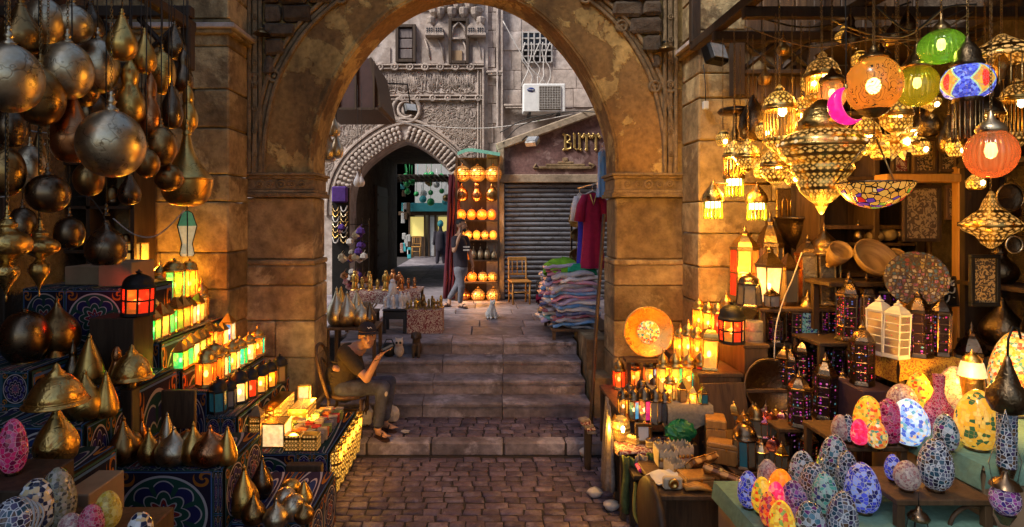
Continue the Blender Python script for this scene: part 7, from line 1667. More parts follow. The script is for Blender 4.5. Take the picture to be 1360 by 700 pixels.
# sign-like floodlight box and little white camera on the right pier
p = P(949, 72, 5.95); t = flood('dark slatted floodlight box on the edge of the right pier', p, .5, -.35, [p, p+Vector((.12,.1,.14)), p+Vector((.22,.3,.16))])
t = thing('wall_socket', 'small white box hanging by a cable on the right pier', 'box', P(937, 140, 6.2)); MB().box((0,0,0), (.06,.05,.09), bev=.008).build('box', M['white'], t); MB().tube([(0,0,.045),(.01,.02,.2),(-.01,.03,.45)], .006, 5).build('wire', M['wire'], t)
tag(MB().tube(smooth_poly([P(1065, 335, 5.3), P(1052, 372, 5.3), P(1040, 400, 5.38), P(1030, 440, 5.3), P(1028, 500, 5.2)], 6), .006, 5).build('cable', M['wire_w']), 'white cable running down past the high shelf to a plug', 'cable')
for i, (py, m) in enumerate(((60, 'wood_dk'), (101, 'facade'), (108, 'wood_dk'))): pass
for s, px in ((-1, 348), (1, 885)):
    t = thing('spot_fixture', ['small angled brass spot lamp under the rubble left of the arch', 'small brass cap lamp on the frame moulding right of the arch'][s > 0], 'spot lamp', P(px, 47 if s > 0 or s < 0 else 0, 6.66)); t.location.z = PZ(66 if s > 0 else 46, 6.66); MB().lathe([(.10,0),(.09,.02),(.04,.05),(.02,.08)], 14).build('shade', M['antique'], t); MB().tube([(0,.0,.07),(0,.06,.12),(0,.14,.12)], .012, 5).build('arm', M['black'], t)
# ---------------------------------------------------------------- hanging lamps on the right
ZT = 4.16
def fringe(r, z0, L, n, mat, th=.006, swell=True): 
    mb = MB()
    for k in range(n):
        a = 2*pi*k/n; x, y = r*cos(a), r*sin(a); mb.tube([(x, y, z0), (x, y, z0-L*.8), (x, y, z0-L*.9), (x, y, z0-L)], [th*.6, th, th*1.5, th*.5], 4)
    return ('bead_fringe', mb.mesh('bead_fringe', M[mat] if isinstance(mat, str) else mat))
M['chartreuse'] = m_glow('green_crystal', (.42,.50,.05), .35, .4); M['goldbead'] = m_glow('gold_bead', (.75,.40,.05), .22, .2)
GL = {k: m_blown('blown_'+k, c, es, 0, d) for k, c, es, d in [('lime', (.34,.66,.05), .22, .75), ('olive', (.60,.48,.02), .22, .75), ('peach', (1,.36,.10), .14, .5), ('ambr', (1,.5,.14), .35, .8)]}
def blown(lb, px, py, wp, hp, D, g, capm, e, lc, kind='globe', capw=.42, caph=.5, bulb=1.0):
    k = D/F; w_, h_ = wp*k*WC(px), hp*k; z0 = -h_/2; pr = [(r, z+z0) for r, z in prof(kind, w_, h_*1.0, 4)]
    sh = MB().lathe(pr, 130, rib=.03, nrib=26).mesh('glass_shell', GL[g])
    cp = MB().lathe([(w_*capw*.55, h_/2-.02), (w_*capw*.62, h_/2-.005), (w_*capw*.5, h_/2+.02), (w_*capw*.2, h_/2+h_*caph*.5), (w_*capw*.12, h_/2+h_*caph*.8), (w_*.02, h_/2+h_*caph)], 20).mesh('cap', M[capm])
    hd = MB().lathe([(.014, 0), (.016, .05), (.010, .09)], 10, (0,0,h_*.16)).mesh('socket', M['antique'])
    bb = MB().lathe([(.0,-.045*bulb),(.017*bulb,-.036*bulb),(.024*bulb,-.012*bulb),(.018*bulb,.018*bulb),(.010,.03*bulb)], 12, (0,0,h_*.10)).mesh('bulb', M['bulb'])
    hang_light('glass_globe_lamp', lb, P(px, py, D), [('glass_shell', sh), ('cap', cp), ('socket', hd), ('bulb', bb)], ZT, h_/2+h_*caph-.01, e, lc, -h_*.14, .02)
blown('lime green oblate glass lamp near the top right', 1250, 62, 64, 46, 3.4, 'lime', 'antique', 4, (.9,.85,.3), capw=.35, caph=.45)
blown('olive yellow ribbed glass globe lamp', 1218, 114, 60, 56, 3.6, 'olive', 'antique', 4, (1,.75,.2), capw=.6, caph=.55)
blown('peach ribbed glass globe lamp at the right', 1316, 204, 74, 66, 3.0, 'peach', 'silver', 6, (1,.55,.22), capw=.5, caph=.36, bulb=1.2)
blown('small amber crackle glass globe beside the pink crescent', 1105, 127, 38, 42, 4.2, 'ambr', 'antique', 6, LAMP, capw=.8, caph=.4)
# blue mosaic lamp with an eye motif
def eyemosaic():
    t = NT('mosaic_blue_eye'); p = t.obj(); x, y, z = t.sep(p); th = y.m('ARCTAN2', x); q = ((th*(4/(2*pi))+.5).m('FRACT')-.5); zz = z*9.5
    d = (q.m('ABSOLUTE')*2.15)+(zz.m('ABSOLUTE'))*.95; c = (q*q*9+zz*zz*.55).m('SQRT')
    v = t.sep(t.voro(p, 70, 'F1', .8, 1))[0]; col = t.mix(d < .78, t.ramp(v, [(0, (.03,.05,.45)), (.4, (.08,.12,.75)), (.75, (.20,.30,.85))], True), t.ramp(v, [(0, (.85,.42,.03)), (.5, (.7,.28,.02))], True))
    col = t.mix((d > .74)*(d < .86), col, (.45,.65,.30)); col = t.mix(c < .34, col, (.80,.03,.01)); e = t.ramp(t.voro(p, 70, 'DISTANCE_TO_EDGE', .8), [(.03, .35), (.07, 1.)]); col = t.mix(e, (.2,.16,.2), col)
    t.set(col=col, rough=.2, emis=col, es=.85); t.bump(e, .4, .005); return t.mat
D = 3.3; k = D/F; w_, h_ = 58*k, 44*k
parts = [('mosaic_shell', MB().lathe([(r, z-h_/2) for r, z in [(w_*.26,0),(w_*.42,h_*.12),(w_*.49,h_*.34),(w_*.5,h_*.5),(w_*.48,h_*.68),(w_*.40,h_*.88),(w_*.25,h_)]], 40).mesh('mosaic_shell', eyemosaic())),
         ('cap', MB().lathe([(w_*.30,h_*.48),(w_*.33,h_*.55),(w_*.27,h_*.66),(w_*.24,h_*.9),(w_*.13,h_*1.15),(w_*.08,h_*1.2),(w_*.02,h_*1.4)], 22).mesh('cap', M['darkengr'])),
         ('base_cage', MB().lathe([(w_*.28,-h_*.48),(w_*.29,-h_*.6),(w_*.24,-h_*.66),(w_*.25,-h_*1.3),(w_*.12,-h_*1.9),(w_*.02,-h_*2.3)], 18).mesh('base_cage', M['darkengr'])), fringe(w_*.27, -h_*.6, h_*1.2, 18, 'antique')]
hang_light('mosaic_lamp', 'blue mosaic lamp with orange eye shapes and red dots', P(1285, 109, D), parts, ZT, h_*1.38, 0)
# pierced big amber globe
def arabglobe():
    t = NT('amber_ornament_glass'); p = t.vaddr(t.obj(), t.rnd(), 0); v = t.voro(p, 11, 'SMOOTH_F1', .35); n = t.noise(p, 16, 2, .4, 1.5)
    w2 = t.voro(t.mix(.2, p, t.noise(p, 9, 2)), 9, 'F1', .3); ln = t.math('MAXIMUM', ((w2*24+n*2).m('SINE')).m('ABSOLUTE') < .22, 0); dots = t.voro(p, 34, 'F1', .2) < .16; line = t.math('MAXIMUM', ln, dots)*(t.noise(p, 5, 1) > .45)
    t.set(col=t.mix(line, (.55,.24,.03), (.03,.015,.006)), rough=.2, emis=t.mix(line, (.95,.45,.07), (.02,.01,0)), es=.16)
    tr = t.n('ShaderNodeBsdfTransparent'); tr.inputs[0].default_value = (1,.72,.32,1); mx = t.n('ShaderNodeMixShader'); t.put(mx.inputs[0], line*.3+.7)
    t.nt.links.new(t.bsdf.outputs[0], mx.inputs[1+1]); t.nt.links.new(tr.outputs[0], mx.inputs[1]); t.nt.links.new(mx.outputs[0], t.out.inputs[0]); return t.mat
M['arabglobe'] = arabglobe()
D = 3.5; k = D/F; R_ = 39*k
parts = [('glass_shell', MB().lathe([(r, z-R_) for r, z in prof('globe', 1.72*R_, 2*R_*.98, 4)], 40).mesh('glass_shell', M['arabglobe'])), ('cap', MB().lathe([(R_*.45,R_*.88),(R_*.4,R_*.98),(R_*.12,R_*1.1),(R_*.14,R_*1.2),(R_*.03,R_*1.35)], 20).mesh('cap', M['antique'])),
         ('bulb', MB().ell((0,0,-.01), (.04,.04,.05), 12, 8).mesh('bulb', M['bulb'])), ('base_cup', MB().lathe([(R_*.12,-R_*1.15),(R_*.42,-R_*.98),(R_*.5,-R_*.86)], 20).mesh('base_cup', M['antique']))]
hang_light('ornament_globe_lamp', 'large amber globe lamp painted with black arabesques', P(1160, 112, D), parts, ZT, R_*1.34, 2.5, LAMP, -R_*.35, .03)
# pink crescent
D = 3.4; k = D/F; mb = MB(); n = 22; vs = []
pts = [(cos(a)*.105, sin(a)*.105) for a in [radians(112+ (300-112)*i/n) for i in range(n+1)]]
mb.tube([(x, 0, z) for x, z in pts], [max(.004, .040*sin(pi*(i/n)**.9)) for i in range(n+1)], 12)
t = thing('crescent_lamp', 'hot pink glass crescent moon lamp', 'hanging lamp', P(1132, 138, D)); mb.build('glass_crescent', m_glow('pink_crescent_glass', (1,.02,.30), 1.1, .15, 30, .12), t); k2 = link('wire', wire_mesh(ZT-t.location.z-.10), t); k2.location = (pts[0][0], 0, .10); MB().lathe([(.012,0),(.014,.02),(.004,.03)], 8, (pts[0][0],0,.09)).build('cap', M['gold'], t)
# big tiered brass lamp
D = 3.9; k = D/F; S = lambda a: [(r*k, -z*k) for r, z in a][::-1]
parts = [('bowl', MB().lathe(S([(36,32),(38,38),(33,46),(28,52),(30,56),(26,66),(16,78),(8,84),(5,92),(1,98)]), 32).mesh('bowl', M['pierced_big'])),
         ('wide_ring', MB().lathe(S([(30,-14),(44,-8),(50,0),(52,8),(50,18),(42,28),(34,32)]), 36).mesh('wide_ring', M['pierced_big'])), ('shoulder', MB().lathe(S([(6,-54),(12,-48),(22,-40),(24,-32),(30,-26),(31,-18),(28,-13)]), 30).mesh('shoulder', M['goldengr'])),
         ('ring', MB().lathe(S([(51.5,5),(54,8),(51.5,11)]), 36).mesh('ring', M['gold'])), ('bulb', MB().ell((-.11,-.14,-.02), (.03,.03,.04), 10, 8).mesh('bulb', M['bulb']))]
ch_ = hang_light('brass_chandelier', 'large tiered brass lamp with pierced wide ring, centre of the hanging group', P(1091, 187, D), parts, ZT, 53*k, 26, LAMP, -104*k, .05)
sm_ = MB().ell((0,0,0), (.014,.014,.014), 8, 6).mesh('glass_stud', G['white'])
for q in range(14): a = 2*pi*q/14; o = link('glass_stud', sm_, ch_); o.location = (51*k*cos(a), 51*k*sin(a), -4*k)
# domed lamps with bead fringe
def domed(lb, px, py, wp, D, e=8, fl=46, drum=True, mat='pierced', cap_m='goldengr', fm='goldbead', bowl=True, n=26):
    k = D/F; w_ = wp*k*WC(px); L = fl*k
    parts = [('dome', MB().lathe([(w_*.5, -.01), (w_*.52, 0), (w_*.47, w_*.1), (w_*.42, w_*.26), (w_*.28, w_*.42), (w_*.12, w_*.52), (w_*.14, w_*.58), (w_*.03, w_*.72)], 26).mesh('dome', M[mat])),
             ('rim', MB().lathe([(w_*.5, -.03), (w_*.53, -.022), (w_*.53, -.012), (w_*.5, -.006)], 26).mesh('rim', M['gold'])), fringe(w_*.46, -.02, L, n, fm),
             ('bulb', MB().ell((0, -w_*.2, -L*.18), (w_*.12, w_*.12, w_*.15), 10, 8).mesh('bulb', M['bulb']))]
    if bowl: parts.append(('bowl', MB().lathe([(w_*.04, -L-w_*.5), (w_*.12, -L-w_*.42), (w_*.34, -L-w_*.22), (w_*.46, -L-w_*.06), (w_*.48, -L+.01), (w_*.45, -L+.02)], 24).mesh('bowl', M[mat])))
    hang_light('domed_brass_lamp', lb, P(px, py, D), parts, ZT, w_*.7, e, LAMP, -L*.5, .05, group='domed brass lamps')
domed('domed brass lamp with green studs and a bead fringe, left of the tiered lamp', 1035, 142, 46, 4.3, 12, 44)
domed('grey domed lamp with short fringe above the amber crackle globe', 1092, 98, 48, 4.6, 9, 30, cap_m='darkengr', mat='pierced_dim')
domed('slender domed brass lamp half hidden behind the tiered lamp', 1064, 148, 34, 4.7, 10, 40)
domed('small pierced brass lamp with red beads under the amber globe', 1150, 176, 40, 4.2, 8, 14, n=16)
domed('pierced brass lamp right below the big amber globe', 1190, 150, 46, 4.0, 10, 12, n=18)
domed('small brass cup lamp with fringe left of the dark filigree bulb', 975, 205, 30, 4.9, 7, 24, n=16, bowl=False)
domed('gold cup lamp beside the small fringed one', 993, 206, 34, 4.8, 8, 8, n=12)
domed('lower gold drum lamp under the green studded one', 1030, 218, 44, 4.5, 8, 10, n=18)
domed('dark crystal fringed lamp under the blue mosaic lamp', 1308, 150, 54, 4.2, 0, 60, mat='darkengr', fm='antique', bowl=False)
domed('dim brass fringed lamp at the far right edge', 1350, 130, 48, 4.3, 3, 50, mat='pierced_dim', fm='antique')
D = 5.0; k = D/F; parts = [('filigree_bulb', MB().lathe([(r*k, z*k) for r, z in [(5,-30),(14,-24),(18,-10),(16,6),(9,18),(4,26),(1,32)]], 20).mesh('filigree_bulb', M['darkengr']))]
hang_light('filigree_lamp', 'dark filigree onion lamp hanging left of the green studded lamp', P(1000, 158, D), parts, ZT, 31*k, 0)
D = 5.2; parts = [('pan', MB().lathe([(3*k,6*k),(20*k,4*k),(23*k,0),(21*k,-3*k),(4*k,-5*k)], 24).mesh('pan', M['darkengr'])), ('stem', MB().lathe([(3*k,-44*k),(5*k,-30*k),(2.5*k,-20*k),(3*k,-4*k)], 10).mesh('stem', M['antique']))]
hang_light('pan_lamp', 'flat dark pan lamp at the left end of the hanging lamps', P(976, 148, D), parts, ZT, 6*k, 0)
# star lamps
def star_mesh(r):
    mb = MB(); g = (1+sqrt(5))/2; ico = [Vector(v).normalized() for v in [(0,1,g),(0,-1,g),(0,1,-g),(0,-1,-g),(1,g,0),(-1,g,0),(1,-g,0),(-1,-g,0),(g,0,1),(-g,0,1),(g,0,-1),(-g,0,-1)]]
    for i in range(12):
        for j in range(i+1, 12):
            for l in range(j+1, 12):
                a, b, c = ico[i], ico[j], ico[l]
                if max((a-b).length, (b-c).length, (a-c).length) < 1.1:
                    n_ = (a+b+c).normalized()*r; A, B, C_ = a*r*.52, b*r*.52, c*r*.52; mb.add([A, B, C_, n_], [(0,1,3),(1,2,3),(2,0,3)])
    return mb.mesh('star', M['pierced'])
for i, (px, py, r_) in enumerate(((1193,190,26),(1206,178,16),(1176,196,16))):
    D = 4.1+.1*i; hang_light('star_lamp', ['large pierced brass star lamp above the stained glass bowl', 'small bright star lamp at the right of the large star', 'small star lamp at the left of the large star'][i], P(px, py, D), [('star', star_mesh(r_*D/F)), ('bulb', MB().ell((0,-r_*D/F*.6,0), (.02,.02,.025), 8, 6).mesh('bulb', M['bulb']))], ZT, r_*D/F*.9, 7 if i < 2 else 0, LAMP, -r_*D/F*1.1)
# stained glass bowl
def tiffany():
    t = NT('stained_glass'); p = t.obj(); e = t.ramp(t.voro(p, 26, 'DISTANCE_TO_EDGE', .9), [(.05, 0.), (.075, 1.)]); c = t.sep(t.voro(p, 26, 'F1', .9, 1))[0]; z = t.sep(p)[2]
    fl = t.ramp(c, [(0, (.9,.38,.05)), (.42, (.92,.45,.07)), (.60, (.75,.03,.02)), (.72, (.16,.05,.35)), (.84, (.20,.45,.04)), (.93, (.98,.62,.2))], True); top = t.ramp(c, [(0, (.88,.38,.05)), (.5, (.92,.45,.08))], True); col = t.mix(z > -.045, fl, top); col = t.mix(e, (.01,.006,.004), col)
    t.set(col=col, rough=.25, emis=col, es=.42); t.bump(e, .6, .01); return t.mat
D = 3.6; k = D/F; w_ = 92*k; pr = [(w_*.04,-34*k),(w_*.18,-31*k),(w_*.32,-24*k),(w_*.43,-13*k),(w_*.49,-2*k),(w_*.5,0)]
parts = [('glass_bowl', MB().lathe(pr+[(w_*.485,0),(w_*.40,-12*k),(w_*.2,-28*k)], 40).mesh('glass_bowl', tiffany())), ('rim', MB().lathe([(w_*.492,-.006),(w_*.508,0),(w_*.492,.006)], 40).mesh('rim', M['darkmetal']))]
c_ = MB()
for q in range(3): a = 2*pi*q/3+.4; c_.tube([(w_*.49*cos(a), w_*.49*sin(a), 0), (w_*.05*cos(a), w_*.05*sin(a), 58*k)], .005, 5)
parts.append(('hanger_chain', c_.mesh('hanger_chain', M['antique']))); hang_light('stained_glass_bowl', 'stained glass bowl lamp with red and violet flowers', P(1161, 243, D), parts, ZT, 57*k, 7, LAMP, -.03, .05)
# bar with three crystal lamps
D = 5.3; k = D/F; t = thing('triple_bar_lamp', 'brass bar with three little domed lamps and green crystal drops', 'hanging lamp', P(983, 244, D)); MB().tube([(-40*k,0,0),(40*k,0,0)], .012, 8).build('bar', M['gold'], t)
for q, (dx, dz) in enumerate(((-36, -6), (22, -8), (-8, 24))):
    o = MB().lathe([(13*k,-18*k),(14*k,-16*k),(13*k,-8*k),(8*k,-1*k),(3*k,5*k),(.5*k,12*k)], 20, (dx*k, 0, dz*k)).build('dome', M['goldengr'], t); f_ = fringe(11*k, -17*k, 24*k, 14, 'chartreuse', .008)
    o2 = link('crystal_fringe', f_[1], t); o2.location = (dx*k, 0, dz*k); MB().lathe([(9*k,-26*k),(9*k,-18*k)], 12, (dx*k, 0, dz*k)).build('lit_glass', M['bulb_soft'], t); add_light(t, 9*LE, LAMP, dz*k-34*k, .04, (dx*k, -.02))
k2 = link('chain', chain_mesh(ZT-t.location.z), t)
# big dark brass pan at the top right and further lamps in its shade
D = 3.6; k = D/F; parts = [('pan', MB().lathe([(4*k,20*k),(14*k,12*k),(30*k,2*k),(42*k,-8*k),(44*k,-14*k),(40*k,-15*k),(26*k,-8*k),(6*k,4*k)], 36).mesh('pan', M['pierced_dim'])), ('finial', MB().lathe([(3*k,-40*k),(6*k,-30*k),(10*k,-20*k),(4*k,-8*k),(3*k,8*k)], 16).mesh('finial', M['antique'])), fringe(42*k, -14*k, 40*k, 24, 'antique')]
hang_light('brass_pan_lamp', 'wide dark brass pan lamp with fringe at the top right corner', P(1330, 66, D), parts, ZT, 19*k, 2, LAMP, -.08, .04)
D = 4.3; k = D/F; parts = [('body', MB().lathe([(r*k, z*k) for r, z in [(2,-30),(10,-24),(16,-14),(30,-6),(34,2),(24,12),(12,22),(8,34),(2,46)]], 26).mesh('body', M['pierced_dim']))]
hang_light('brass_lamp', 'dark brass lamp glinting below the peach globe', P(1316, 300, D), parts, ZT, 45*k, 3, (1,.4,.12), -.12, .04)
for i, (px, py, w2, h2, m) in enumerate([(1186,44,26,36,'antique'),(1205,30,20,30,'darkengr'),(1130,40,22,50,'darkengr'),(1170,70,24,40,'antique'),(1232,160,30,44,'darkengr'),(1260,180,26,50,'antique'),(1040,60,16,26,'gold'),(1016,100,18,26,'gold')]):
    D = 4.4+.08*i; k = D/F; hanging('small_metal_lamp', ['dull brass cone lamp near the top between the chains','dark onion lamp above the lime glass lamp','slim dark lamp beside the tall chain','dull brass lamp behind the big amber globe','dark lamp behind the olive globe','dull brass lamp under the lime glass lamp','little gold lamp before the lattice braces','little gold lamp above the green studded lamp'][i], P(px, py, D), ['onion','pear','tall','bell'][i % 4], w2*k, h2*k, m, ZT, 'small metal lamps in the shade', chain='chain' if i % 2 else 'wire')
for i, (px, py, w2, D, lb) in enumerate([(1014,186,20,4.6,'left of the green studded domed lamp'),(1052,178,18,4.5,'between the domed lamp and the tiered lamp'),(1075,122,22,4.7,'above the tiered lamp'),(1130,212,20,4.4,'at the right rim of the tiered lamp'),(1142,92,20,4.8,'above the pink crescent'),(1168,212,22,4.5,'above the stained glass bowl'),(1222,208,22,4.5,'right of the large brass star'),(1236,150,24,4.7,'between the olive and blue lamps'),(960,196,18,5.1,'at the left end of the lit cluster'),(1012,236,20,4.9,'over the right arm of the brass bar'),(1052,246,20,4.8,'under the left rim of the tiered lamp'),(1120,60,20,4.8,'high among the chains'),(1270,210,24,4.3,'under the blue mosaic lamp'),(1296,252,22,4.3,'left of the dark brass lamp')]):
    k = D/F; p_ = prof(['globe','onion','round','squat'][i % 4], w2*k, w2*k*1.25, 2); hang_light('pierced_lamp', 'little pierced glowing lamp '+lb, P(px, py, D), [('body', MB().lathe(p_, 18).mesh('body', M['pierced'])), ('rim', MB().lathe([(w2*k*.48,w2*k*.5),(w2*k*.54,w2*k*.55),(w2*k*.48,w2*k*.6)], 18).mesh('rim', M['gold'])), ('bulb', MB().ell((0,-w2*k*.44,w2*k*.4), (.018,.018,.022), 8, 6).mesh('bulb', M['bulb']))], ZT, w2*k*1.2, 0, cs=.009, group='little pierced lamps')
rr = random.Random(44)
for i in range(9): 
    x0, x1 = rr.uniform(980, 1200), rr.uniform(1180, 1370); y0, y1 = rr.uniform(2, 70), rr.uniform(2, 60); D0 = rr.uniform(3.6, 5.2)
    tag(MB().tube(smooth_poly([P(x0, y0, D0), P((x0*2+x1)/3, (y0+y1)/2+rr.uniform(12, 34), D0), P((x0+2*x1)/3, (y0+y1)/2+rr.uniform(0, 30), D0-.1), P(x1, y1, D0-.2)], 6), rr.uniform(.004, .008), 5).build('cable', M[rr.choice(['wire', 'wire', 'antique'])]), 'thin cable strung among the lamp chains at the top right', 'cable', 'cables over the right stall')
t = thing('tall_carved_lantern', 'unlit dark lantern standing left of the huge yellow oval', 'lantern', (X(1290,4.6), 4.6, 1.1)); lp = lantern_parts(6, .22, .62, ['dim'], 'tower', 'darkmetal', .5, 1, True, False)
for p_ in lp:
    o = link(p_[0], p_[1], t); [link(q_[0], q_[1], o) for q_ in (p_[2] if len(p_) > 2 else [])]
# ---------------------------------------------------------------- people
def hand(mb, w_, d, up, L=.085, curl=.4, side=1):
    """palm and five separate bent fingers from wrist w_ along d; up = back of the hand"""
    d = d.normalized(); up = (up-d*up.dot(d)).normalized(); s = d.cross(up).normalized()*side
    pc = w_+d*L*.5; mb.ell(pc, (L*.52, L*.44, L*.17), 10, 7, rot=Matrix((d, s, up)).transposed())
    for i, (q, l) in enumerate(((-.36, .78), (-.12, .92), (.12, .86), (.34, .66))):
        a = w_+d*L*.92+s*L*q; b = a+(d*cos(curl*.6)-up*sin(curl*.6))*L*l*.5; c = b+(d*cos(curl*1.5)-up*sin(curl*1.5))*L*l*.5
        cap(mb, a, b, .0092, .0085, 8); cap(mb, b, c, .0085, .007, 8)
    a = w_+d*L*.35-s*L*.42; b = a+(d*.6-s*.7-up*.25).normalized()*L*.42; c = b+(d*.9-s*.2-up*.3).normalized()*L*.36; cap(mb, a, b, .012, .010, 8); cap(mb, b, c, .010, .008, 8)
def headgeo(mb, c, f, s=1.0):
    """skull, jaw, nose, ears, neck root; f = facing direction"""
    f = f.normalized(); u = Vector((0,0,1)); u = (u-f*u.dot(f)).normalized(); r = f.cross(u); R = Matrix((r, f, u)).transposed(); q = lambda x, y, z: c+(r*x+f*y+u*z)*s
    mb.ell(q(0,-.012,.025), (.077*s,.097*s,.095*s), 16, 12, rot=R); mb.ell(q(0,.022,-.035), (.060*s,.068*s,.085*s), 14, 10, rot=R); mb.ell(q(0,.052,-.088), (.034*s,.030*s,.026*s), 10, 8, rot=R)
    cap(mb, q(0,.086,.015), q(0,.106,-.022), .009*s, .016*s, 8); mb.ell(q(0,.072,.032), (.055*s,.018*s,.010*s), 10, 6, rot=R); mb.ell(q(0,.075,-.058), (.028*s,.016*s,.012*s), 10, 6, rot=R)
    for a in (-1, 1): mb.ell(q(a*.078,-.01,.0), (.010*s,.022*s,.033*s), 8, 8, rot=R); mb.ell(q(a*.04,.065,-.02), (.025*s,.022*s,.02*s), 8, 6, rot=R)
    return q, R
def face(parent, q, R, s, O, beard=False):
    for a in (-1, 1):
        p_ = MB(); p_.ell(q(a*.031,.082,.014)-O, (.014*s,.009*s,.0075*s), 10, 6, rot=R); e = p_.build('eye', M['eye'], parent); MB().ell(q(a*.031,.0895,.014)-O, (.0065*s,.004*s,.0068*s), 8, 6, rot=R).build('iris', M['hair'], e)
        MB().tube([q(a*.012,.089,.034)-O, q(a*.032,.090,.040)-O, q(a*.052,.078,.033)-O], [.005*s,.006*s,.003*s], 6).build('eyebrow', M['hair'], parent)
    MB().ell(q(0,.090,-.058)-O, (.024*s,.008*s,.0055*s), 10, 6, rot=R).build('mouth', M['lip'], parent)
    if beard: MB().ell(q(0,.060,-.085)-O, (.050*s,.045*s,.035*s), 12, 8, rot=R).build('beard', M['hair'], parent)
def sub(mb, O): mb.v = [(x-O.x, y-O.y, z-O.z) for x, y, z in mb.v]; return mb
def sandal(parent, heel, toe, O, w_=.045):
    d = (toe-heel); d.z = 0; L = d.length; d.normalize(); n = Vector((-d.y, d.x, 0)); mb = MB(); pts = [heel-d*.03+n*w_*.7, heel+d*L*.5+n*w_*.8, toe+n*w_, toe+d*.05+n*w_*.5, toe+d*.05-n*w_*.5, toe-n*w_, heel+d*L*.5-n*w_*.8, heel-d*.03-n*w_*.7]
    z0 = min(heel.z, toe.z); k = len(pts); vs = [Vector((p.x, p.y, heel.z+(toe.z-heel.z)*min(1, i/3 if i < 4 else (7-i)/3)-.03)) for i, p in enumerate(pts)]
    mb.add(vs+[v+Vector((0,0,.02)) for v in vs], [tuple(range(k))[::-1], tuple(range(k, 2*k))]+[(i, (i+1) % k, (i+1) % k+k, i+k) for i in range(k)])
    sub(mb, O).build('sandal', M['sandal'], parent); c = heel+(toe-heel)*.75
    sub(MB().tube([c+n*w_*1.0+Vector((0,0,-.01)), c+n*.02+Vector((0,0,.045)), c-n*.02+Vector((0,0,.045)), c-n*w_*1.0+Vector((0,0,-.01))], .010, 6), O).build('strap', M['sandal'], parent)
def foot(mb, ankle, toe): 
    heel = Vector((ankle.x, ankle.y, toe.z)); cap(mb, ankle, heel+(toe-heel)*.0+Vector((0,0,.015)), .036, .036); cap(mb, heel+Vector((0,0,.008)), toe, .036, .026)
    d = (toe-heel).normalized(); n = Vector((-d.y, d.x, 0))
    for i in range(5): cap(mb, toe+n*(.034-.017*i), toe+n*(.036-.018*i)+d*(.045-.004*i), .010, .008, 8)
# seated man
O = P(460, 579, 6.42); O.z = .15
man = thing('person', 'seated man in olive tee, ripped jeans and dark cap holding a phone', 'person', O)
hd = P(488, 446, 6.30); fd = Vector((.42, -1, .02)); body = MB(); q, R = headgeo(body, hd, fd, 1.14)
nk = P(476, 463, 6.40); ch = P(461, 474, 6.42); pel = P(453, 516, 6.42)
cap(body, hd-Vector((.015, -.03, .08)), nk, .058, .062); cap(body, nk, ch, .09, .11); cap(body, ch, pel, .12, .13)
sN, sF = P(458, 469, 6.26), P(470, 468, 6.60); eN, wN = P(487, 503, 6.16), P(503, 474, 6.12); eF, wF = P(447, 490, 6.30), P(480, 496, 6.62)
cap(body, nk, sN, .07, .07); cap(body, nk, sF, .07, .07); cap(body, sN, eN, .058, .046); cap(body, eN, wN, .046, .029)
eF = P(480, 500, 6.70); cap(body, sF, eF, .055, .044); cap(body, eF, P(455, 497, 6.52), .043, .03)
lh = P(446, 489, 6.30); cap(body, lh+Vector((.05, .02, -.02)), lh, .034, .04)
hand(body, wN, P(512, 465, 6.13)-wN, Vector((.2, .2, -1)), .095, -.35, 1)
hips = [(P(456, 517, 6.32), P(509, 514, 6.28), P(502, 567, 6.27), P(512, 580, 6.17)), (P(458, 515, 6.52), P(518, 507, 6.52), P(511, 561, 6.50), P(521, 572, 6.42))]
jn = MB(); cap(jn, pel+Vector((-.02,0,.04)), pel+Vector((.04,0,-.02)), .145, .14)
for h, k_, an, to in hips:
    to.z = .15+.055; an.z = .15+.12
    cap(body, h, k_, .08, .06); cap(body, k_, an, .055, .036); foot(body, an, to)
    cap(jn, h, h.lerp(k_, .55), .098, .086); cap(jn, h.lerp(k_, .5), k_, .088, .074); cap(jn, k_, k_.lerp(an, .45), .073, .066); cap(jn, k_.lerp(an, .4), k_.lerp(an, .92), .067, .060)
    jn.lathe([(.064,-.014),(.068,0),(.064,.014)], 12, k_.lerp(an, .93)); jn.lathe([(.06,-.010),(.069,0),(.06,.010)], 12, k_.lerp(an, .8))
    sandal(man, Vector((an.x, an.y, .15+.03)), Vector((to.x, to.y, .15+.03))+Vector((0,0,.0)), O)
remeshed('body', sub(body, O), M['skin'], .0075, man, 4)
sh = MB(); cap(sh, ch+Vector((.02,0,.02)), pel+Vector((0,0,.03)), .142, .150); sh.ell(ch+Vector((.03,0,-.02)), (.13,.19,.17), 16, 12); cap(sh, nk+Vector((-.012,.01,-.012)), ch, .088, .13); cap(sh, pel+Vector((-.05,0,.16)), pel+Vector((0,0,.02)), .13, .152)
cap(sh, nk+Vector((-.02,.02,-.05)), sN, .075, .082); cap(sh, nk+Vector((-.02,0,-.05)), sF, .075, .082); cap(sh, sN, sN.lerp(eN, .62), .082, .074); cap(sh, sF, sF.lerp(eF, .6), .08, .072)
for i in range(5): z = .06+.06*i; cap(sh, pel+Vector((.13-.02*i, -.10, z)), pel+Vector((-.08, -.135, z+.04)), .016, .012)
remeshed('tee_shirt', sub(sh, O), M['tee_ol'], .011, man, 5); remeshed('jeans', sub(jn, O), M['jeans'], .011, man, 4)
sub(MB().tube([nk+Vector((.075*cos(a)+.005, .075*sin(a)-.01, .012+.02*cos(a)*-1)) for a in [2*pi*i/16 for i in range(16)]], .011, 6, closed=True), O).build('collar', M['canvas'], man)
k_ = hips[0][1]; MB().ell(k_.lerp(hips[0][2], .14)-O+Vector((.045,-.045,0)), (.022,.02,.03), 10, 6).build('ripped_patch', M['wire_w'], man)
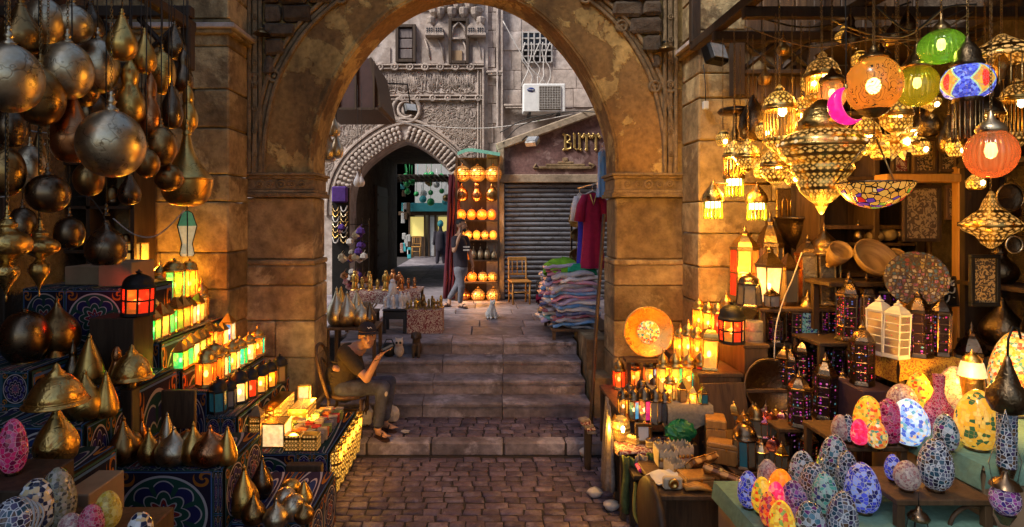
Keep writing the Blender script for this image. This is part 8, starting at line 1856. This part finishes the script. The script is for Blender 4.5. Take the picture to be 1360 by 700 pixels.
cp = MB(); cp.ell(q(0,-.014,.052), (.094*1.1,.112*1.1,.085*1.1), 20, 12, rot=R); cp.f = [f for f in cp.f if min((Vector(cp.v[i])-q(0,-.01,.045)).dot(q(0,0,1)-q(0,0,0)) for i in f) > -.004]; cp.m = [0]*len(cp.f); cp.sm = [True]*len(cp.f)
o = sub(cp, O).build('cap', M['cap'], man); vs = []
for j in range(5):
    for i in range(9): a = -1.15+2.3*i/8; rr_ = 1+.62*j/4*cos(a*.9); vs.append(q(.094*sin(a)*(1+.05*j), .105*cos(a)*rr_, .050-.004*j+.010*cos(a*2)*j/4)-O)
mb = MB(); mb.add(vs, [(j*9+i, j*9+i+1, j*9+i+10, j*9+i+9) for j in range(4) for i in range(8)], 0, True); b_ = mb.build('brim', M['cap'], o); b_.modifiers.new('s', 'SOLIDIFY').thickness = .006
sub(MB().tube([q(-.022,.105,.085), q(-.008,.107,.098), q(.008,.107,.088), q(.022,.104,.102)], [.003,.006,.005,.002], 6), O).build('emblem', M['white'], o)
for a in (-1, 1): sub(MB().ell(q(a*.068,-.03,.012), (.018,.045,.032), 10, 7, rot=R), O).build('hair', M['hair'], man)
face(man, q, R, 1.14, O)
ph = P(514, 462.5, 6.13); t = thing('phone', 'dark phone in the hand of the seated man', 'phone', ph); t.rotation_euler = (.1, -.42, .25); MB().box((0,0,.0), (.15,.075,.010), bev=.003).build('case', M['blackplastic'], t); MB().box((0,0,.0058), (.138,.066,.001)).build('screen', M['pane_dk'], t)
sub(MB().tube([wN.lerp(eN, .12)+Vector((.032*cos(a), .032*sin(a)*.9, .012*cos(a))) for a in [2*pi*i/14 for i in range(14)]], .006, 6, closed=True), O).build('bracelet', M['black'], man)
chair('bentwood chair with hooped back under the seated man', (P(463, 520, 6.42).x, 6.42, .152), -pi/2, 'wood', 1.08, bent=True, seat_h=.42, back_h=.90)
# walking man with phone at his ear
O = P(607, 407, 10.9); O.z = .855
wk = thing('person', 'walking man in dark tee and grey trousers with phone at his ear', 'person', O); W = lambda px, py, d=0: P(px, py, 10.9+d)
hd = W(613, 299); fd = Vector((1, -.35, -.05)); body = MB(); q, R = headgeo(body, hd, fd, 1.0); nk = W(610, 312); ch = W(611, 325); pel = W(612, 354)
cap(body, hd-Vector((.0,0,.06)), nk, .05, .055); cap(body, ch, pel, .12, .12); sN, sF = W(604, 318, -.14), W(618, 317, .14); eN, wN = W(603, 333, -.22), W(611, 312, -.17); eF, wF = W(624, 336, .16), W(628, 353, .05)
for a, b, c in ((sN, eN, wN), (sF, eF, wF)): cap(body, nk, a, .06, .06); cap(body, a, b, .052, .042); cap(body, b, c, .040, .028)
hand(body, wN, W(612, 304, -.13)-wN, Vector((-.3,-1,0)), .085, .6, 1); hand(body, wF, W(629, 361, .03)-wF, Vector((1,-.3,0)), .085, .4, -1)
jn = MB(); cap(jn, pel, pel+Vector((0,0,-.06)), .135, .14)
for h, k_, an, to in ((W(609, 360, -.09), W(613, 381, -.12), W(611, 401, -.02), W(618, 406, -.14)), (W(615, 360, .09), W(607, 380, .05), W(597, 396, .1), W(592, 404, .06))):
    to.z = .855+.045; cap(body, h, k_, .075, .055); cap(body, k_, an, .052, .034); foot(body, Vector((an.x, an.y, max(an.z, .97))), to)
    cap(jn, h, k_, .094, .068); cap(jn, k_, k_.lerp(an, .95), .067, .050); sandal(wk, Vector((an.x, an.y, .885)), Vector((to.x, to.y, .885)), O)
remeshed('body', sub(body, O), M['skin'], .009, wk, 4)
sh = MB(); sh.ell(ch, (.125,.18,.16), 14, 10); cap(sh, ch, pel+Vector((0,0,.02)), .135, .142); cap(sh, nk-Vector((0,0,.05)), ch, .07, .12)
for a, b in ((sN, eN), (sF, eF)): cap(sh, nk-Vector((0,0,.05)), a, .068, .072); cap(sh, a, a.lerp(b, .6), .072, .064)
remeshed('tee_shirt', sub(sh, O), M['tee_dk'], .012, wk, 4); remeshed('trousers', sub(jn, O), M['greyjean'], .012, wk, 4)
mb = MB(); mb.ell(q(0,-.022,.045), (.084,.102,.088), 16, 10, rot=R); mb.f = [f for f in mb.f if min((Vector(mb.v[i])-q(0,0,0)).dot(q(0,-.5,1)-q(0,0,0)) for i in f) > .028]; mb.m = [0]*len(mb.f); mb.sm = [True]*len(mb.f); sub(mb, O).build('hair', M['hair'], wk)
face(wk, q, R, 1.0, O, True); ph = W(611.5, 306, -.15); t = thing('phone', 'phone at the ear of the walking man', 'phone', ph); t.rotation_euler = (.2, .25, .2); MB().box((0,0,0), (.012,.07,.14), bev=.003).build('case', M['blackplastic'], t)
for i in range(3): sub(MB().box(W(618, 328+i*4, -.14)+Vector((.02,-.02,0)), (.12,.012,.03)), O).build('shirt_print', M['wire_w'], wk) if i < 2 else None
# figure far down the street
O = P(585, 352, 21.5); O.z = .83; t = thing('person', 'distant dark-clothed person with a turquoise scarf in the far street', 'person', O); mb = MB(); cap(mb, (0,0,1.1), (0,0,.6), .17, .2); cap(mb, (-.08,0,.6), (-.12,0,.08), .1, .07); cap(mb, (.08,0,.6), (.13,.05,.08), .1, .07); cap(mb, (-.2,0,1.2), (-.26,0,.75), .06, .045); cap(mb, (.2,0,1.2), (.24,-.1,.78), .06, .045); cap(mb, (0,0,1.15), (0,0,1.4), .1, .06); mb.ell((0,0,1.5), (.09,.1,.12), 12, 8); remeshed('body', mb, M['tee_dk'], .02, t, 3); MB().ell((0,0,1.52), (.115,.125,.14), 12, 8).build('headscarf', M['turq'], t)
# black and white cat sitting on the paving
D = 9.75; t = thing('cat', 'black and white cat sitting on the paving of the upper court', 'cat', (PX(653, D), D, .852), .25, None, 1.05)
cm = NT('cat_fur'); x, y, z = cm.sep(cm.obj()); n_ = cm.noise(cm.obj(), 14, 3); cm.set(col=cm.mix(((y*3+z*1.4+n_*.5-.05*0) > .60), (.62,.60,.57), (.012,.011,.011)), rough=.9); cm.bump(cm.noise(cm.obj(), 160, 3), .5, .01)
mb = MB(); mb.ell((0,.03,.09), (.075,.095,.09), 14, 10); cap(mb, (0,.02,.10), (0,-.035,.19), .075, .052); cap(mb, (0,-.035,.19), (0,-.05,.235), .045, .04); mb.ell((0,-.065,.255), (.047,.048,.042), 14, 10); mb.ell((0,-.105,.243), (.022,.018,.016), 8, 6)
for s in (-1, 1):
    cap(mb, (s*.032,-.055,.15), (s*.034,-.075,.03), .026, .017); cap(mb, (s*.034,-.075,.02), (s*.036,-.11,.015), .018, .015); mb.ell((s*.065,.03,.055), (.035,.07,.055), 10, 8); cap(mb, (s*.07,.0,.015), (s*.072,-.05,.014), .017, .014); cap(mb, (s*.028,-.06,.285), (s*.036,-.055,.318), .018, .004)
mb.tube(smooth_poly([(0,.11,.03), (.10,.12,.018), (.14,.05,.018), (.13,-.03,.018)], 4), .013, 7); remeshed('body', mb, cm.mat, .0065, t, 3)
for s in (-1, 1): MB().ell((s*.019,-.108,.262), (.007,.004,.007), 8, 6).build('eye', M['leafglass'], t)
# ---------------------------------------------------------------- small things on the stairs and the left court stall
z = .678; t = thing('owl_figurine', 'pale carved owl figurine on the top step', 'figurine', (X(530, 7.72), 7.72, z)); mb = MB(); mb.ell((0,0,.09), (.07,.055,.095), 12, 10); mb.ell((0,-.01,.20), (.062,.05,.055), 12, 8); [cap(mb, (s*.035,-.01,.24), (s*.05,-.01,.27), .018, .006, 8) for s in (-1, 1)]; remeshed('body', mb, M['facade'], .009, t, 2)
for s in (-1, 1): MB().ell((s*.025,-.058,.205), (.017,.01,.017), 8, 6).build('eye', M['hair'], t)
t = thing('dog_figurine', 'dark seated dog figurine on the top step', 'figurine', (X(553, 7.72), 7.74, z)); mb = MB(); mb.ell((0,.03,.10), (.075,.09,.10), 12, 10); cap(mb, (0,.02,.12), (0,-.02,.25), .07, .05); mb.ell((0,-.04,.30), (.05,.055,.05), 12, 8); cap(mb, (0,-.07,.29), (0,-.12,.275), .03, .022)
for s in (-1, 1): cap(mb, (s*.035,-.05,.16), (s*.035,-.08,.02), .025, .02); cap(mb, (s*.05,-.03,.32), (s*.065,-.03,.26), .018, .012)
remeshed('body', mb, M['wood_dk'], .009, t, 2)
t = thing('bag', 'black bag behind the hand of the seated man on the step', 'bag', (X(516, 7.74), 7.76, z)); mb = MB(); mb.ell((0,0,.09), (.11,.06,.10), 12, 8); remeshed('body', mb, M['black'], .012, t, 2); MB().tube([(-.06,0,.17),(-.03,0,.23),(.04,0,.23),(.07,0,.16)], .008, 6).build('handle', M['black'], t)
for px, py, D, s_, lb in ((521, 541, 6.75, .10, 'white crumpled bag standing on the platform by the stairs'), (539, 567, 6.4, .06, 'flat white paper scrap on the platform'), (484, 562, 6.62, .13, 'pale bag under the bentwood chair')):
    mb = MB(); rr = random.Random(int(px)); mb.ell((0,0,0), (s_*.8,s_*.5,s_), 9, 6); mb.v = [(x+rr.uniform(-.02,.02), y, max(z+rr.uniform(-.02,.02), -s_*.8)+s_*.8) for x, y, z in mb.v]; mb.sm = [False]*len(mb.f); o = mb.build('paper_bag', M['wire_w']); o.location = (X(px, D), D, .155); o.scale.z = .25 if 'flat' in lb else 1; tag(o, lb, 'bag')
table('low wooden table of silver teardrop lamps behind the seated man', -2.02, -1.36, 7.36, 7.86, 1.14, 'wood', None, z0=.50)
for i, (px, py, wp, hp, kd, mt, lb) in enumerate([(447,432,26,52,'tear','silver','pale silver teardrop lamp at the left of the table behind the seated man'),(453,424,22,48,'cone','gold','golden cone lamp behind the silver teardrops'),(461,432,28,46,'tear','silver','round bellied silver teardrop in front on the table behind the seated man'),(474,424,24,44,'cone','silver','slim silver cone lamp on the table behind the seated man'),(480,432,24,34,'onion','silver','squat silver onion on the table behind the seated man'),(491,430,18,32,'tear','darkmetal','dark teardrop lamp at the right end of the table behind the seated man')]):
    D = 7.5 if py > 428 else 7.72; k = D/F; vessel('metal_lamp', lb, 'lamp', (X(px, D), D, 1.143), kd, wp*k, hp*k, mt)
stool('dark blue plastic stool carrying the white statuettes', (X(526, 8.62), 8.62, .852), 1, 'blackplastic', .36, .36)
box_thing('patterned_box', 'red patterned cloth box of small brass wares at the court stall', 'box', X(541,8.5), X(588,8.5), 8.42, 8.8, .85, 1.20, M['redprint'])
table('long table of statuettes and small brass wares at the court stall', X(470,9.1), X(560,9.1), 8.86, 9.5, 1.42, 'wood_dk', 'redprint', z0=.85)
MB_ = lambda: MB()
M['plasterwhite'] = m_simple('white_plaster', (.66,.62,.62), .6, 0, 20, .2)
rr = random.Random(77)
def statuette(lb, p, h, mat, cat='statuette', nm='statuette'):
    t = thing(nm, lb, cat, p, rr.uniform(0, 6)); mb = MB(); w_ = h*.2; mb.lathe([(w_*1.2,0),(w_*1.2,h*.06),(w_*.8,h*.09)], 10); cap(mb, (0,0,h*.15), (0,0,h*.5), w_*.8, w_*.6, 8); cap(mb, (0,0,h*.5), (0,0,h*.72), w_*.7, w_*.75, 8); mb.ell((0,0,h*.9), (w_*.5,w_*.5,h*.1), 8, 6); cap(mb, (w_*.7,0,h*.7), (w_*.9,-w_*.4,h*.45), w_*.3, w_*.2, 6); cap(mb, (-w_*.7,0,h*.7), (-w_*.8,w_*.3,h*.45), w_*.3, w_*.2, 6); mb.build('figure', M[mat], t); return t
statuette('tall white bust statuette standing highest among the white figures', (X(521, 8.62), 8.66, 1.215), .42, 'plasterwhite')
for i in range(9): statuette('white plaster statuette, %s along the crowd of white figures on the stool' % ORD[i], (X(512+i*3.6, 8.55), 8.50+.10*(i % 3), 1.215), rr.uniform(.13, .24), 'plasterwhite')
for i in range(12): statuette('small brass figure, %s from the left on the red patterned box' % ORD[i], (X(542+i*3.9, 8.55), 8.47+.1*(i % 3), 1.203), rr.uniform(.10, .2), rr.choice(['antique','gold','bronze']))
for i in range(12): statuette('small %s figure, %s from the left on the long stall table' % ('copper' if i > 6 else 'gilt', ORD[i]), (X(474+i*6.8, 9.1), 8.95+.16*(i % 3), 1.423), rr.uniform(.16, .32), 'copper' if i > 6 else 'gold')
for i in range(6): 
    t = thing('fan_rack', 'fan of pale blades standing on the court stall table, %s from the left' % ORD[i], 'fan', (X(462+i*6, 8.3), 8.3, 1.20)); 
    for s in range(5): a = -.8+.4*s; MB().tube([(0,0,0),(.13*sin(a),0,.13*cos(a)+.02)], [.006,.014], 4).build('blade', M['canvas'], t)
table('dark shelf under the pale fans at the court stall', X(452,8.3), X(500,8.3), 8.1, 8.6, 1.197, 'wood_dk', None, z0=.85)
t = thing('necklace_stand', 'purple display stand hung with rows of necklaces left of the portal', 'display stand', (X(450, 9.2), 9.3, .85)); M['purple'] = m_simple('purple_velvet', (.08,.03,.22), .9)
MB().box((0,.04,1.1), (.28,.05,2.2)).build('board', M['black'], t); MB().box((.0,-.02,PZ(258,9.2)-.85), (.24,.14,.26), bev=.02).build('box', M['purple'], t)
for r in range(7):
    for c in (-1, 1): z0 = PZ(273+r*7, 9.2)-.85; MB().tube([(c*.065-.055,-.03,z0),(c*.065-.03,-.05,z0-.08),(c*.065,-.06,z0-.10),(c*.065+.03,-.05,z0-.08),(c*.065+.055,-.03,z0)], .012, 5).build('necklace', M[['gold','wire_w','silver','antique'][(r+c) % 4]], t)
for i in range(34):
    px, py = 452+rr.uniform(0, 30), 300+rr.uniform(0, 85); px += max(0, (py-330)*.12); D = 9.0+rr.uniform(0, .3); mb = MB(); s_ = rr.uniform(.04, .075); mb.lathe([(0,-s_),(s_,-s_*.3),(s_*.8,s_*.5),(0,s_)], 6, sm=False); mb.tube([(0,0,s_),(0,.12,s_*1.5)], .004, 4); o = mb.build('trinket', M[rr.choice(['silver','canvas','copper','pinktin','wire_w','purple'])]); o.location = P(px, py, D); tag(o, 'small glinting trinket hanging on the necklace rack left of the portal', 'trinket', 'trinkets on the necklace rack')
t = thing('trinket_rack', 'dark mesh rack behind the hanging trinkets left of the portal', 'rack', (X(468, 9.45), 9.45, .85)); 
for i in range(6): MB().box((-.28+.11*i,0,.85), (.012,.012,1.7)).build('bar', M['black'], t); MB().box((0,0,.2+.28*i), (.58,.012,.012)).build('rail', M['black'], t)
t = thing('awning', 'dark red sheet awning with fringe high on the left beyond the arch', 'awning', P(470, 118, 9.6)); mb = MB(); a = 9.6/F; mb.prism([(-45*a,-26*a),(33*a,-26*a),(20*a,40*a),(-45*a,40*a)], -.02, .02); M['maroon'] = m_simple('maroon_sheet', (.07,.035,.035), .8, 0, 4, .4); mb.build('front_sheet', M['maroon'], t); MB().prism([(33*a,-26*a),(37*a,-24*a),(23*a,42*a),(20*a,40*a)], -.02, 1.6).build('side_sheet', M['wood_dk'], t); MB().box((-6*a,.7,-27*a), (78*a,1.5,.04)).build('underside', M['wood_dk'], t)
for i in range(4): MB().box((-45*a+i*24*a,-.04,4*a), (.03,.03,64*a)).build('rib', M['wood_dk'], t)
for px, py, wp, hp, lb in ((436,198,24,36,'white hanging teardrop lamp at the left springing of the arch'),(447,196,18,30,'pale gold teardrop lamp behind the white one at the arch'),(444,170,16,24,'small silver lamp above the white teardrop at the arch'),(475,240,11,17,'white egg lamp on a long string before the portal'),(480,241,9,14,'smaller white egg lamp on the string before the portal')):
    D = 8.9 if px > 470 else 8.4; k = D/F; hanging('hanging_lamp', lb, P(px, py, D), 'pear', wp*k, hp*k, 'silver' if px < 470 else 'plasterwhite', P(0, 112, D).z, None)
# ---------------------------------------------------------------- garment stall at the right of the court
table('low wooden bench under the piles of wrapped shawls', .98, 1.86, 7.98, 9.1, 1.0, 'wood', None, z0=.85)
SHC = {'white': (.68,.66,.70), 'sky blue': (.10,.28,.62), 'lilac': (.40,.32,.52), 'black': (.03,.03,.04), 'pink': (.55,.22,.36), 'maroon': (.22,.03,.06), 'grey': (.34,.33,.38), 'navy': (.04,.05,.18), 'teal': (.05,.32,.34)}
for k, v in SHC.items():
    n_ = NT('shawl_'+k.replace(' ', '_')); st_ = (n_.sep(n_.obj())[1]*60+n_.noise(n_.obj(), 5, 2)*8).m('SINE') > .5; n_.set(col=n_.mix(st_*.45, v, tuple(min(1, x*.4+.3) for x in v)), rough=.35, coat=.5); n_.bump(n_.noise(n_.obj(), 26, 4), .9, .02); M['sw_'+k] = n_.mat
rr = random.Random(15); STK = ['front stack', 'middle stack', 'back stack']
for sI, (x0, y0, n_, dx) in enumerate(((1.36, 8.22, 16, .30), (1.26, 8.62, 17, .32), (1.26, 8.95, 15, .32))):
    z = 1.003; pv = 'bench'; seen = set()
    for j in range(n_):
        k = rr.choice([c for c in list(SHC)+['white', 'lilac', 'sky blue', 'white'] if c != pv and (c, pv) not in seen]); seen.add((k, pv)); h_ = rr.uniform(.045, .065); mb = MB(); nx, ny = 10, 4; vs = []
        w_, d_ = .62+rr.uniform(-.05,.05), .34
        pr = [(-.5,.5),(-.5,.15),(-.46,0),(.46,0),(.5,.2),(.5,.8),(.46,1),(-.46,1)]
        for i in range(nx+1):
            x = -w_/2+w_*i/nx; e = 1-.35*(abs(i/nx-.5)*2)**6
            for (yy, zz) in pr: vs.append((x, yy*d_+.012*sin(i*1.3+j), (zz*h_)*e+.012*sin(i*.9+j*.5)-.03*(i/nx-.5 < -.3)))
        m_ = len(pr); mb.add(vs, [(i*m_+q_, (i+1)*m_+q_, (i+1)*m_+(q_+1) % m_, i*m_+(q_+1) % m_) for i in range(nx) for q_ in range(m_)]+[tuple(range(m_)), tuple(range(nx*m_, nx*m_+m_))[::-1]], 0, True)
        o = mb.build('folded_shawl', M['sw_'+k]); o.location = (x0+rr.uniform(-.07,.03), y0, z); o.rotation_euler = (0, rr.uniform(-.09,.09), rr.uniform(-.22,.22)); z += h_*.92
        tag(o, '%s folded shawl lying on %s in the %s' % (k, 'the bench' if pv == 'bench' else 'a %s one' % pv, STK[sI]),  'shawl', 'folded shawls in wrapping'); pv = k
def cloth_heap(nm, lb, p, r, mat, seed):
    rr = random.Random(seed); mb = MB(); n = 18; vs = []
    for j in range(7):
        for i in range(n): a = 2*pi*i/n; q_ = j/6; rad = r*sin(min(q_*1.25, 1)*pi/2)*(1+.18*sin(a*5+seed)+.1*sin(a*9)); vs.append((rad*cos(a), rad*sin(a)*.6, r*.34*(1-q_**1.5)+.035*sin(a*4+q_*5)*sin(a*3+q_*9)-.12*q_*q_*(1+.5*sin(a*3))))
    mb.add(vs, [(j*n+i, (j+1)*n+i, (j+1)*n+(i+1) % n, j*n+(i+1) % n) for j in range(6) for i in range(n)], 0, True); o = mb.build(nm, M[mat]); o.location = p; tag(o, lb, 'garment')
M['limegreen'] = m_simple('lime_cloth', (.22,.55,.02), .8, 0, 16, .4, .5); M['jade'] = m_simple('jade_cloth', (.01,.40,.20), .8, 0, 16, .4, .5); M['crimson'] = m_simple('crimson_cloth', (.36,.008,.06), .85, 0, 14, .3, .4); M['cobalt'] = m_simple('cobalt_cloth', (.025,.025,.42), .85, 0, 14, .3, .4)
cloth_heap('garment', 'bright lime green garment heaped on the shawl pile', (1.20, 8.6, 1.86), .26, 'limegreen', 1); cloth_heap('garment', 'jade green garment heaped right of the lime one', (1.46, 8.4, 1.82), .20, 'jade', 2); cloth_heap('garment', 'dark red bag of cloth at the left of the shawl pile', (1.08, 8.9, 1.35), .22, 'crimson', 3)
def dress(lb, px, py0, py1, D, mat, wpx, seed, sleeve=True):
    t = thing('dress', lb, 'dress', P(px, py0, D)); L = (py1-py0)*D/F; w0 = wpx*D/F; n = 24; vs = []; m_ = 9
    for j in range(m_):
        q_ = j/(m_-1); w_ = w0*(.42+.25*(1-q_)**3+.5*q_)
        for i in range(n): a = 2*pi*i/n; vs.append((w_*cos(a)*.5*(1+.05*sin(a*7+seed)*q_), (.05+.06*q_)*sin(a)*(1+.35*sin(a*6+seed)*q_), -L*q_-.03*abs(cos(a))*(1-q_)))
    mb = MB(); mb.add(vs, [(j*n+i, (j+1)*n+i, (j+1)*n+(i+1) % n, j*n+(i+1) % n) for j in range(m_-1) for i in range(n)], 0, True); mb.build('gown', M[mat], t)
    if sleeve:
        for s in (-1, 1): MB().tube([(s*w0*.26,0,-.04),(s*w0*.42,-.02,-.18),(s*w0*.5,-.02,-.42)], [.05,.065,.08], 10).build('sleeve', M[mat], t)
    MB().tube([(-w0*.25,0,-.02),(0,0,.03),(w0*.25,0,-.02)], .01, 6).build('hanger', M['white'], t); MB().tube([(0,0,.03),(0,0,.10),(.02,0,.12)], .005, 5).build('hook', M['steel'], t)
    if mat == 'crimson': MB().tube([(-w0*.12,-.06,-.02),(0,-.075,-.18),(w0*.12,-.06,-.02)], .012, 5).build('trim', M['gold'], t)
dress('crimson dress with gold neck trim hanging by the arch', 787, 256, 356, 8.35, 'crimson', 36, 1); dress('cobalt blue dress hanging behind the crimson one', 776, 290, 366, 8.5, 'cobalt', 26, 2, False); dress('white garment on a hanger left of the crimson dress', 770, 258, 292, 8.8, 'sw_white', 14, 3); dress('chequered blue scarf dress hanging against the arch jamb', 800, 200, 262, 8.2, 'sw_sky blue', 18, 4, False)
p0 = P(768, 250, 8.8); tag(MB().tube([p0, P(815, 238, 8.1)], .014, 7).build('clothes_rail', M['steel']), 'steel rail from which the dresses hang', 'rail')
t = thing('rack_post', 'thin dark rack post with hanging brass pans before the shutter', 'post', (X(759, 9.3), 9.3, .85)); MB().box((0,0,.95), (.03,.03,1.9)).build('post', M['black'], t)
for i, (px, py, r_) in enumerate(((765,292,10),(767,312,9),(766,340,10))): k = 9.2/F; tt = thing('brass_pan', '%s round brass pan on the thin rack post' % ['upper','middle','lower'][i], 'pan', P(px, py, 9.2)); MB().lathe([(0,0),(r_*k*.8,0),(r_*k,.03),(r_*k*1.04,.028),(r_*k*.8,-.012),(0,-.012)], 20, ax=Matrix.Rotation(pi/2, 3, 'X')).build('pan', M['gold' if i == 0 else 'antique'], tt); MB().tube([(0,0,r_*k),(0,.03,r_*k+.1)], .008, 5).build('handle', M['antique'], tt)
